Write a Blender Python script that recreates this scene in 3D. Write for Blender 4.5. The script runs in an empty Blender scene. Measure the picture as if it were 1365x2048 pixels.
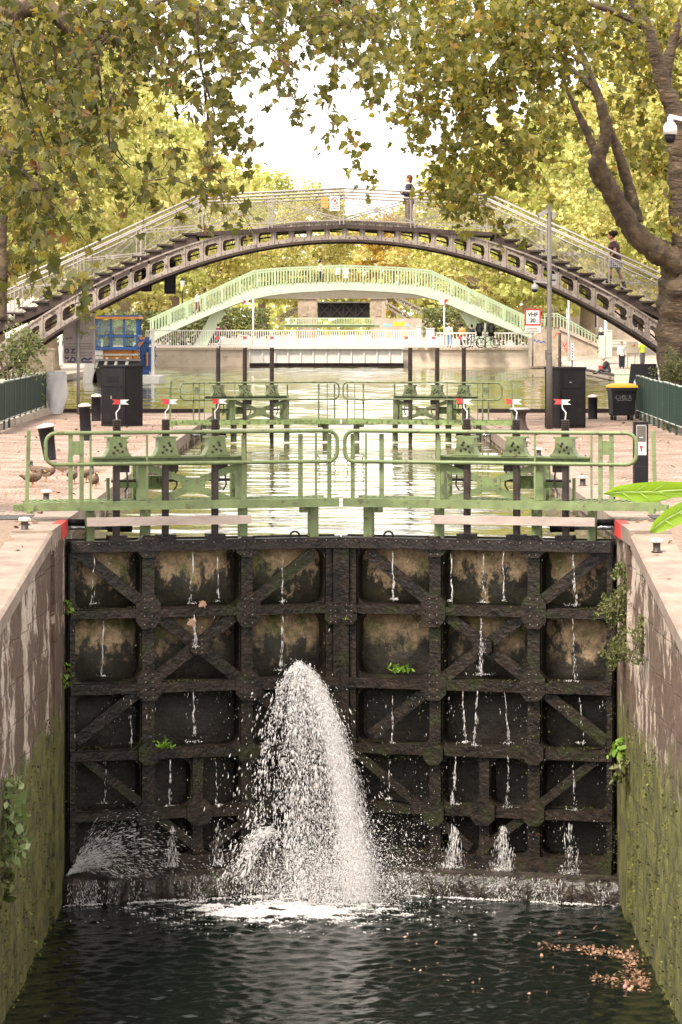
import bpy, bmesh, math, random
import numpy as np
from mathutils import Vector, Matrix, Euler

random.seed(7)
NP = np.random.default_rng(11)
sc = bpy.context.scene
C = sc.collection
R = math.radians

# ------------------------------------------------------------------ camera
F = 6720.0          # focal length in photo pixels (photo 1365 x 2048)
HY = 645.0          # horizon row
CX = 682.5
EYE = 2.82          # eye height above the upper quay (z = 0)
cam_d = bpy.data.cameras.new("camera")
cam = bpy.data.objects.new("camera", cam_d)
C.objects.link(cam)
cam.location = (0, 0, EYE)
cam.rotation_euler = (R(90), 0, 0)
cam_d.sensor_fit = 'AUTO'
cam_d.sensor_width = 36
cam_d.lens = 36 * F / 2048
cam_d.shift_y = -(1024 - HY) / 2048
cam_d.clip_start = 0.5
cam_d.clip_end = 6000
sc.camera = cam

# ------------------------------------------------------------------ sky and sun
SUN_EL, SUN_AZ = R(56), R(215)      # sun behind the camera, to its left (azimuth clockwise from +Y)
world = bpy.data.worlds.new("World")
sc.world = world
world.use_nodes = True
nt = world.node_tree
bg = nt.nodes["Background"]
sky = nt.nodes.new("ShaderNodeTexSky")
sky.sky_type = 'NISHITA'
sky.sun_disc = False
sky.sun_elevation = SUN_EL
sky.sun_rotation = SUN_AZ
sky.air_density = 1.0
sky.dust_density = 5.0
sky.ozone_density = 0.6
# thin bright cloud over the whole sky
tc = nt.nodes.new("ShaderNodeTexCoord")
nz = nt.nodes.new("ShaderNodeTexNoise"); nz.inputs["Scale"].default_value = 2.2; nz.inputs["Detail"].default_value = 5
rp = nt.nodes.new("ShaderNodeValToRGB")
rp.color_ramp.elements[0].position = 0.3; rp.color_ramp.elements[0].color = (8.8, 8.3, 7.8, 1)
rp.color_ramp.elements[1].position = 0.7; rp.color_ramp.elements[1].color = (12.8, 12.1, 11.3, 1)
mx = nt.nodes.new("ShaderNodeMix"); mx.data_type = 'RGBA'; mx.inputs[0].default_value = 0.8
nt.links.new(tc.outputs["Generated"], nz.inputs["Vector"])
nt.links.new(nz.outputs["Fac"], rp.inputs["Fac"])
nt.links.new(sky.outputs[0], mx.inputs[6]); nt.links.new(rp.outputs[0], mx.inputs[7])
nt.links.new(mx.outputs[2], bg.inputs[0])
bg.inputs[1].default_value = 0.12

sun_d = bpy.data.lights.new("sun", 'SUN')
sun_d.energy = 3.6
sun_d.angle = R(11)
sun_d.color = (1.0, 0.92, 0.80)
sun = bpy.data.objects.new("sun", sun_d)
C.objects.link(sun)
sd = Vector((math.sin(SUN_AZ) * math.cos(SUN_EL), math.cos(SUN_AZ) * math.cos(SUN_EL), math.sin(SUN_EL)))
sun.rotation_euler = sd.to_track_quat('Z', 'Y').to_euler()
sun.location = sd * 60

vs = sc.view_settings
vs.view_transform = 'Standard'
vs.look = 'None'
vs.exposure = 1.3
vs.gamma = 1.0
vs.use_curve_mapping = False
sc.cycles.use_denoising = True
sc.cycles.max_bounces = 8
sc.cycles.transparent_max_bounces = 12

# ------------------------------------------------------------------ helpers
def PX(px, Y): return (px - CX) * Y / F
def PZ(py, Y): return EYE - (py - HY) * Y / F
def P(px, py, Y): return Vector((PX(px, Y), Y, PZ(py, Y)))

class MB:
    """collects shapes and links them as one mesh object"""
    def __init__(s, xf=None):
        s.v = []; s.f = []; s.m = []; s.xf = xf; s.mi = 0
    def add(s, vs, fs):
        o = len(s.v)
        if s.xf: vs = [s.xf(Vector(p)) for p in vs]
        s.v += [tuple(p) for p in vs]
        for f in fs:
            s.f.append(tuple(i + o for i in f)); s.m.append(s.mi)
        return s
    def box(s, x0, x1, y0, y1, z0, z1):
        vs = [(x0,y0,z0),(x1,y0,z0),(x1,y1,z0),(x0,y1,z0),(x0,y0,z1),(x1,y0,z1),(x1,y1,z1),(x0,y1,z1)]
        return s.add(vs, [(0,3,2,1),(4,5,6,7),(0,1,5,4),(1,2,6,5),(2,3,7,6),(3,0,4,7)])
    def bar(s, p, q, w, h, up=(0,0,1)):
        p = Vector(p); q = Vector(q); d = (q - p).normalized()
        u = Vector(up)
        if abs(d.dot(u)) > 0.98: u = Vector((0,1,0))
        a = d.cross(u).normalized(); b = a.cross(d).normalized()
        vs = []
        for c in (p, q):
            for sa, sb in ((-1,-1),(1,-1),(1,1),(-1,1)):
                vs.append(c + a * (sa * w / 2) + b * (sb * h / 2))
        return s.add(vs, [(0,1,2,3),(7,6,5,4),(0,4,5,1),(1,5,6,2),(2,6,7,3),(3,7,4,0)])
    def tube(s, pts, rad, n=8, caps=True):
        pts = [Vector(p) for p in pts]
        if not hasattr(rad, '__len__'): rad = [rad] * len(pts)
        vs = []; fs = []
        prev = None
        for i, p in enumerate(pts):
            d = (pts[min(i+1, len(pts)-1)] - pts[max(i-1, 0)])
            d = d.normalized() if d.length > 1e-9 else Vector((0,0,1))
            if prev is None:
                u = Vector((0,0,1)) if abs(d.z) < 0.9 else Vector((1,0,0))
                a = d.cross(u).normalized()
            else:
                a = (prev - d * prev.dot(d)).normalized()
            prev = a
            b = d.cross(a)
            for k in range(n):
                t = 2 * math.pi * k / n
                vs.append(p + (a * math.cos(t) + b * math.sin(t)) * rad[i])
        for i in range(len(pts) - 1):
            for k in range(n):
                k2 = (k + 1) % n
                fs.append((i*n+k, i*n+k2, (i+1)*n+k2, (i+1)*n+k))
        if caps:
            fs.append(tuple(range(n-1, -1, -1)))
            fs.append(tuple((len(pts)-1)*n + k for k in range(n)))
        return s.add(vs, fs)
    def lathe(s, prof, n=16, c=(0,0,0)):
        vs = []; fs = []
        for (r, z) in prof:
            for k in range(n):
                t = 2 * math.pi * k / n
                vs.append((c[0] + r * math.cos(t), c[1] + r * math.sin(t), c[2] + z))
        for i in range(len(prof) - 1):
            for k in range(n):
                k2 = (k + 1) % n
                fs.append((i*n+k, i*n+k2, (i+1)*n+k2, (i+1)*n+k))
        fs.append(tuple(range(n-1, -1, -1)))
        fs.append(tuple((len(prof)-1)*n + k for k in range(n)))
        return s.add(vs, fs)
    def prism(s, poly, fn0, fn1):
        """poly in (a,b); fn0/fn1 map it to the two end faces"""
        n = len(poly)
        vs = [fn0(a, b) for a, b in poly] + [fn1(a, b) for a, b in poly]
        fs = [tuple(range(n)), tuple(range(2*n-1, n-1, -1))]
        for i in range(n):
            j = (i + 1) % n
            fs.append((j, i, i + n, j + n))
        return s.add(vs, fs)
    def xz(s, poly, y0, y1):
        return s.prism(poly, lambda a, b: (a, y0, b), lambda a, b: (a, y1, b))
    def blob(s, c, r, nu=8, nv=6):
        if not hasattr(r, '__len__'): r = (r, r, r)
        vs = [(c[0], c[1], c[2] - r[2])]; fs = []
        for i in range(1, nv):
            ph = -math.pi/2 + math.pi * i / nv
            for k in range(nu):
                t = 2 * math.pi * k / nu
                vs.append((c[0] + r[0]*math.cos(ph)*math.cos(t), c[1] + r[1]*math.cos(ph)*math.sin(t), c[2] + r[2]*math.sin(ph)))
        vs.append((c[0], c[1], c[2] + r[2]))
        for k in range(nu):
            k2 = (k+1) % nu
            fs.append((0, 1+k2, 1+k))
            for i in range(nv-2):
                fs.append((1+i*nu+k, 1+i*nu+k2, 1+(i+1)*nu+k2, 1+(i+1)*nu+k))
            fs.append((1+(nv-2)*nu+k, 1+(nv-2)*nu+k2, len(vs)-1))
        return s.add(vs, fs)
    def holed(s, outer, inner, y0, y1):
        """plate with one opening: outer and inner are loops of equal length (x,z), thickness y0..y1"""
        n = len(outer)
        vs = [(a,y0,b) for a,b in outer] + [(a,y0,b) for a,b in inner] + [(a,y1,b) for a,b in outer] + [(a,y1,b) for a,b in inner]
        fs = []
        for i in range(n):
            j = (i+1) % n
            fs += [(i,j,n+j,n+i), (2*n+j,2*n+i,3*n+i,3*n+j), (n+i,n+j,3*n+j,3*n+i)]
        return s.add(vs, fs)
    def build(s, name, mat=None, parent=None, smooth=False, loc=None):
        me = bpy.data.meshes.new(name)
        me.from_pydata(s.v, [], s.f)
        mats = mat if isinstance(mat, (list, tuple)) else [mat]
        for mm in mats:
            if mm: me.materials.append(mm)
        if len(mats) > 1: me.polygons.foreach_set("material_index", s.m)
        if smooth: me.polygons.foreach_set("use_smooth", [True] * len(me.polygons))
        me.update()
        o = bpy.data.objects.new(name, me)
        C.objects.link(o)
        if parent: o.parent = parent
        if loc: o.location = loc
        return o

def tag(o, label=None, cat=None, group=None, kind=None):
    if label: o["label"] = label
    if cat: o["category"] = cat
    if group: o["group"] = group
    if kind: o["kind"] = kind
    return o
def thing(name, label, cat, loc=(0,0,0), rz=0, group=None):
    o = bpy.data.objects.new(name, None)
    o.empty_display_size = 0.3
    C.objects.link(o)
    o.location = loc; o.rotation_euler = (0,0,rz)
    return tag(o, label, cat, group)
def dup(root, loc=None, rz=None, label=None, group=None, parent=None):
    r = root.copy(); C.objects.link(r)
    if parent: r.parent = parent
    if loc is not None: r.location = loc
    if rz is not None: r.rotation_euler = (0,0,rz)
    if label: r["label"] = label
    if group: r["group"] = group
    for ch in list(root.children):
        dup(ch, parent=r)
    return r
def recenter(o):
    """put a one-mesh thing's origin at the middle of its base"""
    me = o.data
    n = len(me.vertices)
    co = np.empty(n*3, np.float32); me.vertices.foreach_get("co", co); co = co.reshape(-1,3)
    c = np.array([(co[:,0].min()+co[:,0].max())/2, (co[:,1].min()+co[:,1].max())/2, co[:,2].min()])
    me.vertices.foreach_set("co", (co - c).astype(np.float32).ravel()); me.update()
    o.location = Vector(o.location) + Vector(c)
    return o
def np_mesh(name, verts, faces, mat, parent=None, smooth=False):
    """verts (n,3), faces (m,k) arrays"""
    me = bpy.data.meshes.new(name)
    verts = np.asarray(verts, np.float32); faces = np.asarray(faces, np.int32)
    m, k = faces.shape
    me.vertices.add(len(verts)); me.vertices.foreach_set("co", verts.ravel())
    me.loops.add(m*k); me.loops.foreach_set("vertex_index", faces.ravel())
    me.polygons.add(m); me.polygons.foreach_set("loop_start", np.arange(0, m*k, k, dtype=np.int32))
    if smooth: me.polygons.foreach_set("use_smooth", np.ones(m, bool))
    me.update(calc_edges=True)
    if mat: me.materials.append(mat)
    o = bpy.data.objects.new(name, me); C.objects.link(o)
    if parent: o.parent = parent
    return o
def rrect(x0, x1, z0, z1, r, n=4):
    """rounded rectangle loop, 4*(n+1) points"""
    pts = []
    for cx, cz, a0 in ((x1-r,z0+r,-90),(x1-r,z1-r,0),(x0+r,z1-r,90),(x0+r,z0+r,180)):
        for k in range(n+1):
            a = R(a0 + 90*k/n)
            pts.append((cx + r*math.cos(a), cz + r*math.sin(a)))
    return pts
def rrect_outer(x0, x1, z0, z1, n=4):
    """matching outer loop of a plain rectangle"""
    pts = []
    cs = [((x1,z0),(-1,0),(0,1)), ((x1,z1),(0,-1),(-1,0)), ((x0,z1),(1,0),(0,-1)), ((x0,z0),(0,1),(1,0))]
    w = (x1-x0)*0.2; h = (z1-z0)*0.2
    for (cx,cz), a, b in cs:
        for k in range(n+1):
            t = k/n*2 - 1
            d = a if t < 0 else b
            q = abs(t)
            pts.append((cx + d[0]*w*q, cz + d[1]*h*q))
    return pts

# ------------------------------------------------------------------ materials
def mat(name, c1, c2=None, scale=4.0, rough=0.7, metal=0.0, bump=0.0, bscale=None, c3=None, c3_amt=0.5, c3_scale=None,
        stretch=None, detail=6, spec=0.5, bdist=0.02):
    m = bpy.data.materials.new(name); m.use_nodes = True
    t = m.node_tree; b = t.nodes["Principled BSDF"]; L = t.links
    b.inputs["Roughness"].default_value = rough
    b.inputs["Metallic"].default_value = metal
    b.inputs["Specular IOR Level"].default_value = spec
    if c2 is None:
        c2 = tuple(min(1, x*0.72) for x in c1)
    g = t.nodes.new("ShaderNodeNewGeometry")
    vec = g.outputs["Position"]
    if stretch:
        mp = t.nodes.new("ShaderNodeMapping"); mp.inputs["Scale"].default_value = stretch
        L.new(vec, mp.inputs[0]); vec = mp.outputs[0]
    n1 = t.nodes.new("ShaderNodeTexNoise"); n1.inputs["Scale"].default_value = scale; n1.inputs["Detail"].default_value = detail
    n1.inputs["Roughness"].default_value = 0.65
    L.new(vec, n1.inputs["Vector"])
    r1 = t.nodes.new("ShaderNodeValToRGB")
    r1.color_ramp.elements[0].position = 0.35; r1.color_ramp.elements[0].color = (*c2, 1)
    r1.color_ramp.elements[1].position = 0.65; r1.color_ramp.elements[1].color = (*c1, 1)
    L.new(n1.outputs["Fac"], r1.inputs["Fac"])
    col = r1.outputs[0]
    if c3:
        n2 = t.nodes.new("ShaderNodeTexNoise"); n2.inputs["Scale"].default_value = c3_scale or scale*2.3; n2.inputs["Detail"].default_value = 8
        L.new(vec, n2.inputs["Vector"])
        r2 = t.nodes.new("ShaderNodeValToRGB")
        r2.color_ramp.elements[0].position = 1 - c3_amt - 0.06; r2.color_ramp.elements[0].color = (0,0,0,1)
        r2.color_ramp.elements[1].position = 1 - c3_amt + 0.06; r2.color_ramp.elements[1].color = (1,1,1,1)
        L.new(n2.outputs["Fac"], r2.inputs["Fac"])
        mxx = t.nodes.new("ShaderNodeMix"); mxx.data_type = 'RGBA'
        L.new(r2.outputs[0], mxx.inputs[0]); L.new(col, mxx.inputs[6]); mxx.inputs[7].default_value = (*c3, 1)
        col = mxx.outputs[2]
    L.new(col, b.inputs["Base Color"])
    if bump > 0:
        n3 = t.nodes.new("ShaderNodeTexNoise"); n3.inputs["Scale"].default_value = bscale or scale*6; n3.inputs["Detail"].default_value = 5
        L.new(vec, n3.inputs["Vector"])
        bp = t.nodes.new("ShaderNodeBump"); bp.inputs["Strength"].default_value = min(1, bump); bp.inputs["Distance"].default_value = bdist
        L.new(n3.outputs["Fac"], bp.inputs["Height"]); L.new(bp.outputs[0], b.inputs["Normal"])
    return m

def leaf_mat(name, cols, trans=0.45, rough=0.55):
    """leaf colours vary leaf by leaf; light passes through them"""
    m = bpy.data.materials.new(name); m.use_nodes = True
    t = m.node_tree; L = t.links; b = t.nodes["Principled BSDF"]; out = t.nodes["Material Output"]
    g = t.nodes.new("ShaderNodeNewGeometry")
    r = t.nodes.new("ShaderNodeValToRGB"); e = r.color_ramp.elements
    while len(e) < len(cols): e.new(0.5)
    for i, c in enumerate(cols):
        e[i].position = c[0]; e[i].color = (*c[1], 1)
    L.new(g.outputs["Random Per Island"], r.inputs["Fac"])
    L.new(r.outputs[0], b.inputs["Base Color"])
    b.inputs["Roughness"].default_value = rough
    b.inputs["Specular IOR Level"].default_value = 0.3
    tr = t.nodes.new("ShaderNodeBsdfTranslucent")
    hs = t.nodes.new("ShaderNodeHueSaturation"); hs.inputs["Saturation"].default_value = 1.15; hs.inputs["Value"].default_value = 1.3
    L.new(r.outputs[0], hs.inputs["Color"]); L.new(hs.outputs[0], tr.inputs["Color"])
    mxs = t.nodes.new("ShaderNodeMixShader"); mxs.inputs[0].default_value = trans
    L.new(b.outputs[0], mxs.inputs[1]); L.new(tr.outputs[0], mxs.inputs[2]); L.new(mxs.outputs[0], out.inputs["Surface"])
    return m

M = {}
M['green'] = mat("green_paint", (0.152,0.195,0.078), (0.095,0.126,0.048), 3.0, 0.55, bump=0.25, bscale=40, c3=(0.085,0.072,0.036), c3_amt=0.36, c3_scale=11)
M['green_mossy'] = mat("mossy_green_paint", (0.17,0.24,0.08), (0.09,0.12,0.04), 5.0, 0.8, bump=0.5, bscale=30, c3=(0.05,0.045,0.02), c3_amt=0.42, c3_scale=11)
M['rod'] = mat("greased_steel", (0.045,0.03,0.025), (0.02,0.014,0.012), 8, 0.5, metal=0.3, bump=0.3)
M['iron'] = mat("wet_iron", (0.022,0.014,0.0095), (0.004,0.003,0.0025), 4.5, 0.42, bump=1.0, bscale=16, c3=(0.016,0.018,0.005), c3_amt=0.42, c3_scale=2.2, spec=0.3)
M['iron_top'] = mat("dark_iron", (0.024,0.017,0.015), (0.007,0.0055,0.0055), 5, 0.5, bump=0.8, bscale=22, spec=0.25)
M['rivet'] = mat("pale_rivet", (0.16,0.13,0.115), (0.07,0.055,0.05), 8, 0.5)
M['green_far'] = mat('shaded_green_paint', (0.12,0.145,0.062), (0.07,0.085,0.035), 3.0, 0.65, bump=0.3, bscale=30, c3=(0.04,0.038,0.02), c3_amt=0.42, c3_scale=8)  # darker copy of the green paint; the far gates' shade is in the colour
M['plank'] = mat("weathered_plank", (0.36,0.29,0.255), (0.26,0.205,0.18), 1.2, 0.85, bump=0.3, bscale=12, stretch=(1,6,6))
M['red'] = mat("red_paint", (0.55,0.03,0.03), (0.38,0.025,0.022), 9, 0.6, c3=(0.35,0.25,0.2), c3_amt=0.3)
M['white'] = mat("white_paint", (0.66,0.635,0.62), (0.56,0.53,0.51), 6, 0.55)
M['cream'] = mat("cream_paint", (0.72,0.66,0.55), (0.58,0.52,0.42), 9, 0.6, bump=0.2)
M['black'] = mat("black_metal", (0.014,0.012,0.015), (0.009,0.008,0.010), 5, 0.55, bump=0.1, spec=0.15)
M['cabinet'] = mat("charcoal_cabinet", (0.014,0.012,0.013), (0.009,0.008,0.009), 2.5, 0.6, bump=0.15, bscale=60, c3=(0.024,0.021,0.02), c3_amt=0.3, spec=0.15)
M['greymetal'] = mat("galvanised_grey", (0.25,0.24,0.235), (0.18,0.172,0.168), 3, 0.5, metal=0.2)
M['polegrey'] = mat("grey_brown_pole", (0.095,0.08,0.068), (0.065,0.055,0.047), 2, 0.6)
M['bridge'] = mat("grey_brown_bridge_iron", (0.27,0.225,0.19), (0.16,0.13,0.108), 2.2, 0.65, bump=0.5, bscale=20, c3=(0.06,0.042,0.035), c3_amt=0.36, c3_scale=5)
M['bridge_dark'] = mat("dark_bridge_timber", (0.06,0.042,0.036), (0.03,0.022,0.02), 3, 0.8, bump=0.4, spec=0.2)
M['rail'] = mat("pale_bridge_rail", (0.28,0.25,0.225), (0.21,0.185,0.165), 3, 0.5)
M['mesh'] = mat("wire_mesh", (0.19,0.17,0.14), (0.15,0.13,0.11), 3, 0.5)
M['mint'] = mat("mint_bridge_paint", (0.42,0.50,0.38), (0.35,0.435,0.315), 1.5, 0.5)
M['mint_pale'] = mat("pale_mint_rail", (0.33,0.40,0.27), (0.28,0.35,0.23), 1.5, 0.5)
M['fence'] = mat("dark_green_panel", (0.007,0.032,0.022), (0.005,0.022,0.015), 2, 0.45)
M['fence_rail'] = mat("grey_green_rail", (0.33,0.36,0.34), (0.2,0.24,0.22), 4, 0.5)
M['bark'] = mat("plane_bark", (0.085,0.057,0.029), (0.022,0.014,0.008), 3.4, 0.9, bump=1.0, bscale=6, c3=(0.17,0.125,0.075), c3_amt=0.33, c3_scale=5, bdist=0.07)
M['bark_dark'] = mat("dark_plane_bark", (0.085,0.056,0.030), (0.028,0.018,0.010), 2.0, 0.9, bump=1.0, bscale=6, stretch=(0.7,0.7,2.2), c3=(0.17,0.12,0.08), c3_amt=0.34, bdist=0.07)
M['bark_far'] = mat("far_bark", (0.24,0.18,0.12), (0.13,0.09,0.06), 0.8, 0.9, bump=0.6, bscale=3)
M['stone'] = mat("pale_stone", (0.38,0.31,0.25), (0.29,0.23,0.185), 1.2, 0.85, bump=0.3, bscale=8, c3=(0.19,0.145,0.11), c3_amt=0.34, c3_scale=2.5)
M['stone_wall'] = mat("rubble_stone", (0.36,0.29,0.22), (0.22,0.17,0.125), 2.2, 0.9, bump=0.8, bscale=4)
M['tarp'] = mat("white_tarpaulin", (0.60,0.59,0.59), (0.50,0.49,0.5), 1.5, 0.45, bump=1.0, bscale=3)
M['yellow'] = mat("yellow_plastic", (0.75,0.42,0.02), (0.65,0.36,0.02), 3, 0.5)
M['binplastic'] = mat("dark_bin_plastic", (0.018,0.018,0.019), (0.012,0.012,0.013), 3, 0.55, spec=0.2)
M['blue'] = mat("blue_boat_paint", (0.025,0.10,0.33), (0.02,0.08,0.26), 2, 0.4)
M['orange'] = mat("orange_boat_paint", (0.65,0.25,0.03), (0.5,0.17,0.02), 3, 0.5)
M['hivis'] = mat("hi_vis_fabric", (0.55,0.75,0.05), (0.45,0.62,0.04), 5, 0.8)
M['rubber'] = mat("black_rubber", (0.015,0.015,0.015), (0.01,0.01,0.01), 5, 0.7)
M['asphalt'] = mat("asphalt", (0.13,0.12,0.115), (0.09,0.085,0.08), 2, 0.9)
M['grey_boat'] = mat("dark_grey_hull", (0.06,0.055,0.06), (0.04,0.037,0.04), 2, 0.5)
M['signred'] = mat("sign_red", (0.72,0.02,0.03), (0.68,0.02,0.03), 3, 0.45)
M['ink'] = mat("dark_ink", (0.03,0.025,0.05), (0.03,0.025,0.05), 3, 0.6)
M['board'] = mat("grey_board", (0.25,0.215,0.2), (0.19,0.165,0.15), 2, 0.7)
M['cardboard'] = mat("orange_card", (0.55,0.27,0.08), (0.45,0.21,0.06), 8, 0.8)
M['hedge'] = mat("hedge_base", (0.06,0.07,0.02), (0.03,0.035,0.012), 2, 0.9)
M['steelrod'] = mat("polished_rod", (0.55,0.55,0.6), (0.45,0.45,0.5), 3, 0.2, metal=0.9)
M['skin'] = mat("skin", (0.50,0.30,0.21), (0.46,0.27,0.19), 12, 0.5)
M['skin_dark'] = mat("brown_skin", (0.30,0.14,0.085), (0.26,0.12,0.07), 12, 0.5)
M['eye'] = mat("eye", (0.02,0.015,0.012), (0.02,0.015,0.012), 12, 0.3)

def glass_mat():
    m = bpy.data.materials.new("window_glass"); m.use_nodes = True
    b = m.node_tree.nodes["Principled BSDF"]
    b.inputs["Base Color"].default_value = (0.75,0.9,0.85,1); b.inputs["Roughness"].default_value = 0.03
    b.inputs["Transmission Weight"].default_value = 0.9; b.inputs["IOR"].default_value = 1.2
    return m
M['glass'] = glass_mat()

# big leafy crowns along the canal, autumn yellow with daylight put into the colour
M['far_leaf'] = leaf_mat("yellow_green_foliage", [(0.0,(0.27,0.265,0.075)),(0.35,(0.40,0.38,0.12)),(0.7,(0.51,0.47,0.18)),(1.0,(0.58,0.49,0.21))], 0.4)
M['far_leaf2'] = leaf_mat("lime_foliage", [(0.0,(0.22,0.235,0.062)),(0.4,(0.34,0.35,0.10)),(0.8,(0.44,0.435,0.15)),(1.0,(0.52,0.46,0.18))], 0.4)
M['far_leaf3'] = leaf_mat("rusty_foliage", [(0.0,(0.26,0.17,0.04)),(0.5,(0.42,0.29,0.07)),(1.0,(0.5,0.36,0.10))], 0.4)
M['near_leaf'] = leaf_mat("plane_leaf", [(0.0,(0.046,0.052,0.014)),(0.45,(0.088,0.088,0.024)),(0.75,(0.15,0.138,0.036)),(0.92,(0.22,0.185,0.048)),(0.985,(0.17,0.10,0.035)),(1.0,(0.17,0.065,0.03))], 0.5)
M['mid_leaf'] = leaf_mat("olive_plane_leaf", [(0.0,(0.070,0.074,0.017)),(0.5,(0.135,0.132,0.032)),(0.85,(0.225,0.20,0.046)),(0.96,(0.28,0.205,0.05)),(1.0,(0.22,0.11,0.035))], 0.5)
M['fresh_leaf'] = leaf_mat("fresh_leaf", [(0.0,(0.14,0.24,0.018)),(1.0,(0.20,0.29,0.03))], 0.5)
M['moss_plant'] = leaf_mat("wall_plant", [(0.0,(0.05,0.065,0.016)),(0.6,(0.11,0.125,0.04)),(1.0,(0.20,0.18,0.08))], 0.3)
M['bush_leaf'] = leaf_mat('pale_bush_leaf', [(0.0,(0.13,0.17,0.06)),(0.6,(0.22,0.27,0.12)),(1.0,(0.32,0.36,0.18))], 0.35)
M['fern'] = leaf_mat("bright_fern", [(0.0,(0.10,0.20,0.02)),(1.0,(0.22,0.34,0.05))], 0.4)
M['shrub'] = leaf_mat("shrub_leaf", [(0.0,(0.07,0.09,0.03)),(0.6,(0.13,0.15,0.055)),(1.0,(0.20,0.20,0.09))], 0.35)
M['dead_leaf'] = leaf_mat("fallen_leaf", [(0.0,(0.10,0.050,0.030)),(0.6,(0.21,0.12,0.075)),(1.0,(0.36,0.22,0.15))], 0.1)
M['gate_moss'] = leaf_mat("gate_moss", [(0.0,(0.012,0.010,0.006)),(0.5,(0.03,0.028,0.010)),(0.85,(0.06,0.065,0.018)),(1.0,(0.10,0.10,0.03))], 0.15, 0.9)
M['wall_moss'] = leaf_mat("wall_moss", [(0.0,(0.03,0.03,0.008)),(0.5,(0.07,0.068,0.016)),(0.85,(0.12,0.13,0.03)),(1.0,(0.16,0.20,0.04))], 0.2, 0.9)
M['abutment'] = mat("pale_abutment_stone", (0.52,0.43,0.35), (0.40,0.325,0.26), 0.9, 0.85, bump=0.4, bscale=4, c3=(0.27,0.205,0.15), c3_amt=0.34, c3_scale=1.6)
M['palegirder'] = mat("pale_grey_girder", (0.50,0.475,0.46), (0.42,0.395,0.38), 1.5, 0.6)
# ------------------------------------------------------------------ setting materials
def cobble_mat():
    m = bpy.data.materials.new("cobbled_quay"); m.use_nodes = True
    t = m.node_tree; L = t.links; b = t.nodes["Principled BSDF"]; b.inputs["Roughness"].default_value = 0.85
    g = t.nodes.new("ShaderNodeNewGeometry")
    mp = t.nodes.new("ShaderNodeMapping"); mp.inputs["Scale"].default_value = (1,1,0)
    L.new(g.outputs["Position"], mp.inputs[0])
    br = t.nodes.new("ShaderNodeTexBrick")
    br.inputs["Scale"].default_value = 1.0; br.inputs["Brick Width"].default_value = 0.21; br.inputs["Row Height"].default_value = 0.24
    br.inputs["Mortar Size"].default_value = 0.012; br.inputs["Mortar Smooth"].default_value = 0.4
    br.inputs["Color1"].default_value = (0.31,0.222,0.178,1); br.inputs["Color2"].default_value = (0.20,0.142,0.113,1)
    br.inputs["Mortar"].default_value = (0.085,0.056,0.042,1)
    nd = t.nodes.new("ShaderNodeTexNoise"); nd.inputs["Scale"].default_value = 1.3; nd.inputs["Detail"].default_value = 3
    L.new(mp.outputs[0], nd.inputs["Vector"])
    va = t.nodes.new("ShaderNodeVectorMath"); va.operation = 'SCALE'; va.inputs["Scale"].default_value = 0.35; L.new(nd.outputs["Color"], va.inputs[0])
    vb = t.nodes.new("ShaderNodeVectorMath"); vb.operation = 'ADD'; L.new(mp.outputs[0], vb.inputs[0]); L.new(va.outputs[0], vb.inputs[1])
    L.new(vb.outputs[0], br.inputs["Vector"])
    n = t.nodes.new("ShaderNodeTexNoise"); n.inputs["Scale"].default_value = 0.7; n.inputs["Detail"].default_value = 8; n.inputs["Roughness"].default_value = 0.7
    L.new(mp.outputs[0], n.inputs["Vector"])
    r = t.nodes.new("ShaderNodeValToRGB")
    r.color_ramp.elements[0].position = 0.36; r.color_ramp.elements[0].color = (0.50,0.40,0.31,1)
    r.color_ramp.elements[1].position = 0.62; r.color_ramp.elements[1].color = (1.0,0.98,0.95,1)
    L.new(n.outputs["Fac"], r.inputs["Fac"])
    mx = t.nodes.new("ShaderNodeMix"); mx.data_type = 'RGBA'; mx.blend_type = 'MULTIPLY'; mx.inputs[0].default_value = 1
    L.new(br.outputs["Color"], mx.inputs[6]); L.new(r.outputs[0], mx.inputs[7])
    # sandy, worn ground towards the lower end of the lock
    sx = t.nodes.new("ShaderNodeSeparateXYZ"); L.new(g.outputs["Position"], sx.inputs[0])
    n4 = t.nodes.new("ShaderNodeTexNoise"); n4.inputs["Scale"].default_value = 9; n4.inputs["Detail"].default_value = 9; n4.inputs["Roughness"].default_value = 0.75
    L.new(mp.outputs[0], n4.inputs["Vector"])
    r4 = t.nodes.new("ShaderNodeValToRGB")
    r4.color_ramp.elements[0].position = 0.3; r4.color_ramp.elements[0].color = (0.10,0.065,0.042,1)
    r4.color_ramp.elements[1].position = 0.7; r4.color_ramp.elements[1].color = (0.225,0.152,0.105,1)
    L.new(n4.outputs["Fac"], r4.inputs["Fac"])
    mr = t.nodes.new("ShaderNodeMapRange"); mr.inputs[1].default_value = 49.2; mr.inputs[2].default_value = 49.0
    L.new(sx.outputs["Y"], mr.inputs[0])
    mx2 = t.nodes.new("ShaderNodeMix"); mx2.data_type = 'RGBA'
    L.new(mr.outputs[0], mx2.inputs[0]); L.new(mx.outputs[2], mx2.inputs[6]); L.new(r4.outputs[0], mx2.inputs[7])
    L.new(mx2.outputs[2], b.inputs["Base Color"])
    bp = t.nodes.new("ShaderNodeBump"); bp.inputs["Strength"].default_value = 0.7; bp.inputs["Distance"].default_value = 0.015
    ad = t.nodes.new("ShaderNodeMath"); ad.operation = 'SUBTRACT'
    L.new(n4.outputs["Fac"], ad.inputs[0]); L.new(br.outputs["Fac"], ad.inputs[1])
    L.new(ad.outputs[0], bp.inputs["Height"]); L.new(bp.outputs[0], b.inputs["Normal"])
    return m
M['cobble'] = cobble_mat()

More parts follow.
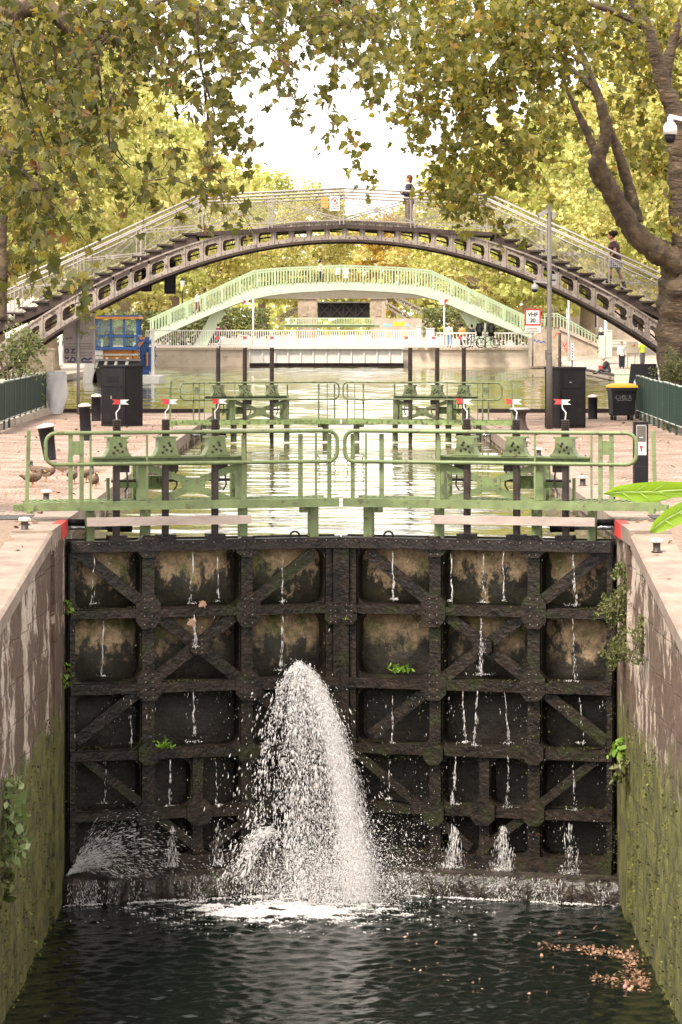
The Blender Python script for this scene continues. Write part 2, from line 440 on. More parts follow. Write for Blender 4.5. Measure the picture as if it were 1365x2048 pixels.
def wall_mat():
    """concrete with vertical run-off stains; moss grows up to the usual water line"""
    m = bpy.data.materials.new("stained_lock_wall"); m.use_nodes = True
    t = m.node_tree; L = t.links; b = t.nodes["Principled BSDF"]; b.inputs["Roughness"].default_value = 0.85
    g = t.nodes.new("ShaderNodeNewGeometry")
    def noise(scale, st, det=7, ro=0.65):
        mp = t.nodes.new("ShaderNodeMapping"); mp.inputs["Scale"].default_value = st
        L.new(g.outputs["Position"], mp.inputs[0])
        n = t.nodes.new("ShaderNodeTexNoise"); n.inputs["Scale"].default_value = scale; n.inputs["Detail"].default_value = det; n.inputs["Roughness"].default_value = ro
        L.new(mp.outputs[0], n.inputs["Vector"]); return n
    def ramp(n, p0, c0, p1, c1):
        r = t.nodes.new("ShaderNodeValToRGB")
        r.color_ramp.elements[0].position = p0; r.color_ramp.elements[0].color = (*c0,1)
        r.color_ramp.elements[1].position = p1; r.color_ramp.elements[1].color = (*c1,1)
        L.new(n, r.inputs["Fac"]); return r.outputs[0]
    def mix(f, a, c):
        x = t.nodes.new("ShaderNodeMix"); x.data_type = 'RGBA'
        L.new(f, x.inputs[0]); L.new(a, x.inputs[6]); L.new(c, x.inputs[7]); return x.outputs[2]
    base = ramp(noise(5, (1,1,1)).outputs["Fac"], 0.3, (0.33,0.255,0.20), 0.7, (0.56,0.46,0.385))
    stain = ramp(noise(1.5, (1,2.4,0.5), 11, 0.74).outputs["Fac"], 0.485, (0,0,0), 0.535, (1,1,1))
    big = ramp(noise(0.8, (1,1.2,0.7), 9, 0.7).outputs["Fac"], 0.42, (0,0,0), 0.56, (1,1,1))
    stx = t.nodes.new("ShaderNodeMath"); stx.operation = "MULTIPLY_ADD"; stx.inputs[1].default_value = 0.45
    L.new(big, stx.inputs[0]); L.new(noise(3.0, (1,1.4,0.72), 12, 0.82).outputs["Fac"], stx.inputs[2])
    stain = ramp(stx.outputs[0], 0.62, (0,0,0), 0.71, (1,1,1))
    dark = ramp(noise(16, (1,1,0.3)).outputs["Fac"], 0.3, (0.045,0.026,0.017), 0.7, (0.16,0.098,0.062))
    c = mix(stain, base, dark)
    sx = t.nodes.new("ShaderNodeSeparateXYZ"); L.new(g.outputs["Position"], sx.inputs[0])
    nn = noise(1.4, (1,1.4,0.8), 9, 0.7)
    ma = t.nodes.new("ShaderNodeMath"); ma.operation = 'MULTIPLY_ADD'; ma.inputs[1].default_value = 3.6
    L.new(nn.outputs["Fac"], ma.inputs[0]); L.new(sx.outputs["Z"], ma.inputs[2])
    moss_f = ramp(ma.outputs[0], 0, (1,1,1), 1, (0,0,0))
    mr = t.nodes.new("ShaderNodeMapRange"); mr.inputs[1].default_value = -0.65; mr.inputs[2].default_value = -0.95
    L.new(ma.outputs[0], mr.inputs[0])
    moss = ramp(noise(3.2, (1,1.2,0.8), 12, 0.82).outputs["Fac"], 0.38, (0.009,0.010,0.003), 0.63, (0.19,0.18,0.034))
    c = mix(mr.outputs[0], c, moss)
    L.new(c, b.inputs["Base Color"])
    # courses of large blocks
    sw = t.nodes.new("ShaderNodeCombineXYZ"); L.new(sx.outputs["Y"], sw.inputs[0]); L.new(sx.outputs["Z"], sw.inputs[1])
    br = t.nodes.new("ShaderNodeTexBrick"); br.inputs["Scale"].default_value = 1; br.inputs["Brick Width"].default_value = 1.35; br.inputs["Row Height"].default_value = 0.52; br.inputs["Mortar Size"].default_value = 0.012; br.inputs["Mortar Smooth"].default_value = 0.5
    L.new(sw.outputs[0], br.inputs["Vector"])
    mj = t.nodes.new("ShaderNodeMix"); mj.data_type = 'RGBA'; mj.blend_type = 'MULTIPLY'
    jf = t.nodes.new("ShaderNodeMath"); jf.operation = 'MULTIPLY'; jf.inputs[1].default_value = 0.28; L.new(br.outputs["Fac"], jf.inputs[0])
    L.new(jf.outputs[0], mj.inputs[0]); L.new(c, mj.inputs[6]); mj.inputs[7].default_value = (0.15,0.12,0.09,1)
    L.new(mj.outputs[2], b.inputs["Base Color"])
    hb = t.nodes.new("ShaderNodeMath"); hb.operation = 'MULTIPLY_ADD'; hb.inputs[1].default_value = -0.9; L.new(br.outputs["Fac"], hb.inputs[0]); L.new(noise(11, (1,1,1), 10, .75).outputs["Fac"], hb.inputs[2])
    bp = t.nodes.new("ShaderNodeBump"); bp.inputs["Strength"].default_value = 1.0; bp.inputs["Distance"].default_value = 0.05
    L.new(hb.outputs[0], bp.inputs["Height"]); L.new(bp.outputs[0], b.inputs["Normal"])
    return m
M['lockwall'] = wall_mat()
M['coping'] = mat("worn_coping", (0.235,0.18,0.14), (0.14,0.10,0.075), 2.5, 0.8, bump=0.4, bscale=18, c3=(0.18,0.13,0.10), c3_amt=0.36, c3_scale=4)
M['sill'] = mat("wet_dark_sill", (0.034,0.024,0.019), (0.007,0.005,0.004), 3, 0.35, bump=1.0, bscale=7, c3=(0.016,0.018,0.006), c3_amt=0.4, bdist=0.08, spec=0.4)
M['ground'] = mat("pale_paved_ground", (0.31,0.255,0.215), (0.23,0.19,0.155), 0.25, 0.9, bump=0.2, bscale=3)

def water_mat(name, col, rough, bscale, bstr, stretch=(1,1,1), dist=0.02):
    m = bpy.data.materials.new(name); m.use_nodes = True
    t = m.node_tree; L = t.links; b = t.nodes["Principled BSDF"]
    b.inputs["Base Color"].default_value = (*col,1); b.inputs["Roughness"].default_value = rough; b.inputs["IOR"].default_value = 1.33
    g = t.nodes.new("ShaderNodeNewGeometry")
    mp = t.nodes.new("ShaderNodeMapping"); mp.inputs["Scale"].default_value = stretch
    L.new(g.outputs["Position"], mp.inputs[0])
    n = t.nodes.new("ShaderNodeTexNoise"); n.inputs["Scale"].default_value = bscale; n.inputs["Detail"].default_value = 4; n.inputs["Roughness"].default_value = 0.55
    L.new(mp.outputs[0], n.inputs["Vector"])
    bp = t.nodes.new("ShaderNodeBump"); bp.inputs["Strength"].default_value = bstr; bp.inputs["Distance"].default_value = dist
    L.new(n.outputs["Fac"], bp.inputs["Height"]); L.new(bp.outputs[0], b.inputs["Normal"])
    return m
M['water_up'] = water_mat("upper_canal_water", (0.06,0.058,0.018), 0.03, 3.0, 0.16, (1,1.6,1))
M['water_low'] = water_mat("dark_lock_water", (0.002,0.004,0.0025), 0.05, 7, 0.5, (1,1.6,1))

# ------------------------------------------------------------------ ground, quays
GX, GY0, GMID = 3.92, 48.0, 1.15      # gate hinge x, y and how far the mitre lies upstream
WL, WU = -5.40, -0.36                 # lower and upper water level
def zq(y, side):
    k = 0.080 if side < 0 else 0.112
    return -k * (46 - max(y, 28)) if y < 46 else 0.0

for side, nm in ((-1, "quay"), (1, "quay")):
    b = MB()
    ys = [10, 28, 34, 40, 46, 60, 80, 105]
    xs = [4.47, 12, 60]
    vs = [(side*x, y, zq(y, side)) for y in ys for x in xs]
    fs = []
    for j in range(len(ys)-1):
        for i in range(len(xs)-1):
            a = j*len(xs)+i
            q = (a, a+1, a+1+len(xs), a+len(xs))
            fs.append(q if side > 0 else q[::-1])
    b.add(vs, fs)
    o = b.build(nm, M['cobble']); tag(o, kind="structure")
b = MB()
for s in (-1, 1):
    X = [s*14.9, s*60, s*600]
    for (xa, xb, ya, yb, za, zb) in ((X[0],X[1],105,225,-.004,-.004),(X[0],X[1],225,240,-.004,1.03),(X[1],X[2],-60,225,-.004,-.004),(X[1],X[2],225,240,-.004,1.03)):
        v = [(xa,ya,za),(xb,ya,za),(xb,yb,zb),(xa,yb,zb)]
        b.add(v, [(0,1,2,3) if s > 0 else (3,2,1,0)])
b.add([(-600,240,1.03),(600,240,1.03),(600,900,1.03),(-600,900,1.03)], [(0,1,2,3)])
tag(b.build("ground", M['ground']), kind="structure")
b = MB()
b.add([(-4.5,10,-7),(4.5,10,-7),(4.5,50,-7),(-4.5,50,-7)], [(0,1,2,3)])
b.add([(-15,51,-3),(15,51,-3),(15,241,-3),(-15,241,-3)], [(0,1,2,3)])
tag(b.build("canal_bed", M['sill']), kind="structure")

# ------------------------------------------------------------------ water
def waves(x, y, seed, n, lmin, lmax, amp, spread=0.9, main=math.pi/2):
    r = np.random.default_rng(seed); h = np.zeros_like(x)
    for _ in range(n):
        l = lmin * (lmax/lmin) ** r.random(); a = main + r.normal(0, spread); k = 2*math.pi/l
        h += amp * (l/lmax)**0.9 * np.sin(k*(x*np.cos(a) + y*np.sin(a)) + r.random()*6.28)
    return h
def grid(name, X, Y, Z, m):
    ny, nx = X.shape
    v = np.stack([X, Y, Z], -1).reshape(-1, 3)
    a = (np.arange(ny-1)[:,None]*nx + np.arange(nx-1)[None,:]).ravel()
    f = np.stack([a, a+1, a+1+nx, a+nx], -1)
    return np_mesh(name, v, f, m, smooth=True)
u = np.linspace(-1, 1, 90)[None,:]; t = np.linspace(0, 1, 620)[:,None]
X = u*3.96 + 0*t; y0 = GY0 + 0.12 + (1-np.abs(u))*GMID
Yy = y0 + t*(105 - y0)
Z = WU + waves(X, Yy, 3, 26, 0.35, 2.4, 0.0026, 0.55)
tag(grid("chamber_water", X, Yy, Z, M['water_up']), kind="structure")
X = np.linspace(-14.95, 14.95, 150)[None,:] + np.zeros((560,1)); Yy = 105 + np.linspace(0,1,560)[:,None]**1.0*135.2 + 0*X
Z = WU + waves(X, Yy, 5, 26, 0.6, 4.0, 0.0048, 0.7)
tag(grid("basin_water", X, Yy, Z, M['water_up']), kind="structure")
yy = np.concatenate([np.linspace(12,34,60), np.linspace(34.1,48.6,300)])
X = np.linspace(-3.97, 3.97, 220)[None,:] + 0*yy[:,None]; Yy = yy[:,None] + 0*X
imp = np.exp(-(((X+0.65)/1.7)**2 + ((Yy-47.3)/1.6)**2))
Z = WL + waves(X, Yy, 9, 40, 0.11, 0.6, 0.0030, 1.2) * (1 + 1.6*imp)
tag(grid("lock_water", X, Yy, Z, M['water_low']), kind="structure")

# ------------------------------------------------------------------ lock walls
for side in (-1, 1):
    w = "left" if side < 0 else "right"
    root = thing("lock_wall", ("stained concrete lock wall with a mossy foot, on the side of the leafy bush" if side < 0 else
                 "stained concrete lock wall with hanging ivy, on the side of the floating brown leaves"), "lock wall", (side*3.95, 46, WL))
    root_inv = Matrix.Translation((side*3.95, 46, WL)).inverted()
    XF = lambda p: root_inv @ p
    # face built as a grid with slight unevenness
    ny, nz = 150, 60
    ys = np.linspace(12, 46, ny); v = []
    for j in range(nz):
        for y in ys:
            z1 = zq(y, side) - 0.2; tt = j/(nz-1); z = -6.6 + (z1+6.6)*tt
            dx = 0.018*math.sin(y*2.1+z*1.3) + 0.012*math.sin(y*5.7-z*3.1) + 0.02*NP.random()
            v.append((side*(3.95 + dx) - side*3.95, y - 46, z - WL))
    f = []
    for j in range(nz-1):
        for i in range(ny-1):
            a = j*ny+i; q = (a, a+1, a+1+ny, a+ny)
            f.append(q[::-1] if side > 0 else q)
    np_mesh("wall_face", v, f, M['lockwall'], root, True)
    # quoin beside the gate, with two vertical grooves
    b = MB(XF)
    for (ya, yb, off) in ((46.0,46.7,-0.03),(46.7,46.78,0.05),(46.78,47.5,-0.015),(47.5,47.58,0.05),(47.58,49.6,0.0)):
        x0 = side*(3.95+off); x1 = side*4.47
        b.box(min(x0,x1), max(x0,x1), ya, yb, -6.6, -0.21)
    b.build("quoin", M['lockwall'], root)
    b = MB(XF)
    yl = [12, 28, 34, 40, 45.55]
    for i in range(len(yl)-1):
        ya, yb = yl[i], yl[i+1]; za, zb = zq(ya,side), zq(yb,side)
        x0, x1 = side*3.925, side*4.47
        vs = [(x0,ya,za-.2),(x1,ya,za-.2),(x1,yb,zb-.2),(x0,yb,zb-.2),(x0,ya,za-.03),(x1,ya,za),(x1,yb,zb),(x0,yb,zb-.03),
              (x0+side*.04,ya,za),(x0+side*.04,yb,zb)]
        b.add(vs, [(0,1,2,3),(8,5,6,9),(4,8,9,7),(0,4,7,3),(0,1,5,8,4),(3,7,9,6,2),(1,2,6,5)])
    b.build("coping", M['coping'], root)
    b = MB(XF)
    x0, x1 = side*3.915, side*4.05
    b.box(min(x0,x1), max(x0,x1), 45.56, 48.0, -0.21, 0.0)
    x0, x1 = side*4.05, side*4.47
    b.box(min(x0,x1), max(x0,x1), 45.56, 48.0, -0.21, -0.003)
    b.build("corner_stone", M['coping'], root)
    b = MB(XF)
    x0, x1 = side*3.90, side*4.04
    b.box(min(x0,x1), max(x0,x1), 47.0, 48.004, -0.215, 0.006)
    b.build("red_corner", M['red'], root)
    # upper chamber wall
    root = thing("chamber_wall", "low stone chamber edge above the water beside the %s" % ("ducks" if side < 0 else "grey control post"), "lock wall", (side*3.95, 49.6, -3))
    inv2 = Matrix.Translation((side*3.95, 49.6, -3)).inverted()
    b = MB(lambda p: inv2 @ p)
    x0, x1 = side*3.95, side*4.47
    b.box(min(x0,x1), max(x0,x1), 49.6, 105, -3, -0.25)
    b.build("wall_face", M['lockwall'], root)
    b = MB(lambda p: inv2 @ p)
    x0 = side*3.92
    n = 30
    for i in range(n):
        ya = 48.0 + (105-48.0)*i/n + (0 if i else 0.004); yb = 48.0 + (105-48.0)*(i+1)/n - 0.012
        dz = 0.008*NP.random()
        b.box(min(x0,x1), max(x0,x1), ya, yb, -0.25, dz)
    b.build("coping", M['coping'], root)
    # end wall of the lock head towards the basin
    root = thing("lock_head_wall", "dark stone end of the %s quay with a timber beam along the basin water" % w, "wall", (side*9.5, 105, -3))
    b = MB(); x0, x1 = side*3.95-side*9.5, side*15.2-side*9.5
    b.box(min(x0,x1), max(x0,x1), 0.0, 0.6, 0, 2.95); b.build("wall_face", M['stone_wall'], root)
    b = MB(); x0 = side*4.3-side*9.5
    b.box(min(x0,x1), max(x0,x1), -0.02, 0.3, 2.953, 3.12); b.build("timber_beam", M['bridge_dark'], root)
    # basin bank wall
    root = thing("basin_bank_wall", "pale stone bank wall along the %s side of the wide basin" % w, "wall", (side*15.2, 105.6, -3))
    b = MB(); b.box(min(side*0,side*-0.4), max(side*0,side*-0.4), 0, 134, 0, 2.7); b.build("wall_face", M['stone'], root)
    b = MB(); b.box(min(side*.3,side*-0.45), max(side*.3,side*-0.45), 0, 134, 2.702, 3.02); b.build("coping", M['stone'], root)

# abutment wall across the far end of the basin
root = thing("abutment_wall", "long pale stone abutment wall behind the basin, under the white railing", "wall", (0, 240, -3))
b = MB(); b.box(-15.3, 15.3, 0, 0.5, 0, 3.86); b.build("wall_face", M['abutment'], root)
b = MB(); b.box(-15.4, 15.4, -0.12, 0.6, 3.862, 4.04); b.build("coping", M['abutment'], root)
b = MB(); b.box(-15.3, 15.3, -0.07, -0.001, 2.45, 2.75); b.build("ledge", M['abutment'], root)
# sill at the foot of the near gates
b = MB()
for s in (-1, 1):
    f0 = lambda x: GY0 - 0.62 + (1-abs(x)/3.95)*GMID
    n = 24
    for i in range(n):
        xa = s*3.95*i/n; xb = s*3.95*(i+1)/n
        ja = 0.07*math.sin(i*1.9+s)+.04*math.sin(i*4.3); jb = 0.07*math.sin((i+1)*1.9+s)+.04*math.sin((i+1)*4.3)
        vs = []
        for x, jj in ((xa, ja if i else 0.02), (xb, jb)):
            yf = f0(x)+jj
            vs += [(x, yf-0.1, -6.4), (x, yf, -5.30), (x, yf+0.03, -5.13), (x, yf+0.12, -5.07), (x, yf+1.2, -5.03)]
        fs = [(k, k+5, k+6, k+1) if s > 0 else (k+1, k+6, k+5, k) for k in range(4)]
        b.add(vs, fs)
o = b.build("gate_sill", M['sill'], smooth=True); tag(o, "rough wet dark sill ledge along the foot of the tall lock gates", "sill"); recenter(o)
# ------------------------------------------------------------------ lock gates
GA = math.atan2(GMID, GX); cA, sA = math.cos(GA), math.sin(GA)
GL = GX / cA
ZB = -5.04
def uz(px, py, w=0.0):
    """point of the left near leaf's plane (pushed w towards the camera) seen at a photo pixel -> (u, z)"""
    hx, hy = -GX + w*sA, GY0 - w*cA
    a = (px - CX)/F
    t = (a*hy - hx)/(cA - a*sA)
    return t, EYE - (py - HY)*(hy + t*sA)/F
def U(px, w=0.0): return uz(px, 1300, w)[0]
def ZL(px, py, w=0.0): return uz(px, py, w)[1]

def skin_mat():
    m = bpy.data.materials.new("gate_skin_plate"); m.use_nodes = True
    t = m.node_tree; L = t.links; b = t.nodes["Principled BSDF"]; b.inputs["Roughness"].default_value = 0.6
    g = t.nodes.new("ShaderNodeNewGeometry")
    def noise(scale, st=(1,1,1), det=8, ro=0.7):
        mp = t.nodes.new("ShaderNodeMapping"); mp.inputs["Scale"].default_value = st
        L.new(g.outputs["Position"], mp.inputs[0])
        n = t.nodes.new("ShaderNodeTexNoise"); n.inputs["Scale"].default_value = scale; n.inputs["Detail"].default_value = det; n.inputs["Roughness"].default_value = ro
        L.new(mp.outputs[0], n.inputs["Vector"]); return n.outputs["Fac"]
    def ramp(n, p0, c0, p1, c1):
        r = t.nodes.new("ShaderNodeValToRGB")
        r.color_ramp.elements[0].position = p0; r.color_ramp.elements[0].color = (*c0,1)
        r.color_ramp.elements[1].position = p1; r.color_ramp.elements[1].color = (*c1,1)
        L.new(n, r.inputs["Fac"]); return r.outputs[0]
    def mix(f, a, c):
        x = t.nodes.new("ShaderNodeMix"); x.data_type = 'RGBA'
        L.new(f, x.inputs[0]); L.new(a, x.inputs[6]); L.new(c, x.inputs[7]); return x.outputs[2]
    tan = ramp(noise(11), 0.28, (0.11,0.066,0.033), 0.66, (0.50,0.355,0.205))
    moss = ramp(noise(14), 0.3, (0.026,0.033,0.006), 0.7, (0.17,0.175,0.03))
    dark = ramp(noise(9), 0.3, (0.004,0.003,0.0025), 0.7, (0.026,0.019,0.010))
    sx = t.nodes.new("ShaderNodeSeparateXYZ"); L.new(g.outputs["Position"], sx.inputs[0])
    c = mix(ramp(noise(1.7), 0.50, (0,0,0), 0.62, (1,1,1)), tan, moss)
    at = t.nodes.new("ShaderNodeAttribute"); at.attribute_name = "cell_tone"
    mg = t.nodes.new("ShaderNodeMath"); mg.operation = 'MULTIPLY_ADD'; mg.inputs[1].default_value = 1.5
    L.new(noise(3.1, (1,1,.6), 10, .75), mg.inputs[0]); L.new(at.outputs["Fac"], mg.inputs[2])
    cell_dark = ramp(noise(6), 0.32, (0.005,0.004,0.003), 0.68, (0.032,0.027,0.010))
    c = mix(ramp(mg.outputs[0], 0.90, (0,0,0), 1.28, (1,1,1)), c, cell_dark)  # darker towards the bottom and side edges of each cell
    # wet, dark tone takes over further down
    ma = t.nodes.new("ShaderNodeMath"); ma.operation = 'MULTIPLY_ADD'; ma.inputs[1].default_value = 2.4
    L.new(noise(1.9, (1,1,0.7)), ma.inputs[0]); L.new(sx.outputs["Z"], ma.inputs[2])
    mr = t.nodes.new("ShaderNodeMapRange"); mr.inputs[1].default_value = -0.35; mr.inputs[2].default_value = -1.1
    L.new(ma.outputs[0], mr.inputs[0])
    c = mix(mr.outputs[0], c, dark)
    L.new(c, b.inputs["Base Color"])
    bp = t.nodes.new("ShaderNodeBump"); bp.inputs["Strength"].default_value = 0.9; bp.inputs["Distance"].default_value = 0.025
    L.new(noise(13), bp.inputs["Height"]); L.new(bp.outputs[0], b.inputs["Normal"])
    return m
M['skinplate'] = skin_mat()

COLS = [(133,150), (281,308), (479,504), (648,676)]
ROWS = [(1076,1101), (1213,1233), (1359,1383), (1493,1515), (1613,1634), (1706,1748)]
def make_leaf(side, hy, label, far=False):
    k = 1 if side < 0 else -1
    root = thing("lock_gate_leaf", label, "lock gate", (side*GX, hy, ZB), k*GA, "mitre gate leaves of the lock")
    XF = lambda p: Vector((k*p.x, -p.y, p.z - ZB))     # (u, w towards camera, z) -> local
    def nb(): return MB(XF)
    ztop = ZL(390, 1076)
    if not far:
        us = [(U(a), U(c)) for a, c in COLS]; us[0] = (0.02, us[0][1]); us[3] = (us[3][0], GL - 0.01)
        zs = [(ZL(390,a), ZL(390,c)) for a, c in ROWS]
        uc = [0.02] + [(a+c)/2 for a, c in us[1:3]] + [GL - 0.01]
        zc = [zs[0][0]] + [(a+c)/2 for a, c in zs[1:5]] + [zs[5][1]]
        b = nb()
        for r in range(5):
            for c in range(3):
                u0, u1 = us[c][1], us[c+1][0]; z1, z0 = zs[r][1], zs[r+1][0]
                ou0, ou1, oz1, oz0 = uc[c], uc[c+1], zc[r], zc[r+1]
                if c == 1 and r >= 3:
                    um = (u0+u1)/2; hw = 0.085
                    for (a0,a1,i0,i1) in ((ou0,um,u0,um-hw),(um,ou1,um+hw,u1)):
                        b.holed(rrect_outer(a0,a1,oz0,oz1), rrect(i0,i1,z0,z1,0.17 if r == 3 else 0.13), 0.0, -0.30)
                else:
                    b.holed(rrect_outer(ou0,ou1,oz0,oz1), rrect(u0,u1,z0,z1,0.15), 0.0, -0.30)
        b.build("gate_frame", M['iron'], root)
        # skin plates bulging in each cell
        nu, nz = 120, 150; v = []; gr = []
        zhi, zlo = zs[0][0]-0.02, zs[5][1]
        def cellpos(x, arr):
            for i in range(len(arr)-1):
                lo, hi = min(arr[i],arr[i+1]), max(arr[i],arr[i+1])
                if lo <= x <= hi: return i, (x-lo)/(hi-lo)
            return 0, 0
        for j in range(nz):
            z = zlo + (zhi-zlo)*j/(nz-1); r, tz = cellpos(z, zc)
            for i in range(nu):
                u = 0.03 + (GL-0.06)*i/(nu-1); c, tu = cellpos(u, uc)
                bul = (max(0,math.sin(math.pi*tu))**0.4) * (max(0,math.sin(math.pi*min(1,tz*1.02)))**0.45)
                amp = (0.24, 0.21, 0.13, 0.05, 0.03)[r]; gr.append(max(0, 0.50*(tz if zc[0] < zc[1] else 1-tz)**1.3) + .4*abs(2*tu-1)**6 - .02)
                w = -0.40 + amp*bul + 0.012*math.sin(u*9+z*7) + 0.008*NP.random()
                v.append(XF(Vector((u, w, z))))
        f = []
        for j in range(nz-1):
            for i in range(nu-1):
                a = j*nu+i; q = (a,a+1,a+1+nu,a+nu); f.append(q if k > 0 else q[::-1])
        sk = np_mesh("skin_plate", v, f, M['skinplate'], root, True)
        at_ = sk.data.attributes.new("cell_tone", 'FLOAT', 'POINT'); at_.data.foreach_set("value", np.array(gr, np.float32))
        # ledges: horizontal beams stand proud of the plate
        for r in range(6):
            b = nb(); z1, z0 = zs[r]
            pr = (0.20, 0.15, 0.15, 0.12, 0.12, 0.16)[r]
            n = 14
            for i in range(n):
                ua = 0.03 + (GL-0.08)*i/n; ub = 0.03 + (GL-0.08)*(i+1)/n
                d = 0.012*NP.random()
                b.box(ua, ub-0.0005, 0.003, pr+d, z0+0.012+0.006*NP.random(), z1-0.012)
            if r == 0:
                b.mi = 1
                for i in range(26): b.blob((0.12+(GL-0.25)*i/25, 0.213, ztop-0.05), (0.011,0.008,0.011), 6, 4)
            b.build("cross_beam", [M['iron_top'] if r == 0 else M['iron'], M['rivet']], root)
        # uprights
        for c, (a, e) in enumerate(us):
            b = nb(); b.box(a+0.01, e-0.01, 0.0035, 0.085, zs[5][1]+0.05, zs[0][0]-0.03)
            b.build("upright", M['iron'], root)
        b = nb(); um = (us[1][1]+us[2][0])/2; b.box(um-0.075, um+0.075, 0.0035, 0.07, zs[5][0], zs[3][0]); b.build("upright", M['iron'], root)
        # diagonals
        for (p, q) in (((150,1100),(620,1470)), ((625,1104),(150,1482)), ((150,1503),(400,1700)), ((652,1502),(420,1694))):
            a = uz(*p); c = uz(*q)
            dd = 0.052 if p[0] < 300 else 0.066
            b = nb(); b.bar((a[0],dd,a[1]), (c[0],dd,c[1]), 0.05 if p[1] > 1500 else 0.045, 0.13 if p[1] > 1500 else 0.17, up=(0,0,1)); b.build("diagonal_brace", M['iron'], root)
        # gussets with rivets
        for gi, (px, py, hw, hh) in enumerate(((292,1222,30,40),(492,1220,30,38),(294,1370,30,36),(492,1370,32,34),(294,1092,28,26),(490,1092,28,24),(660,1225,20,26),(394,1622,30,30),(292,1625,26,28),(492,1625,26,28),(393,1290,22,20),(292,1505,24,26),(492,1505,24,26))):
            cu, cz = uz(px,py); a = hw/140*.84; h = hh/140*.86; q = 0.5
            b = nb()
            pl = [(cu-a*q,cz-h),(cu+a*q,cz-h),(cu+a,cz-h*q),(cu+a,cz+h*q),(cu+a*q,cz+h),(cu-a*q,cz+h),(cu-a,cz+h*q),(cu-a,cz-h*q)]
            w0 = 0.168 + .001*gi
            b.prism(pl, lambda x, z: (x, 0.03, z), lambda x, z, w0=w0: (x, w0, z))
            if py < 1450:
                b.mi = 1
                for su in (-1, 1):
                    for jz in range(4):
                        b.blob((cu+su*a*0.30, w0+0.002, cz-h*0.75+h*0.5*jz), (0.011,0.008,0.011), 6, 4)
            b.build("gusset_plate", [M['iron'], M['rivet']], root)
        # timber mitre post
        b = nb(); b.box(GL-0.16, GL-0.004, 0.0865, 0.15, zs[5][1]+0.1, ztop-0.06); b.build("mitre_post", M['iron'], root)
    else:
        b = nb(); b.box(0.02, GL-0.01, -0.3, 0.1, -0.9, ztop-0.10); b.build("gate_frame", M['iron_top'], root)
    # ---------------- walkway and winding gear, all in green
    w = 0.27
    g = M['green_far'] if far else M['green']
    b = nb()
    zA, zC = ZL(390,1001,w), ZL(390,1018,w)
    ua, ub = U(45,w), U(679,w)
    b.box(ua, ub, w-0.05, w, zC, zA)
    b.box(ua, ub, w-0.11, w-0.0502, zA-0.02, zA-0.002)
    b.build("walkway_beam", M['green_mossy'] if far else g, root)
    b = nb(); b.box(ua+0.2, ub, -0.60, -0.55, zC, zA); b.build("walkway_beam", M['green_mossy'], root)
    b = nb()
    for i in range(46):
        x = ua+0.15 + (ub-ua-0.2)*i/46; b.box(x, x+0.045, -0.548, w-0.112, zA-0.03, zA-0.006)
    b.build("walkway_grating", M['green_mossy'], root)
    b = nb(); b.box(ua-0.12, ua-0.001, w-0.07, w+0.02, zC+0.015, zA-0.02); b.box(ua+0.06, ua+0.16, w+0.001, w+0.025, zC-0.03, zC+0.05); b.build("end_bracket", M['green_mossy'], root)
    for px, hw in ((180,8), (291,9), (486,8), (627,9)):
        b = nb(); uu = U(px); b.box(uu-hw/140, uu+hw/140, -0.08, 0.06, ztop-0.02, zC-0.002)
        if px == 627: b.box(uu-0.20, uu-0.066, -0.05, 0.04, zC-0.09, zC-0.004)
        b.build("walkway_post", g, root)
    # handrail loop
    L = [(U(p[0],w), ZL(390,p[1],w)) for p in rrect(92,675,864,926,20,4)]
    zt, zm = ZL(390,864,w), ZL(390,926,w)
    rr = rrect(U(92,w), U(675,w), zm, zt, 0.14, 5)
    b = nb(); b.tube([(x, w, z) for x, z in rr] + [(rr[0][0], w, rr[0][1])], 0.022 if far else 0.028, 8, False); b.build("handrail", g, root, True)
    for px, th, top in ((142,.030,864),(164,.030,864),(182,.013,866),(295,.013,866),(490,.028,868),(604,.032,867),(633,.013,866),(662,.028,868)):
        th = th*.55 if far else th
        b = nb(); uu = U(px, w); zt2 = ZL(390, top+3, w)
        off = 0.06 if px in (604, 490, 662) else 0.0
        b.box(uu-th, uu+th, w-0.028-off, w+0.002-off, zA-0.003, zt2); b.build("rail_post", g, root)
    uu0, uu1 = U(146,w), U(160,w)
    b = nb(); b.box(uu0, uu1, w-0.025, w-0.005, ZL(390,907,w), ZL(390,880,w)); b.build("rail_plate", g, root)
    b = nb(); uu = U(55,w); b.bar((uu, w-0.04, zA-0.01), (uu+0.03, w-0.04, ZL(390,858,w)), 0.05, 0.05); b.build("end_post", g, root)
    # winding beam, stands
    zb0, zb1 = ZL(390,924), ZL(390,911)
    b = nb(); x0, x1 = U(184), U(491)
    b.box(x0, x1, -0.10, 0.10, zb1-0.025, zb1); b.box(x0, x1, -0.02, 0.02, zb0+0.02, zb1-0.0252); b.box(x0, x1, -0.10, 0.10, zb0, zb0+0.0198)
    b.build("winding_beam", g, root)
    for i, px in enumerate((234, 332, 431)):
        uu = U(px)
        zs0, zs1 = zb1+0.001, ZL(390,872)
        b = nb()
        pl = [(uu-0.20,zs0),(uu+0.20,zs0),(uu+0.17,zs0+0.03),(uu+0.13,zs0+0.12),(uu+0.125,zs1-0.03),(uu+0.15,zs1-0.028),(uu+0.15,zs1),(uu-0.16,zs1),(uu-0.16,zs1-0.028),(uu-0.125,zs1-0.03),(uu-0.13,zs0+0.12),(uu-0.17,zs0+0.03)]
        b.prism(pl, lambda a, z: (a, 0.11, z), lambda a, z: (a, -0.11, z))
        st = b.build("winding_stand", g, root)
        b = nb()
        for (dx, dz) in ((-.05,.15),(.04,.17),(-.01,.10),(.06,.08),(-.07,.06),(0.02,.21)):
            b.blob((uu+dx, 0.112, zs0+dz*0.9), (0.02,0.02,0.02), 7, 5)
        b.build("bolt", M['rod'], st, True)
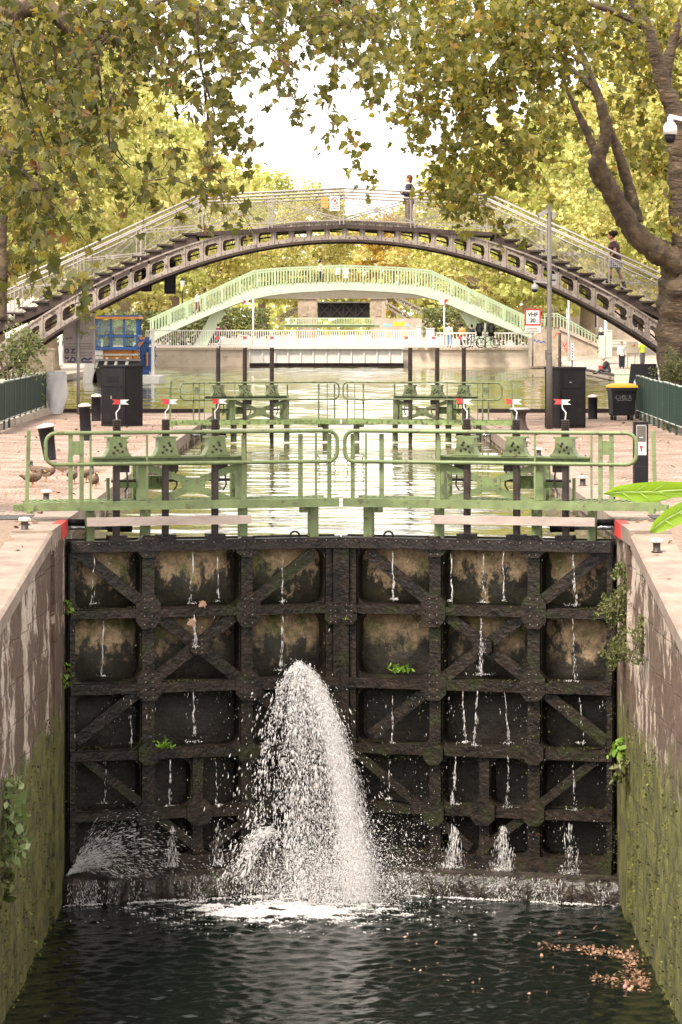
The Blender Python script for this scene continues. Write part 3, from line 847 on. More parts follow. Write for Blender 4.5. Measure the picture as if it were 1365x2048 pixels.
        # rack rod with its red and white vane
        top = ZL(390,838) if not far else zs1 + 0.98
        b = nb()
        rx = uu - 0.0
        b.box(rx-0.04, rx+0.04, -0.045, 0.03, ztop-(0.3 if far else 0.02), zb0-0.001)
        b.box(rx-0.055, rx-0.04, -0.03, 0.02, ztop+0.05, zb0-0.002)
        nrib = 9 if not far else 26
        prof = [(0.05, 0)]
        hh = top - zs1
        for q in range(nrib):
            prof += [(0.062, hh*(q+0.15)/nrib), (0.062, hh*(q+0.6)/nrib), (0.052, hh*(q+0.7)/nrib)]
        prof += [(0.05, hh)]
        b.lathe([(r_, zs1+0.001+z_) for r_, z_ in prof], 12, (rx, 0, 0))
        rod = b.build("rack_rod", M['rod'], root)
        b = nb(); b.tube([(rx,0,top),(rx-0.01,0,top+0.10),(rx+0.04,0,top+0.16),(rx+0.05,0,top+0.25)], 0.009, 6); b.build("vane_stem", M['white'], rod)
        zc_ = top+0.25
        sgn = 1 if side < 0 else -1
        X = lambda a: rx + 0.05 + sgn*a        # vanes all point the same way in the world
        b = nb(); pl = [(X(-.125),zc_+.045),(X(0),zc_+.035),(X(0),zc_-.03),(X(-.115),zc_-.03),(X(-.08),zc_+.008)]
        b.prism(pl, lambda a, z: (a, 0.012, z), lambda a, z: (a, -0.012, z)); b.build("vane", M['red'], rod)
        b = nb(); pl = [(X(.001),zc_+.035),(X(.13),zc_+.035),(X(.075),zc_+.0),(X(.13),zc_-.035),(X(.001),zc_-.03)]
        b.prism(pl, lambda a, z: (a, 0.012, z), lambda a, z: (a, -0.012, z)); b.build("vane_tail", M['white'], rod)
        # small gear case under the beam with hanging chain
        b = nb(); b.box(uu+0.06, uu+0.2, -0.2, -0.05, zb0-0.14, zb0-0.003); b.tube([(uu+.17,-.1,zb0-.14),(uu+.19,-.1,zb0-.34),(uu+.14,-.1,zb0-.42)], 0.014, 5); b.build("gear_case", M['rod'], root)
        if not far:
            b = nb(); b.box(rx-0.13, rx+0.13, -0.12, 0.10, ztop-0.015, ztop+0.06); b.build("rod_guide", M['iron_top'], root)
    # braced trestle
    zl = zA
    for px in (287, 485):
        b = nb(); uu = U(px); b.box(uu-0.068, uu+0.068, -0.06, 0.0, zl, zb0-0.001); b.box(uu-0.068, uu-0.05, -0.16, -0.0602, zl, zb0-0.002); b.build("trestle_post", g, root)
        b = nb(); b.box(uu-0.055, uu+0.055, -0.52, -0.42, zl-0.1, zb0-0.05); b.build("trestle_post", M['green_mossy'], root)
    cu, cz = U(387), ZL(387,970)
    b = nb(); b.box(cu-0.17, cu+0.17, -0.02, 0.012, cz-0.11, cz+0.11)
    for dx in (-.11,.11):
        for dz in (-.07,0,.07): b.blob((cu+dx, 0.013, cz+dz), (.012,.012,.012), 6, 4)
    b.build("cross_plate", g, root)
    for sx in (-1, 1):
        for sz in (-1, 1):
            ex = U(296) if sx < 0 else U(477)
            b = nb(); b.bar((cu+sx*0.12, -0.012-0.004*sz, cz+sz*0.075), (ex, -0.012-0.004*sz, cz+sz*0.26), 0.03, 0.10); b.build("cross_brace", g, root)
    b = nb(); b.tube([(U(232),-0.3,ZL(390,962)), (U(470),-0.3,ZL(390,962))], 0.022, 8); b.build("drive_shaft", M['rod'], root)
    b = nb(); b.box(U(305), U(340), -0.36, -0.2, ZL(390,978), ZL(390,952)); b.build("motor_case", M['green_mossy'], root)
    b = nb(); b.box(U(232), U(283), -0.2, -0.16, ZL(390,975), ZL(390,964)); b.build("side_brace", M['green_mossy'], root)
    b = nb(); uu = U(222); b.box(uu-0.02, uu+0.02, -0.22, -0.16, zA, ZL(390,955)); b.build("side_brace", g, root)
    # fender plank in front
    b = nb(); zp0, zp1 = ZL(390,1049,0.3), ZL(390,1032,0.3)
    b.box(U(174,.3), U(502,.3), 0.285, 0.345, zp0, zp1); b.build("fender_plank", M['plank'], root)
    for px in (182, 291, 486):
        b = nb(); uu = U(px); b.box(uu-0.05, uu+0.05, 0.061, 0.284, zp0+0.02, zp1-0.02); b.build("plank_bracket", M['green_mossy'], root)
    # hydraulic ram from the quay
    b = nb(); zz = ZL(200,1060)
    b.tube([(-0.15,-0.50,zz+0.02),(0.7,-0.45,zz)], 0.035, 10); b.build("ram_rod", M['steelrod'], root, True)
    b = nb(); b.tube([(0.7,-0.45,zz),(1.05,-0.43,zz-.01)], 0.06, 10); b.build("ram_cylinder", M['black'], root, True)
    b = nb(); b.tube([(0.02,-0.30,zz+0.10),(0.36,-0.26,zz+0.09)], 0.05, 8); b.build("hose", M['black'], root, True)
    if not far:
        b = nb(); n = 14; uu = U(660)-0.55 if side > 0 else U(590)
        b.tube([(uu+0.07*math.cos(math.pi*i/n), 0, ztop+0.07*math.sin(math.pi*i/n)) for i in range(n+1)], 0.016, 6); b.build("lifting_ring", M['rod'], root, True)
    return root
make_leaf(-1, GY0, "tall near lock gate leaf left of the water jet, beside the ducks")
make_leaf(1, GY0, "tall near lock gate leaf right of the water jet, beside the hanging ivy")
make_leaf(-1, 87.8, "farther green lock gate leaf with raised rods, in front of the blue cabin boat", far=True)
make_leaf(1, 87.8, "farther green lock gate leaf with raised rods, towards the yellow-lidded bin", far=True)

# dark strips standing in for the shaded open gate pits on both quays
for side in (-1, 1):
    b = MB(); x0, x1 = side*4.48, side*5.35
    b.box(min(x0,x1), max(x0,x1), 48.0, 49.1, -0.02, 0.012)
    o = b.build("pit_shade", M['iron_top']); recenter(o); tag(o, "dark strip standing for the shaded quay pit at the %s gate hinge" % ("left" if side < 0 else "right"), "pit shade")

# ------------------------------------------------------------------ falling water
def water_white():
    m = bpy.data.materials.new("white_water"); m.use_nodes = True
    t = m.node_tree; b = t.nodes["Principled BSDF"]
    b.inputs["Base Color"].default_value = (0.93,0.91,0.91,1); b.inputs["Roughness"].default_value = 0.25
    b.inputs["Roughness"].default_value = 0.6
    tr = t.nodes.new("ShaderNodeBsdfTranslucent"); tr.inputs[0].default_value = (0.95,0.93,0.93,1)
    x = t.nodes.new("ShaderNodeMixShader"); x.inputs[0].default_value = 0.5
    t.links.new(b.outputs[0], x.inputs[1]); t.links.new(tr.outputs[0], x.inputs[2]); tp = t.nodes.new("ShaderNodeBsdfTransparent"); x2 = t.nodes.new("ShaderNodeMixShader"); x2.inputs[0].default_value = 0.35
    t.links.new(x.outputs[0], x2.inputs[1]); t.links.new(tp.outputs[0], x2.inputs[2]); t.links.new(x2.outputs[0], t.nodes["Material Output"].inputs[0])
    return m
M['foam'] = water_white()
def drops(name, pos, size, vel=None, stretch=1.0, parent=None, flat=1.0):
    """pos (n,3), size (n,), drawn out along vel"""
    n = len(pos); pos = np.asarray(pos, float); size = np.asarray(size, float)
    if vel is None:
        d = NP.normal(size=(n,3)); d /= np.linalg.norm(d, axis=1, keepdims=True)
    else:
        d = vel/np.maximum(1e-6, np.linalg.norm(vel, axis=1, keepdims=True))
    r = NP.normal(size=(n,3)); a = np.cross(d, r); a /= np.linalg.norm(a, axis=1, keepdims=True); c = np.cross(d, a)
    st = stretch if hasattr(stretch, '__len__') else np.full(n, stretch)
    L = (d*(size*st)[:,None]); A = a*(size*(0.7+0.6*NP.random(n)))[:,None]; Cc = c*(size*(0.7+0.6*NP.random(n)))[:,None]
    V = np.stack([L, A, Cc, -A, -Cc, -L*(0.8+0.5*NP.random(n))[:,None]], 1)
    if flat != 1.0: V[:,:,2] *= flat
    V = V + pos[:,None,:]
    base = (np.arange(n)*6)[:,None,None]
    T = np.array([[0,1,2],[0,2,3],[0,3,4],[0,4,1],[5,2,1],[5,3,2],[5,4,3],[5,1,4]])[None]
    return np_mesh(name, V.reshape(-1,3), (base+T).reshape(-1,3), M['foam'], parent, True)
def ballistic(p0, v0, t):
    p = p0 + v0*t[:,None]; p[:,2] -= 4.905*t**2
    v = v0.copy(); v[:,2] -= 9.81*t
    return p, v
# main jet: a dense sheet falling to the right, torn strands to the left
src = np.array([PX(597,48.6), 48.45, PZ(1334,48.6)])
def jetpart(n, vx, vy, vz, tt, jit, size):
    p0 = src + NP.normal(size=(n,3))*np.array([0.025,0.04,0.035])
    p, v = ballistic(p0, np.stack([vx,vy,vz],1), tt)
    return p + NP.normal(size=(n,3))*(0.010+jit*tt)[:,None], v, size
parts_ = []
n = 66000; parts_.append(jetpart(n, NP.normal(1.14,0.15,n), -np.abs(NP.normal(.6,.45,n)), NP.normal(0,.10,n), .03+.88*NP.random(n)**.52, .05, np.exp(NP.normal(math.log(.0024),.4,n))))
n = 13000; parts_.append(jetpart(n, NP.uniform(-.1,1.1,n), -np.abs(NP.normal(.9,.6,n)), NP.normal(0,.16,n), .05+.87*NP.random(n)**.42, .07, np.exp(NP.normal(math.log(.0028),.5,n))))
for q in range(26):
    n = random.randint(110,330); vx_ = random.choice([random.uniform(-1.05,.1), random.uniform(-1.05,.1), random.uniform(.1,1.3)]); tc_ = random.uniform(.1,.8)
    tt = np.clip(np.where(NP.random(n) < .6, NP.uniform(.03,.9,n), NP.normal(tc_,.06,n)), .02, .92)
    parts_.append(jetpart(n, NP.normal(vx_,.03,n), np.full(n,-abs(random.gauss(.8,.6)))+NP.normal(0,.05,n), NP.normal(random.gauss(0,.2),.05,n), tt, .04, np.exp(NP.normal(math.log(.0052),.55,n))))
n = 2600; parts_.append(jetpart(n, NP.normal(.1,.75,n), -np.abs(NP.normal(1.,.8,n)), NP.normal(.2,.4,n), .05+.87*NP.random(n)**.7, .16, np.exp(NP.normal(math.log(.0062),.5,n))))
n = 500; parts_.append(jetpart(n, NP.normal(.0,.12,n), -np.abs(NP.normal(.2,.2,n)), NP.uniform(.2,.95,n), .12*NP.random(n), .1, np.exp(NP.normal(math.log(.006),.4,n))))
p = np.concatenate([q[0] for q in parts_]); v = np.concatenate([q[1] for q in parts_]); sz = np.minimum(np.concatenate([q[2] for q in parts_]), .024)
ok = (p[:,2] > WL) & (p[:,1] < 48.6) & (p[:,0] < .80)
jet = drops("water_jet", p[ok], sz[ok], v[ok], np.where(sz[ok] < .004, NP.uniform(3,11,ok.sum()), NP.uniform(1.2,4.0,ok.sum())))
tag(jet, "tall white jet of water bursting down from between the lock gates", "water jet")
# fine mist and splash at its foot
n = 34000
q = NP.normal(size=(n,3))*np.array([0.62,0.5,0.5]) + np.array([-0.16,47.5,WL+0.2])
q[:,0] += (q[:,2]-WL)*0.12
ok = (q[:,2] > WL-0.01) & (NP.random(n) < np.exp(-np.maximum(0,q[:,2]-WL)*0.55))
o = drops("splash", q[ok], np.exp(NP.normal(math.log(0.0040),0.45,ok.sum())), None, 1.4)
tag(o, "dense white splash and mist where the big jet hits the water", "splash")
# side strands of the jet
n = 1300
p0 = np.array([PX(548,48.3), 48.0, PZ(1660,48.3)]) + NP.normal(size=(n,3))*0.05
v0 = np.stack([NP.normal(-1.35,0.28,n), NP.normal(-0.4,0.3,n), NP.normal(0.35,0.35,n)],1)
tt = 0.42*NP.random(n)**0.8
p, v = ballistic(p0, v0, tt); ok = p[:,2] > WL+0.3
o = drops("side_spray", p[ok], np.exp(NP.normal(math.log(0.0040),0.5,ok.sum())), v[ok], 4.0); tag(o, "white slanting side spray thrown left from the big jet", "spray")
# fan spray at the left wall: bundles of thin arcs
P_, V_ = [], []
for a in range(420):
    ang = R(random.choice([random.gauss(50,7), random.gauss(33,6), random.uniform(14,72)])); sp = random.uniform(2.6,5.2)
    m_ = random.randint(3,16); t0_ = 0.0 if random.random() < .4 else random.uniform(0.0,0.3)
    tq = t0_ + np.sort(NP.random(m_)**1.4)*random.uniform(0.10,0.40)
    vv = np.tile(np.array([sp*math.cos(ang), random.gauss(-0.35,0.22), sp*math.sin(ang)]), (m_,1))
    vv = vv*(1+NP.normal(0,.05,(m_,3))); pp, vv2 = ballistic(np.tile(np.array([-3.86+random.gauss(0,.015), 47.75, ZB+0.02]),(m_,1)), vv, tq)
    P_.append(pp); V_.append(vv2)
p = np.concatenate(P_); v = np.concatenate(V_); ok = p[:,2] > ZB-0.02
o = drops("fan_spray", p[ok], np.exp(NP.normal(math.log(0.0027),0.4,ok.sum())), v[ok], NP.uniform(2,11,ok.sum()))
tag(o, "fan of fine spray squirting from the corner by the mossy left wall", "spray")

# trickles leaking down the gates
def leafpt(px, py, w):
    """world point on the near leaf plane, either side"""
    m_ = px if px < CX else 2*CX - px
    u_, z_ = uz(m_, py, w)
    x_ = -GX + u_*cA + w*sA; y_ = GY0 + u_*sA - w*cA
    return np.array([x_ if px < CX else -x_, y_, z_])
TR = [(188,1104,1214,9,"top"),(387,1104,1211,7,"top"),(436,1110,1208,4,"top"),(566,1102,1205,6,"top"),(207,1236,1357,8,"second"),
      (389,1232,1300,10,"second"),(566,1235,1346,12,"second"),(388,1385,1490,9,"third"),(262,1385,1488,4,"third"),(342,1517,1613,9,"fourth"),
      (432,1517,1612,7,"fourth"),(345,1652,1737,13,"lowest"),(437,1650,1733,13,"lowest"),(212,1520,1612,5,"fourth"),
      (785,1102,1203,6,"top"),(903,1104,1207,4,"top"),(967,1102,1208,9,"top"),(1006,1104,1206,4,"top"),(962,1236,1351,14,"second"),
      (1147,1104,1215,6,"top"),(1147,1238,1362,10,"second"),(785,1385,1490,5,"third"),(925,1385,1490,8,"third"),(955,1372,1492,9,"third"),(1010,1385,1492,5,"third"),
      (780,1517,1605,6,"fourth"),(911,1517,1613,9,"fourth"),(1017,1517,1617,10,"fourth"),(1146,1520,1620,7,"fourth"),(910,1652,1738,20,"lowest"),(1006,1652,1742,20,"lowest"),(1140,1650,1752,16,"lowest"),(1160,1385,1490,6,"third")]
side_n = {}
for (px, ya, yb, wd, row) in TR:
    a = leafpt(px, ya+random.uniform(-4,6), 0.17); e = leafpt(px+random.gauss(0,3), yb+(random.uniform(-4,4) if row == 'lowest' else random.uniform(-6,2)), 0.19)
    hgt = a[2]-e[2]; nn = int((34 + 17*wd*hgt)*(1 if row != "lowest" else 1.8)*random.choice([.35,.6,.9,1.2]))
    t = NP.random(nn)**0.85
    # water breaks up: keep it in runs with gaps between them
    gaps = np.sin(t*random.uniform(17,26)+random.random()*6)+np.sin(t*random.uniform(37,52)+random.random()*6)
    t = t[gaps > random.choice([-3,-1.2,-.6])]; nn = len(t)
    pos = a + (e-a)*t[:,None]
    spread = wd/140*(0.05+0.30*t) if row != "lowest" else wd/140*0.8*(0.25+t)
    drift = random.gauss(0,.03)
    pos[:,0] += drift*t**2 + 0.006*np.sin(t*13+px) + NP.normal(size=nn)*spread*0.7; pos[:,1] += NP.normal(size=nn)*0.02 - 0.05*t
    vel = np.tile(np.array([0,0,-1.0]),(nn,1)); vel[:,:2] += NP.normal(size=(nn,2))*0.10
    s_ = np.exp(NP.normal(math.log(0.0024),0.45,nn)); st_ = NP.uniform(4,14,nn)
    ns = int(4+wd*(4 if row != "lowest" else 12)); sp = np.tile(e,(ns,1)) + NP.normal(size=(ns,3))*np.array([0.012+0.0045*wd*random.uniform(.5,1.5),0.03,0.014 if row != 'lowest' else .05])
    sp[:,2] = e[2] + np.abs(sp[:,2]-e[2])
    pos = np.concatenate([pos, sp]); vel = np.concatenate([vel, NP.normal(size=(ns,3))]); s_ = np.concatenate([s_, np.exp(NP.normal(math.log(0.0036),0.5,ns))]); st_ = np.concatenate([st_, np.full(ns,1.5)])
    o = drops("water_trickle", pos, s_, vel, st_); o.location = (0,0,0)
    lf = "left" if px < CX else "right"
    side_n.setdefault((lf,row),[]).append((px,wd,o))
for (lf,row), lst in side_n.items():
    lst.sort(key=lambda q: q[0] if lf == "left" else -q[0])
    for i, (px, wd, o) in enumerate(lst):
        what = "wide white" if wd > 11 else ("white" if wd > 7 else "thin")
        place = ["nearest the lock wall", "second from the lock wall", "third from the lock wall", "fourth from the lock wall", "fifth from the lock wall"][i]
        tag(o, "%s water trickle, %s row of %s gate leaf, %s" % (what, row, lf, place), "water trickle", "trickles of water leaking down the gates")
        recenter(o)

# foam on the lower water
n = 70000
q = np.stack([NP.normal(-0.72,1.05,n), NP.normal(46.95,0.7,n)],1)
nzv = np.sin(q[:,0]*5.1+q[:,1]*3.3)+np.sin(q[:,0]*11.7-q[:,1]*9.1)+np.sin(q[:,0]*2.3+q[:,1]*17.0)+0.8*np.sin(q[:,0]*23+q[:,1]*31)
dens = np.exp(-((q[:,0]+0.75)/1.1)**2-((q[:,1]-46.85)/0.62)**2)
ok = (nzv*0.5 + dens*2.9 - 1.35 > NP.normal(0,0.45,n)) & (np.abs(q[:,0]) < 3.9) & (q[:,1] < 47.5+ (1-np.abs(q[:,0])/3.95)*GMID - 0.05)
q = q[ok]
e2 = []
for s in (-1,1):                       # line of bubbles along the sill
    xs_ = NP.uniform(0,3.9,1500)*s; ys_ = GY0-0.74+(1-np.abs(xs_)/3.95)*GMID - np.abs(NP.normal(0,0.05,1500))
    keep = np.sin(xs_*4.3)+np.sin(xs_*11+2) > -0.3+NP.normal(0,0.4,1500)
    e2.append(np.stack([xs_,ys_],1)[keep])
q = np.concatenate([q]+e2)
pos = np.concatenate([q, np.full((len(q),1), WL+0.008)],1)
pos[:,2] += NP.random(len(q))*0.018
o = drops("foam", pos, np.exp(NP.normal(math.log(0.0072),0.55,len(q))), None, 1.5, None, 0.5)
tag(o, "patch of white foam spreading on the dark water", "foam", kind="stuff")

# drips hanging in curtains below the beams
n = 2600
rows_ = [(1384,1440),(1384,1490),(1516,1600),(1636,1700),(1234,1262),(1102,1130)]
pos = []
for i in range(n):
    ya, yb = rows_[random.choice([0,0,1,1,2,2,3,3,3,4,5])]
    px = random.uniform(145,1220)
    if 660 < px < 705: continue
    y = ya + (yb-ya)*random.random()**1.5
    if math.sin(px*.031)+math.sin(px*.083+ya) < random.uniform(-1.2,.9): continue
    pos.append(leafpt(px, y, random.uniform(.02,.16)))
pos = np.array(pos); k = len(pos)
o = drops("dripping_water", pos, np.exp(NP.normal(math.log(0.0026),0.4,k)), np.tile([[0,0,-1.]],(k,1))+NP.normal(0,.06,(k,3)), NP.uniform(1.5,6,k)); tag(o, "fine curtain of drips falling under the beams of the lock gates", "drips", kind="stuff")

# thin spill over the front of the sill
n = 5200; xs_ = NP.uniform(-3.85,3.85,n); keep = np.sin(xs_*3.1)+np.sin(xs_*8.7+1)+.7*np.sin(xs_*21) > NP.normal(.2,.5,n); xs_ = xs_[keep]; k = len(xs_)
tz_ = NP.random(k)**.8
pos = np.stack([xs_+NP.normal(0,.01,k), GY0-0.66+(1-np.abs(xs_)/3.95)*GMID-.06*tz_-.04, -5.06-.33*tz_],1)
o = drops("spill", pos, np.exp(NP.normal(math.log(0.0030),0.4,k)), np.tile([[0,0,-1.]],(k,1))+NP.normal(0,.1,(k,3)), NP.uniform(1.5,6,k)); tag(o, "thin white spill of water running over the front of the sill", "spill", kind="stuff")
# ------------------------------------------------------------------ dark iron footbridge
BY, BY2, BC = 102.0, 104.4, 690.0
root = thing("arched_footbridge", "dark iron arched footbridge with stepped ends and pale mesh railings across the canal", "footbridge", (PX(BC,BY), (BY+BY2)/2, 0))
inv = Matrix.Translation(root.location).inverted()
def nb(): return MB(lambda p: inv @ p)
def low(px): return 479 + 5.5e-4*(px-BC)**2
def up(px): return low(px) - (34 + 13*abs(px-BC)/620)
def bx(px): return PX(px, BY)
def bz(py): return PZ(py, BY)
PITCH = 35.6
for Yr in (BY, BY2):
    b = nb()
    for i in range(-21, 21):
        c = BC + (i+0.5)*PITCH; hw = PITCH/2
        def mp(loop):
            out = []
            for s, t in loop:
                px = c + s; out.append((bx(px), bz(low(px) + (up(px)-low(px))*t)))
            return out
        i_ = mp(rrect(-12.2, 12.2, 0.24, 0.74, 0.001, 4))
        # rounded corners measured in (px, t)
        pts = []
        rx, rt = 5.0, 0.15
        for cx_, ct_, a0 in ((12.4-rx,0.22+rt,-90),(12.4-rx,0.76-rt,0),(-12.4+rx,0.76-rt,90),(-12.4+rx,0.22+rt,180)):
            for k in range(5):
                a = R(a0+90*k/4); pts.append((cx_+rx*math.cos(a), ct_+rt*math.sin(a)))
        b.holed(mp(rrect_outer(-hw, hw, 0, 1)), mp(pts), Yr-0.03, Yr+0.03)
    if Yr == BY:
        b.mi = 1
        for i in range(-21, 21):
            c = BC + (i+0.5)*PITCH
            for t in (0.09, 0.89):
                for s in (-8, 8):
                    px = c+s; b.blob((bx(px), Yr-0.032, bz(low(px)+(up(px)-low(px))*t)), (0.018,0.012,0.018), 6, 4)
    rib = b.build("arch_rib", [M['bridge'], M['bridge_dark']], root)
    for nm, fn, th, ww, mm in (("bottom_flange", lambda px: low(px)+2.2, 0.075, 0.16, 'bridge_dark'), ("top_flange", lambda px: up(px)-1.6, 0.05, 0.13, 'bridge')):
        b = nb(); xs = [BC + (i-60)*PITCH*21/60 for i in range(121)]
        for a, e in zip(xs[:-1], xs[1:]):
            b.bar((bx(a),Yr,bz(fn(a))), (bx(e),Yr,bz(fn(e))), ww, th)
        b.build(nm, M[mm], rib)
    for i in range(-21, 22):
        px = BC + i*PITCH; b = nb()
        b.bar((bx(px),Yr-0.045,bz(low(px))), (bx(px),Yr-0.045,bz(up(px))), 0.05, 0.03)
        b.build("cell_rib", M['bridge'], rib)
b = nb()
for i in range(-20, 21, 2):
    px = BC + i*PITCH
    z = bz(low(px)*0.55+up(px)*0.45); b.bar((bx(px),BY+0.035,z), (bx(px),BY2-0.035,z), 0.07, 0.10)
    if i < 20: 
        pq = BC+(i+2)*PITCH; z2 = bz(low(pq)*0.55+up(pq)*0.45)
        b.bar((bx(px)+0.04,BY+0.05,z+0.06), (bx(pq)-0.04,BY2-0.05,z2+0.06), 0.03, 0.04)
b.build("cross_bracing", M['bridge_dark'], root)
def decky(px): return 448.5 + 16*abs(px-BC)/295
b = nb()
xs = [395 + (985-395)*i/24 for i in range(25)]
for a, e in zip(xs[:-1], xs[1:]):
    za, ze = bz(decky(a)), bz(decky(e))
    x0, x1 = bx(a)+0.002, bx(e)-0.002
    y0, y1 = BY-0.14, BY2+0.14
    b.add([(x0,y0,za-.12),(x1,y0,ze-.12),(x1,y1,ze-.12),(x0,y1,za-.12),(x0,y0,za),(x1,y0,ze),(x1,y1,ze),(x0,y1,za)],
          [(0,3,2,1),(4,5,6,7),(0,1,5,4),(1,2,6,5),(2,3,7,6),(3,0,4,7)])
b.build("deck", M['bridge_dark'], root)
for s in (-1, 1):
    for i in range(40):
        pa = (393 if s < 0 else 987) + s*24.9*i; py = 466 + 11.35*i
        b = nb(); x0, x1 = sorted((bx(pa)-s*0.05, bx(pa+s*24.9)+s*0.06)); z = bz(py)
        if z < 0.12: break
        b.box(x0, x1, BY-0.12, BY2+0.12, z-0.055, z)
        xa, xb = (x1-0.04, x1-0.005) if s < 0 else (x0+0.005, x0+0.04)
        for yy_ in (BY-0.04, BY2+0.0):
            q = bx(pa+s*24.9) if True else 0
            b.xz([(x1-0.06,z-0.0555),(x0+0.06,z-0.0555),((x0+0.08) if s > 0 else (x1-0.08),z-0.27)], yy_, yy_+0.04)
        b.build("step", M['bridge_dark'], root)
    for Yr in (BY, BY2):
        b = nb(); pa = 393 if s < 0 else 987
        b.bar((bx(pa),Yr,bz(476)), (bx(pa+s*24.9*33),Yr,bz(476+11.35*33)), 0.12, 0.24); b.build("stair_stringer", M['bridge_dark'], root)
def raily(px):
    d = abs(px-BC)
    return 377 + 14*d/292 if d < 292 else 391 + 0.4615*(d-292)
posts = [BC-14-290-126*k for k in (3,2,1)]
posts = [26,152,278,402,541,684,826,970,1088,1214,1340]
for Yr in (BY-0.10, BY2+0.10):
    sg = -1 if Yr < 103 else 1
    rl = nb()
    knots = [-260] + posts[:4] + [690-1] + posts[6:] + [1640]
    knots = [-260, 398, 690, 982, 1640]
    for a, e in zip(knots[:-1], knots[1:]):
        rl.tube([(bx(a),Yr,bz(raily(a))), (bx(e),Yr,bz(raily(e)))], 0.035, 8)
    rl.build("top_rail", M['rail'], root, True)
    b = nb()
    for a, e in zip(knots[:-1], knots[1:]):
        b.tube([(bx(a),Yr,bz(raily(a)+13)), (bx(e),Yr,bz(raily(e)+13))], 0.027, 8)
    b.build("hand_rail", M['rail'], root, True)
    b = nb()
    for a, e in zip(knots[:-1], knots[1:]):
        b.bar((bx(a),Yr,bz(raily(a)+62)), (bx(e),Yr,bz(raily(e)+62)), 0.02, 0.03)
    b.build("bottom_rail", M['rail'], root)
    allp = [-226,-100] + posts + [1466,1592]
    for px in allp:
        b = nb()
        for d in (-0.075, 0.045): b.box(bx(px)+d, bx(px)+d+0.03, Yr-0.02, Yr+0.02, bz(raily(px)+74), bz(raily(px)+1))
        b.build("rail_post", M['rail'], root)
    for a, e in zip(allp[:-1], allp[1:]):
        T = lambda px, d: (bx(px), Yr, bz(raily(px)+d))
        b = nb()
        b.bar(Vector(T(a,14)), Vector(T(e,60)), 0.02, 0.032); b.bar(Vector(T(a,60))+Vector((0,.022,0)), Vector(T(e,14))+Vector((0,.022,0)), 0.02, 0.032)
        mpx = (a+e)/2; cz = bz((raily(a)+raily(e))/2+37)
        b.tube([(bx(mpx),Yr-0.03,cz),(bx(mpx),Yr+0.04,cz)], 0.06, 10)
        b.build("rail_cross", M['rail'], root)
        # chain-link infill
        b = nb(); wpx = e-a; nW = 13
        H = 47.0; step = 6.2
        k = -H
        while k < wpx:
            for dr in (1, -1):
                s0, s1 = max(0, k), min(wpx, k+H)
                if s1 - s0 > 1:
                    t0 = (s0-k)/H; t1 = (s1-k)/H
                    if dr < 0: t0, t1 = 1-t0, 1-t1
                    b.bar(Vector(T(a+s0, 14+47*t0)), Vector(T(a+s1, 14+47*t1)), 0.0055, 0.0055)
            k += step
        b.build("mesh_infill", M['mesh'], root)
# stone footings on both quays
for s in (-1, 1):
    b = nb(); xa, xb = sorted((s*11.6, s*14.5)); b.box(xa, xb, BY-0.5, BY2+0.5, -3.0 if s else 0, 1.2); b.build("footing", M['stone_wall'], root)

def text_mesh(s, size, mat_, loc, parent=None, name="lettering", rz=0.0, ext=0.003, align='CENTER', bold=0.0):
    cu = bpy.data.curves.new(name, 'FONT'); cu.body = s; cu.size = size; cu.extrude = ext; cu.offset = bold; cu.align_x = align; cu.align_y = 'CENTER'
    tmp = bpy.data.objects.new("tmp", cu); C.objects.link(tmp)
    dg = bpy.context.evaluated_depsgraph_get(); me = bpy.data.meshes.new_from_object(tmp.evaluated_get(dg))
    bpy.data.objects.remove(tmp); me.name = name
    me.transform(Matrix.Rotation(R(90), 4, 'X'))
    if len(me.materials): me.materials.clear()
    me.materials.append(mat_)
    o = bpy.data.objects.new(name, me); C.objects.link(o)
    if parent: o.parent = parent
    o.location = loc; o.rotation_euler = (0,0,rz)
    return o
# notices tied to the railing
NY = BY-0.16
def panel(name, px0, px1, py0, py1, Y, m, label, cat, th=0.012):
    root = thing(name, label, cat, (PX((px0+px1)/2,Y), Y, PZ(py1,Y)))
    w, h = (px1-px0)*Y/F, (py1-py0)*Y/F
    b = MB(); b.box(-w/2, w/2, 0, th, 0, h); b.build("panel", m, root)
    return root, w, h
r_, w, h = panel("warning_notice", 660, 680, 392, 421, NY, M['white'], "white notice with a red barred circle tied to the top of the dark footbridge", "notice")
b = MB(); n = 28; cz = h*0.66; rr_ = w*0.33
for i in range(n):
    a0, a1 = 2*math.pi*i/n, 2*math.pi*(i+1)/n
    b.bar((rr_*math.cos(a0),-0.004,cz+rr_*math.sin(a0)), (rr_*math.cos(a1),-0.004,cz+rr_*math.sin(a1)), 0.006, 0.022)
b.bar((-rr_*0.7,-0.006,cz+rr_*0.7),(rr_*0.7,-0.006,cz-rr_*0.7),0.006,0.022); b.build("barred_ring", M['signred'], r_)
b = MB(); b.bar((-rr_*.4,-0.0035,cz-rr_*.45),(rr_*.45,-0.0035,cz+rr_*.4),0.004,0.03); b.bar((-rr_*.1,-0.0037,cz),(rr_*.15,-0.0037,cz+rr_*.5),0.004,0.02); b.build("pictogram", M['ink'], r_)
text_mesh("BAIGNADE", 0.055, M['ink'], (0,-0.004,h*0.27), r_); text_mesh("INTERDITE", 0.052, M['ink'], (0,-0.004,h*0.14), r_)
r_, w, h = panel("paper_sheet", 691, 712, 401, 430, NY, M['white'], "blank white paper sheet behind the middle post of the footbridge railing", "paper")
b = MB()
for k in range(5): b.box(-w*0.36, w*0.36-0.05*(k%2), -0.003, -0.0005, h*(0.2+0.11*k), h*(0.2+0.11*k)+0.008)
b.build("faint_print", M['greymetal'], r_)
r_, w, h = panel("card_sheet", 643, 657, 394, 415, NY, M['cardboard'], "small orange card tied to the footbridge railing left of the notice", "card")
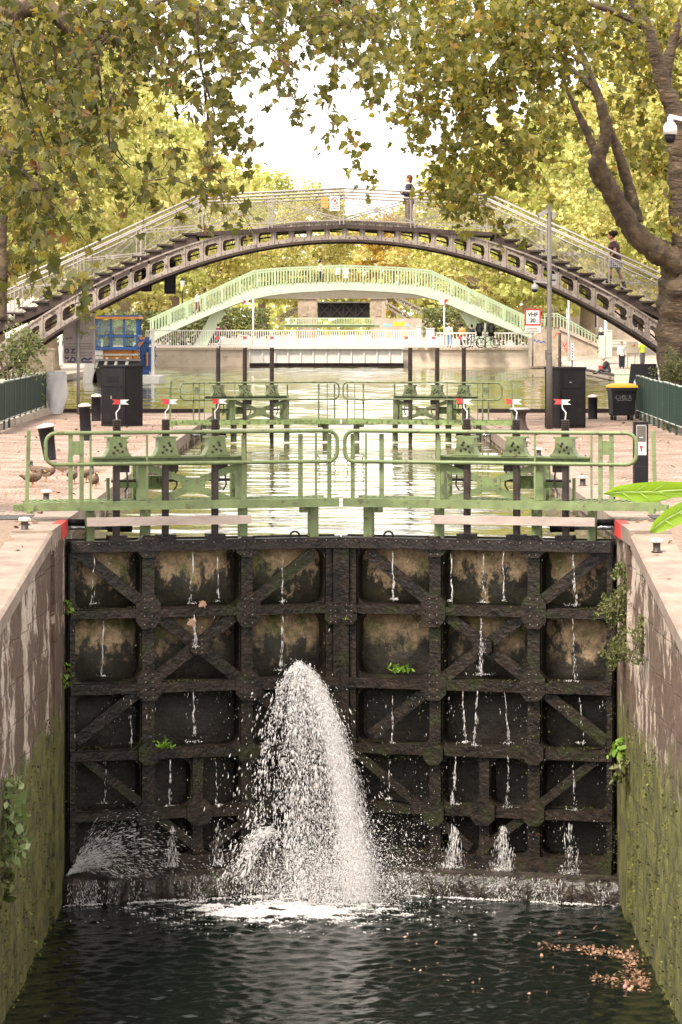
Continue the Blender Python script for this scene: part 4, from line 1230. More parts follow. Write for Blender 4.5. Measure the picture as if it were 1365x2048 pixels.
b = MB(); b.box(-w*.4, w*.4, -0.003, -0.0005, h*.4, h*.43); b.box(-w*.4, w*.4, -0.003, -0.0005, h*.7, h*.73); b.build("fold_line", M['polegrey'], r_)

# canal signals hanging under the left haunch
for px0, px1, py1, pyt, lab in ((283,304,583,566,"shorter black canal signal box hanging under the left side of the dark footbridge"), (329,352,588,546,"taller black canal signal box hanging under the left side of the dark footbridge")):
    Y = 103.2; c = (px0+px1)/2
    root = thing("canal_signal", lab, "signal", (PX(c,Y), Y, PZ(py1,Y)), 0, "canal signals hanging under the dark footbridge")
    w, h = (px1-px0)*Y/F, (py1-pyt+26)*Y/F
    b = MB(); b.box(-w/2, w/2, 0, 0.06, 0, h); b.build("backboard", M['black'], root)
    b = MB(); b.box(-w*.32, w*.32, -0.10, -0.001, h*0.06, h*0.7); b.build("lamp_housing", M['black'], root)
    b = MB()
    for k in (0.2, 0.5): b.lathe([(0.09,0),(0.10,0.0),(0.10,0.16)], 12, (0,0,0))
    b.v = [(v[0], 0.07+v[2], v[1]+h*(0.25 if i < 36 else 0.6)) for i, v in enumerate(b.v)]
    b.build("lamp_hood", M['rubber'], root, True)
    b = MB(); b.bar((0,0.03,h), (0,0.03,h+0.25), 0.05, 0.05); b.build("hanger", M['bridge_dark'], root)

# ------------------------------------------------------------------ mint green footbridge far down the basin
GY = 250.0
root = thing("mint_footbridge", "pale mint green arched footbridge with white-green balusters beyond the basin", "footbridge", (PX(684,GY), GY+1, 1.0))
inv_g = Matrix.Translation(root.location).inverted()
def ng(): return MB(lambda p: inv_g @ p)
UPG = [(300,666),(315,658),(372,635),(432,611),(480,586),(514,574),(560,568),(620,565),(684,563.5),(750,565),(810,568),(858,573),(900,588),(954,611),(1010,640),(1065,669),(1092,683)]
LOG = [(300,690),(315,677),(372,650),(426,627),(470,609),(497,600),(540,591),(585,585.5),(684,579.5),(775,583.5),(830,588),(874,600),(900,610),(940,628),(1000,652),(1065,678),(1092,690)]
def interp(tab, x):
    for (a,ya),(c,yc) in zip(tab[:-1], tab[1:]):
        if a <= x <= c: return ya + (yc-ya)*(x-a)/(c-a)
    return tab[-1][1]
gx = np.linspace(300, 1092, 81)
for Yr, mm in ((GY,'mint'), (GY+2.4,'mint')):
    b = ng()
    for a, e in zip(gx[:-1], gx[1:]):
        b.xz([(PX(a,GY),PZ(interp(LOG,a),GY)), (PX(e,GY),PZ(interp(LOG,e),GY)), (PX(e,GY),PZ(interp(UPG,e),GY)), (PX(a,GY),PZ(interp(UPG,a),GY))], Yr, Yr+0.08)
    b.build("girder", M[mm], root)
b = ng()
for a, e in zip(gx[:-1], gx[1:]):
    za, ze = PZ(interp(UPG,a)+2,GY), PZ(interp(UPG,e)+2,GY)
    b.add([(PX(a,GY),GY+.081,za),(PX(e,GY),GY+.081,ze),(PX(e,GY),GY+2.399,ze),(PX(a,GY),GY+2.399,za),
           (PX(a,GY),GY+.081,za-.1),(PX(e,GY),GY+.081,ze-.1),(PX(e,GY),GY+2.399,ze-.1),(PX(a,GY),GY+2.399,za-.1)],
          [(0,1,2,3),(7,6,5,4),(0,4,5,1),(3,2,6,7)])
b.build("deck", M['mint'], root)
b = ng()
for a, e in zip(gx[:-1:2], gx[2::2]):
    b.bar((PX(a,GY),GY-0.05,PZ(interp(LOG,a)+1,GY)), (PX(e,GY),GY-0.05,PZ(interp(LOG,e)+1,GY)), 0.07, 0.07)
b.build("pipe", M['polegrey'], root)
# flat white tie beam under the crown
b = ng(); b.xz([(PX(497,GY),PZ(596.5,GY)),(PX(868,GY),PZ(596.5,GY)),(PX(868,GY),PZ(590,GY)),(PX(775,GY),PZ(583.5,GY)),(PX(684,GY),PZ(580,GY)),(PX(585,GY),PZ(586,GY)),(PX(497,GY),PZ(594,GY))], GY+2.5, GY+2.6); b.build("white_spandrel", M['white'], root)
RLG = [(296,650),(312,619+30),(508,541),(560,536),(684,530),(800,535),(863,541),(1050,624),(1092,624)]
RLG = [(296,640),(508,541),(560,536),(684,530.5),(800,535),(863,541),(1055,633),(1092,640)]
for Yr in (GY-0.05, GY+2.5):
    b = ng(); rx_ = [296,508,560,684,800,863,1055,1092]
    for a, e in zip(rx_[:-1], rx_[1:]):
        b.bar((PX(a,GY),Yr,PZ(interp(RLG,a),GY)), (PX(e,GY),Yr,PZ(interp(RLG,e),GY)), 0.08, 0.08)
        b.bar((PX(a,GY),Yr,PZ(interp(RLG,a)+4.5,GY)), (PX(e,GY),Yr,PZ(interp(RLG,e)+4.5,GY)), 0.04, 0.05)
    b.build("top_rail", M['mint_pale'], root)
    b = ng(); x = 302.0; i = 0
    while x < 1090:
        th = 0.05 if i % 6 else 0.10
        b.box(PX(x,GY)-th/2, PX(x,GY)+th/2, Yr-th/2, Yr+th/2, PZ(interp(UPG,x),GY), PZ(interp(RLG,x),GY)); x += 5.9; i += 1
    o = b.build("balusters", M['mint_pale'], root)
for (p, q, ww) in (((440,618),(392,706),0.85), ((932,622),(985,706),0.85)):
    b = ng(); b.bar((PX(p[0],GY),GY+1.2,PZ(p[1],GY)), (PX(q[0],GY),GY+1.2,PZ(q[1],GY)), 0.9, ww); b.build("leaning_pier", M['mint'], root)
for px0, px1, py0, py1 in ((670,681,536,549),(687,697,536,549),(688,696,551,556)):
    b = ng(); b.box(PX(px0,GY), PX(px1,GY), GY-0.12, GY-0.1, PZ(py1,GY), PZ(py0,GY)); b.build("white_plate", M['white'], root)
# side stairs down to the right bank on a stone base
SY = 232.0
root = thing("stone_stair", "stone stair with mint green balustrade and red graffiti, right of the channel sign", "stair", (PX(1180,SY), SY, 0))
inv_s = Matrix.Translation(root.location).inverted()
b = MB(lambda p: inv_s @ p)
b.xz([(PX(1062,SY),-0.2),(PX(1258,SY),-0.2),(PX(1258,SY),PZ(706,SY)),(PX(1210,SY),PZ(698,SY)),(PX(1120,SY),PZ(657,SY)),(PX(1090,SY),PZ(654,SY)),(PX(1062,SY),PZ(676,SY))], SY, SY+3)
b.build("stair_base", M['stone_wall'], root)
b = MB(lambda p: inv_s @ p)
b.bar((PX(1120,SY),SY-0.06,PZ(656,SY)), (PX(1212,SY),SY-0.06,PZ(698,SY)), 0.14, 0.22); b.build("stringer", M['stone'], root)
RS = [(1088,628),(1115,627),(1215,685)]; BS = [(1088,653),(1120,655),(1215,699)]
b = MB(lambda p: inv_s @ p)
for a, e in zip(RS[:-1], RS[1:]): b.bar((PX(a[0],SY),SY-0.06,PZ(a[1],SY)), (PX(e[0],SY),SY-0.06,PZ(e[1],SY)), 0.08, 0.08)
for a, e in zip(RS[:-1], RS[1:]): b.bar((PX(a[0],SY),SY-0.06,PZ(a[1]+5,SY)), (PX(e[0],SY),SY-0.06,PZ(e[1]+5,SY)), 0.05, 0.05)
x = 1090.0
while x < 1214:
    b.box(PX(x,SY)-0.035, PX(x,SY)+0.035, SY-0.1, SY-0.03, PZ(interp(BS,x),SY), PZ(interp(RS,x),SY)); x += 6.2
b.build("balustrade", M['mint_pale'], root)
b = MB(lambda p: inv_s @ p)
def scrawl(b, pts, Y, th, r):
    for a, e in zip(pts[:-1], pts[1:]):
        b.bar((PX(a[0],Y),Y-th,PZ(a[1],Y)), (PX(e[0],Y),Y-th,PZ(e[1],Y)), 0.004, r)
scrawl(b, [(1110,676),(1112,668),(1119,666),(1122,671)], SY, 0.004, 0.05); scrawl(b, [(1126,684),(1129,694),(1133,686),(1136,693),(1140,683)], SY, 0.004, 0.05); scrawl(b, [(1128,698),(1138,695),(1132,702),(1141,700)], SY, 0.004, 0.05)
b.build("red_graffiti", M['signred'], root)
b = MB(lambda p: inv_s @ p)
scrawl(b, [(1066,684),(1070,679),(1074,685),(1078,680),(1082,686),(1088,682),(1092,686)], SY, 0.005, 0.06); b.build("blue_graffiti", M['blue'], root)

# swing bridge with white railing
WY = 239.6
root = thing("swing_bridge", "low road swing bridge with grey ribbed girder and white railing over the basin end", "swing bridge", (PX(650,WY), WY, 0))
inv_w = Matrix.Translation(root.location).inverted()
def nw(): return MB(lambda p: inv_w @ p)
b = nw(); b.box(PX(500,WY), PX(806,WY), WY-0.35, WY-0.2, PZ(726,WY), PZ(698,WY)); b.build("girder", M['palegirder'], root)
b = nw()
for i in range(13):
    x = PX(500+i*25.4,WY); b.box(x-0.05, x+0.05, WY-0.45, WY-0.3505, PZ(726,WY), PZ(698,WY))
b.build("girder_ribs", M['palegirder'], root)
b = nw(); b.box(PX(498,WY), PX(808,WY), WY-0.6, WY-0.1, PZ(697.8,WY), PZ(693,WY)); b.build("deck_edge", M['palegirder'], root)
b = nw(); b.box(PX(500,WY), PX(808,WY), WY-0.19, WY-0.0, PZ(735,WY), PZ(726.3,WY)); b.build("opening_shade", M['bridge_dark'], root)  # dark strip that paints the shade of the opening under the girder
for nm, px0, px1, y0, y1, st in (("white_railing", 292, 838, 660, 692, 4.6), ("white_railing", 868, 1062, 665, 692, 6.5)):
    b = nw()
    b.box(PX(px0,WY), PX(px1,WY), WY-0.03, WY+0.03, PZ(y0+2.2,WY), PZ(y0,WY)); b.box(PX(px0,WY), PX(px1,WY), WY-0.025, WY+0.025, PZ(y1,WY), PZ(y1-1.6,WY))
    x = px0
    while x <= px1:
        b.box(PX(x,WY)-0.024, PX(x,WY)+0.024, WY-0.02, WY+0.02, PZ(y1-1.5,WY), PZ(y0+2.3,WY)); x += st
    b.build(nm, M['white'], root)
for px0, px1, y0, y1 in ((834,842,654,694),(853,869,658,694)):
    b = nw(); b.box(PX(px0,WY), PX(px1,WY), WY-0.2, WY+0.1, PZ(y1,WY), PZ(y0,WY)); b.box(PX(px0-1,WY), PX(px1+1,WY), WY-0.24, WY+0.14, PZ(y0-.01,WY), PZ(y0-2,WY)); b.build("gate_post", M['white'], root)

# ------------------------------------------------------------------ the next lock far behind
FY = 385.0
root = thing("far_lock_gate", "distant black lattice lock gate framed by the mint footbridge", "lock gate", (PX(688,FY), FY, 1.0))
inv_f = Matrix.Translation(root.location).inverted()
b = MB(lambda p: inv_f @ p); b.box(PX(636,FY), PX(740,FY), FY, FY+0.3, PZ(636,FY), PZ(606,FY)); b.build("gate_plate", M['cabinet'], root)
b = MB(lambda p: inv_f @ p)
for i in range(4):
    xa, xb = PX(638+i*25,FY), PX(661+i*25,FY)
    b.bar((xa,FY-0.05,PZ(634,FY)), (xb,FY-0.05,PZ(608,FY)), 0.1, 0.16); b.bar((xa,FY-0.06,PZ(608,FY)), (xb,FY-0.06,PZ(634,FY)), 0.1, 0.16); b.box(xa-0.12,xa+0.04,FY-0.1,FY-0.001,PZ(635,FY),PZ(607,FY))
b.build("lattice", M['iron_top'], root)
b = MB(lambda p: inv_f @ p); b.box(PX(634,FY), PX(741,FY), FY-0.5, FY+0.5, PZ(605.9,FY), PZ(603,FY)); b.build("gate_walkway", M['polegrey'], root)
root = thing("far_railing", "distant green railing on small arches in front of the black lattice gate", "railing", (PX(690,FY-6), FY-6, 1.0))
iv = Matrix.Translation(root.location).inverted(); FR = FY-6
b = MB(lambda p: iv @ p)
b.box(PX(570,FR), PX(748,FR), FR, FR+0.08, PZ(637.5,FR), PZ(635.5,FR)); b.box(PX(570,FR), PX(748,FR), FR, FR+0.08, PZ(650,FR), PZ(648,FR))
x = 571
while x < 748: b.box(PX(x,FR)-0.03, PX(x,FR)+0.03, FR+.01, FR+0.07, PZ(648,FR), PZ(637.5,FR)); x += 3.3
b.build("rail", M['mint_pale'], root)
b = MB(lambda p: iv @ p); b.box(PX(560,FR), PX(760,FR), FR+0.1, FR+0.5, PZ(655,FR), PZ(650.1,FR)); b.build("arched_beam", M['green'], root)
FW = 388.0
for (px0,px1,y0,y1,lab) in ((596,634,598,650,"distant stone pier left of the black lattice gate"),(742,772,598,650,"distant stone pier right of the black lattice gate")):
    b = MB(); b.box(PX(px0,FW), PX(px1,FW), FW, FW+2, 1.0, PZ(y0,FW)); b.box(PX(px0-2,FW), PX(px1+2,FW), FW-0.15, FW+2.1, PZ(y0,FW)+0.002, PZ(y0,FW)+0.3); b.box(PX(px0+10,FW), PX(px0+20,FW), FW-0.06, FW-0.001, PZ(632,FW), PZ(612,FW)); o = b.build("stone_pier", M['stone_wall']); recenter(o); tag(o, lab, "pier")
root = thing("mural_wall", "distant low wall with a yellow and blue graffiti patch", "wall", (PX(800,FW-4), FW-4, 1.0)); iv = Matrix.Translation(root.location).inverted(); Yw = FW-4
b = MB(lambda p: iv @ p); b.box(PX(748,Yw), PX(862,Yw), Yw, Yw+0.6, 1.0, PZ(637,Yw)); b.build("wall_face", M['stone'], root)
b = MB(lambda p: iv @ p); b.xz([(PX(786,Yw),PZ(652,Yw)),(PX(788,Yw),PZ(642,Yw)),(PX(798,Yw),PZ(646,Yw)),(PX(808,Yw),PZ(642,Yw)),(PX(810,Yw),PZ(652,Yw))], Yw-0.02, Yw-0.001); b.build("yellow_graffiti", M['yellow'], root)
b = MB(lambda p: iv @ p)
for px0, px1, y0, y1 in ((766,785,647,653),(811,822,648,653)): b.xz([(PX(px0,Yw),PZ(y1,Yw)),(PX(px0+4,Yw),PZ(y0,Yw)),(PX(px1-3,Yw),PZ(y0+1,Yw)),(PX(px1,Yw),PZ(y1,Yw))], Yw-0.02, Yw-0.001)
b.build("blue_graffiti", mat("sky_blue", (0.2,0.45,0.65)), root)
root = thing("lattice_footbridge", "distant grey lattice footbridge stairs flanking the black lock gate", "footbridge", (PX(690,395), 395, 1.0)); iv = Matrix.Translation(root.location).inverted()
for (xa,ya,xb,yb) in ((640,588,560,634),(752,592,832,640),(790,590,850,622)):
    b = MB(lambda p: iv @ p)
    for d in (0, 9): b.bar((PX(xa,395),395,PZ(ya+d,395)), (PX(xb,395),395,PZ(yb+d,395)), 0.3, 0.22)
    n = 10
    for i in range(n):
        f0, f1 = i/n, (i+1)/n
        b.bar((PX(xa+(xb-xa)*f0,395),395.2,PZ(ya+(yb-ya)*f0,395)), (PX(xa+(xb-xa)*f1,395),395.2,PZ(ya+(yb-ya)*f1+9,395)), 0.1, 0.12)
        b.bar((PX(xa+(xb-xa)*f0,395),395.2,PZ(ya+(yb-ya)*f0,395)), (PX(xa+(xb-xa)*f0,395),395.2,PZ(ya+(yb-ya)*f0+9,395)), 0.1, 0.12)
    b.build("lattice_stair", M['bridge'], root)
b = MB(lambda p: iv @ p); b.bar((PX(636,395),395,PZ(589,395)), (PX(755,395),395,PZ(589,395)), 0.5, 0.4); b.build("lattice_deck", M['bridge'], root)
# ------------------------------------------------------------------ things on the quays
# thick tapered bollards with white tops
def big_bollard(px, py, lean, tall, label, flare=True):
    Y = 2.82*F/(py-HY); X = PX(px, Y)
    root = thing("bollard", label, "bollard", (X, Y, 0), 0, "black bollards with white tops")
    r0, r1 = (0.125, 0.165) if flare else (0.135, 0.135)
    b = MB(); b.lathe([(r0+.01,0),(r0,0.02),(r1,tall-0.10),(r1+.006,tall-.095),(r1+.006,tall-.07)], 20); b.build("post", M['black'], root, True)
    b = MB(); b.lathe([(r1+.01,tall-.0698),(r1+.02,tall-.05),(r1+.012,tall-.025),(r1*.7,tall-.004),(r1*.35,tall+.012),(0.01,tall+.016)], 20); b.build("cap", M['cream'], root, True)
    root.rotation_euler = (0, lean, 0)
    return root
big_bollard(101, 920, R(-8), 0.74, "leaning black bollard with a domed white cap, nearest the ducks")
big_bollard(173, 881, R(-3), 0.88, "tall black bollard with a flat white cap in front of the left charcoal cabinet", False)
big_bollard(193, 842, 0, 0.76, "black bollard with a white cap half hidden behind the left charcoal cabinet", False)
big_bollard(1186, 838, 0, 0.70, "black bollard with a white cap between the right charcoal cabinet and the yellow-lidded bin", False)
# low mushroom mooring bollards
for px, py, r, lab in ((50,1060,.085,"small cream mushroom bollard beside the left red corner stone"),(93,1002,.085,"small cream mushroom bollard in front of the ducks"),
                    (1078,912,.085,"small cream mushroom bollard farthest along the right chamber edge, behind the gate's winding stands"),(1166,972,.085,"small cream mushroom bollard seen below the right handrail"),
                    (1225,1010,.085,"small cream mushroom bollard just right of the right handrail's foot"),(1256,1008,.07,"smaller mushroom bollard half behind the bright green leaves"),(1314,1089,.085,"small cream mushroom bollard touching the lower bright green leaf"),(1051,894,.085,"small cream mushroom bollard close to the right chamber edge near the red vane")):
    Y = 2.82*F/(py-HY) if py < 1055 else (45.8 if px < 600 else 44.2)
    z = zq(Y, -1 if px < 600 else 1)
    root = thing("mooring_bollard", lab, "mooring bollard", (PX(px,Y), Y, z), 0, "small mushroom mooring bollards")
    b = MB(); b.lathe([(0.075,0),(0.075,0.012),(0.05,0.02),(0.048,0.11),(0.055,0.125)], 14); b.build("stem", M['rod'], root, True)
    b = MB(); b.lathe([(0.055,0.1255),(r*.95,0.13),(r,0.15),(r*.9,0.172),(r*.5,0.182),(0.005,0.184)], 16); b.build("cap", M['cream'], root, True)
# waisted cast iron bollard
Y = 2.82*F/(866-HY)
root = thing("waisted_bollard", "grey waisted cast iron mooring bollard left of the tall camera pole", "mooring bollard", (PX(1040,Y), Y, 0))
b = MB(); b.lathe([(.30,0),(.29,.04),(.21,.12),(.15,.28),(.15,.42),(.19,.53),(.25,.58),(.25,.585)], 20); b.build("post", M['bridge_dark'], root, True)
b = MB(); b.lathe([(.255,.586),(.27,.60),(.26,.63),(.20,.645),(.01,.65)], 20); b.build("cap", M['greymetal'], root, True)

# charcoal control cabinets
def cabinet(px, py, Y, w1, w2, h, ang, label):
    root = thing("control_cabinet", label, "cabinet", (PX(px,Y), Y, 0), ang, "charcoal control cabinets on the quays")
    b = MB(); b.box(-w1, 0, 0, w2, 0, h-0.05); b.build("body", M['cabinet'], root)
    b = MB(); b.box(-w1-.02, .02, -.02, w2+.02, h-0.0498, h); b.build("top_cap", M['cabinet'], root)
    b = MB(); b.box(-w1+.05, -.05, -.012, -.001, 0.1, h*0.62); d = b.build("door", M['cabinet'], root)
    b = MB(); b.box(-w1*.55-.015, -w1*.55+.015, -.03, -.0125, h*.45, h*.5); b.build("handle", M['greymetal'], d)
    b = MB(); b.box(-w1+.05, -.05, -.012, -.001, h*0.65, h-.08); b.build("door", M['cabinet'], root)
    b = MB(); b.box(0.001, .012, .05, w2-.05, 0.1, h-.1); b.build("door", M['cabinet'], root)
    b = MB()
    for k in range(6): b.box(-w1*.75, -w1*.25, -.018, -.0125, h*.72+k*.03, h*.72+k*.03+.014)
    b.build("vent", M['black'], root)
    return root
cabinet(250, 853, 91.0, 0.82, 0.78, 1.66, R(-35), "charcoal control cabinet on the left quay, behind the black bollards")
# the right one shows its narrow side on the left
root = thing("control_cabinet", "charcoal control cabinet on the right quay behind the tall camera pole", "cabinet", (PX(1120,89.5), 89.5, 0), R(30), "charcoal control cabinets on the quays")
w1, w2, h = 0.83, 0.72, 1.63
b = MB(); b.box(0, w1, 0, w2, 0, h-.05); b.build("body", M['cabinet'], root)
b = MB(); b.box(-.02, w1+.02, -.02, w2+.02, h-.0498, h); b.build("top_cap", M['cabinet'], root)
b = MB(); b.box(.05, w1-.05, -.012, -.001, .08, h*.6); b.build("door", M['cabinet'], root)
b = MB(); b.box(.10, w1-.12, -.014, -.001, h*.66, h*.84); d = b.build("hatch", M['cabinet'], root)
b = MB(); b.box(.3, .36, -.03, -.0145, h*.74, h*.76); b.build("handle", M['greymetal'], d)

# control post with a pale panel
Y = 57.5
root = thing("control_post", "slim dark control post with a white panel and red emblem beyond the right handrail", "control post", (PX(1283,Y), Y, 0), R(4))
hw = 0.122
b = MB(); b.box(-hw, hw, 0, 0.16, 0, 0.55); b.box(-hw, -hw+.035, 0.0, 0.16, 0.5502, 1.12); b.box(hw-.03, hw, 0.0, 0.16, 0.5502, 1.12); b.box(-hw+.0352, hw-.0302, 0.03, 0.16, 0.5502, 1.12); b.box(-hw+.0354, hw-.0304, -.002, 0.0298, 1.075, 1.12); b.build("body", M['black'], root)
b = MB(); b.box(-hw+.036, hw-.031, 0.012, 0.0299, 0.552, 1.07); b.build("panel", M['white'], root)
b = MB(); b.box(-hw+.048, hw-.042, 0.006, 0.0118, 0.78, 1.05); b.build("display", M['polegrey'], root)
b = MB(); b.xz([(-.028,.71),(.028,.71),(.022,.675),(.012,.66),(.02,.64),(0,.60),(-.012,.635),(-.012,.66),(-.022,.675)], 0.004, 0.0119); b.build("red_emblem", M['signred'], root)
b = MB(); b.box(-.035, .03, 0.0, 0.0058, 0.845, 0.86); b.build("button", M['white'], root)
b = MB(); b.box(-hw-.003, hw+.003, -.004, 0.165, 0.35, 0.358); b.build("joint", M['rubber'], root)

# tall pole with cameras
Y = 89.0
root = thing("camera_pole", "tall grey pole with small cameras and boxes in front of the right charcoal cabinet", "pole", (PX(1099,Y), Y, 0))
top = PZ(410,Y)
b = MB(); b.lathe([(.085,0),(.082,1.9),(.066,1.95),(.058,top)], 12); b.build("post", M['polegrey'], root, True)
for (x0,x1,y0,y1,nm) in ((1104,1111,424,436,"box"),(1104,1114,548,559,"box"),(1104,1113,562,571,"box")):
    b = MB(); b.box(PX(x0,Y)-PX(1099,Y), PX(x1,Y)-PX(1099,Y), -.07, .07, PZ(y1,Y), PZ(y0,Y)); b.build("junction_box", M['greymetal'], root)
b = MB(); b.bar((-.06,-.03,PZ(422,Y)), (-.30,-.10,PZ(432,Y)), 0.09, 0.10); b.build("camera", M['greymetal'], root)
b = MB(); b.bar((-.05,0,PZ(565,Y)), (-.42,0,PZ(562,Y)), 0.05, 0.06); b.build("arm", M['greymetal'], root)
b = MB(); cx_ = PX(1070,Y)-PX(1099,Y); zt_ = PZ(563,Y); b.lathe([(.02,0),(.03,-.06),(.09,-.10),(.10,-.2),(.095,-.21)][::-1], 14, (cx_,0,zt_)); dm = b.build("dome_housing", M['greymetal'], root, True)
b = MB(); b.lathe([(.005,-.30),(.05,-.285),(.075,-.25),(.08,-.211)], 14, (cx_,0,zt_)); b.build("dome_lens", M['black'], dm, True)
b = MB(); b.box(-.11, -.06, -.04, .04, PZ(720,Y), PZ(700,Y)); b.lathe([(.075,1.99),(.075,2.02)],12); b.build("strap", M['polegrey'], root)

# white dome camera reaching in from the right
Y = 52.0
root = thing("dome_camera", "white dome camera on a bracket at the upper right beside the dark trunk", "camera", (PX(1392,Y), Y, 0))
cx_ = PX(1341,Y)-PX(1392,Y)
b = MB(); b.lathe([(.07,0),(.06,PZ(225,Y))], 10); b.build("post", M['greymetal'], root, True)
b = MB(); b.bar((-.05,0,PZ(243,Y)), (cx_-.02,0,PZ(232,Y)), 0.05, 0.06); b.build("arm", M['white'], root)
zt_ = PZ(234,Y)
b = MB(); b.lathe([(.108,-.27),(.108,-.15),(.07,-.09),(.045,-.07),(.045,0)], 16, (cx_,0,zt_)); dm = b.build("dome_housing", M['white'], root, True)
b = MB(); b.lathe([(.01,-.41),(.06,-.395),(.085,-.34),(.092,-.2705)], 16, (cx_,0,zt_)); b.build("dome_lens", M['black'], dm, True)

# green panel fences
def pfence(pts, label, zt=1.24, zb=0.27):
    p0 = Vector((*pts[0],0)); root = thing("panel_fence", label, "fence", p0)
    for si, (a, e) in enumerate(zip(pts[:-1], pts[1:])):
        a = Vector((*a,0))-p0; e = Vector((*e,0))-p0; d = (e-a).normalized(); L = (e-a).length
        n = max(1, round(L/2.0))
        for i in range(n):
            q0 = a + d*(L*i/n + 0.05); q1 = a + d*(L*(i+1)/n - 0.05)
            b = MB(); m_ = (q0+q1)/2; LL = (q1-q0).length
            b.bar(m_+Vector((0,0,(zt+zb)/2)) - d*LL/2, m_+Vector((0,0,(zt+zb)/2)) + d*LL/2, 0.02, zt-zb)
            nr = int(LL/0.11)
            for k in range(nr):
                q = q0 + d*(LL*(k+.5)/nr); b.box(q.x-.018, q.x+.018, q.y-.012, q.y+.012, zb+.01, zt-.01)
            b.build("panel", M['fence'], root)
            b = MB(); sag = 0.03*random.uniform(-1,1)
            mid = m_ + Vector((0,0,zt+.02+sag)); b.tube([q0+Vector((0,0,zt+.02)), mid, q1+Vector((0,0,zt+.02))], 0.026, 6); b.build("top_rail", M['fence_rail'], root, True)
            b = MB(); b.tube([q0+Vector((0,0,zb-.02)), q1+Vector((0,0,zb-.02))], 0.022, 6); b.build("bottom_rail", M['fence_rail'], root, True)
        for i in range(1 if si else 0, n+1):
            q = a + d*(L*i/n)
            b = MB(); b.box(q.x-.03, q.x+.03, q.y-.03, q.y+.03, 0, zt+.045); b.build("post", M['fence'], root)
pfence([(-8.75,84.5),(-8.95,92),(-9.1,103.4)], "dark green panel fence on the left quay ending at the white tarpaulin")
pfence([(8.32,80),(8.45,88),(8.52,91.5),(8.66,98.5)], "dark green panel fence on the right quay in front of the big plane tree")
for side, ya, yb in ((-1,80,103),(1,78,97)):
    b = MB(); y = ya
    while y < yb:
        l = random.uniform(.6,1.4); x = side*9.05 if side < 0 else 8.85
        b.box(x-.12, x+.12, y, min(y+l,yb)-.02, -.02, .16+.05*random.random()); y += l
    o = b.build("kerb", M['stone']); recenter(o); tag(o, "rough pale stone kerb under the dark green fence on the %s quay" % ("left" if side < 0 else "right"), "kerb")

# white tarpaulin bundle
Y = 103.6
b = MB(); n = 22; rows = 16; vs = []; fs = []
for j in range(rows+1):
    t = j/rows; z = 1.30*t
    for k in range(n):
        a = 2*math.pi*k/n
        w = 0.20+0.13*min(1,t*1.6)**.8
        fold = 1+0.08*math.sin(3*a+4*t)+0.07*math.sin(7*a-9*t)+0.04*math.sin(11*a+15*t)
        top = 1 if j < rows else 0.9
        vs.append((w*1.05*fold*top*math.cos(a)+0.06*t+0.02*math.sin(6*t), 0.22*fold*top*math.sin(a), z+0.015*math.sin(7*a)))
for j in range(rows):
    for k in range(n):
        k2 = (k+1)%n; fs.append((j*n+k, j*n+k2, (j+1)*n+k2, (j+1)*n+k))
fs.append(tuple(rows*n+k for k in range(n)))
b.add(vs, fs); o = b.build("tarpaulin_bundle", M['tarp'], None, True, (PX(110,Y), Y, 0)); tag(o, "white tarpaulin draped over a standing bundle at the end of the left fence", "tarpaulin")

# wheelie bins
def bin_(px, Y, label, lid_open, rz, lidm, graffiti=None):
    root = thing("wheelie_bin", label, "bin", (PX(px,Y), Y, 0), rz, "large wheeled bins by the right fence")
    W, D, H = 0.72, 0.62, 0.98
    b = MB(); a, c = W*.43, D*.42; A, Cc = W*.5, D*.5
    def ring(x, y, z): return [(-x,-y,z),(x,-y,z),(x,y,z),(-x,y,z)]
    vs = ring(a,c,.14)+ring(a+.01,c+.01,.20)+ring(A,Cc,H-.1)+ring(A-.04,Cc-.04,H-.1)+ring(a-.04,c-.04,.2)
    fs = []
    for i in range(4):
        for k in range(4):
            k2 = (k+1)%4; fs.append((i*4+k,i*4+k2,(i+1)*4+k2,(i+1)*4+k))
    fs.append((3,2,1,0)); fs.append((16,17,18,19)); b.add(vs, fs); b.build("body", M['binplastic'], root)
    b = MB(); b.box(-A-.03, A+.03, -Cc-.03, -Cc+.02, H-.14, H-.04); b.box(-A-.03, -A+.02, -Cc+.021, Cc, H-.14, H-.04); b.box(A-.02, A+.03, -Cc+.021, Cc, H-.14, H-.04); b.build("rim", M['binplastic'], root)
    for sx in (-1,1):
        for sy in (-1,1):
            b = MB(); b.tube([(sx*a*.8-.03,sy*c*.8,.09),(sx*a*.8+.03,sy*c*.8,.09)], .088, 12); wq = b.build("wheel", M['rubber'], root, True)
            b = MB(); b.box(sx*a*.8-.045, sx*a*.8+.045, sy*c*.8-.03, sy*c*.8+.03, .10, .15); b.build("castor", M['greymetal'], wq)
    b = MB()
    if not lid_open:
        vs = ring(A+.04,Cc+.04,H-.035)+ring(A+.03,Cc+.03,H+.03)+ring(A-.1,Cc-.12,H+.08); fs = []
        for i in range(2):
            for k in range(4): fs.append((i*4+k,i*4+(k+1)%4,(i+1)*4+(k+1)%4,(i+1)*4+k))
        fs += [(3,2,1,0),(8,9,10,11)]; b.add(vs, fs)
        b.build("lid", lidm, root)
    else:
        b.bar((0,Cc,H-.02),(0,Cc+.25,H+.62),W+.3,0.05,up=(1,0,0))
        b.v = [(v[0], v[1], v[2]) for v in b.v]
        b = MB(); w_ = W*.5+.10
        vs = [(-w_,Cc-.02,H-.05),(w_,Cc-.02,H-.05),(w_*.92,Cc+.28,H+.62),(-w_*.72,Cc+.28,H+.62)]
        vs += [(v[0],v[1]+.06,v[2]-.0) for v in vs]
        b.add(vs, [(0,1,2,3),(7,6,5,4),(0,4,5,1),(1,5,6,2),(2,6,7,3),(3,7,4,0)]); b.build("lid", lidm, root)
    return root
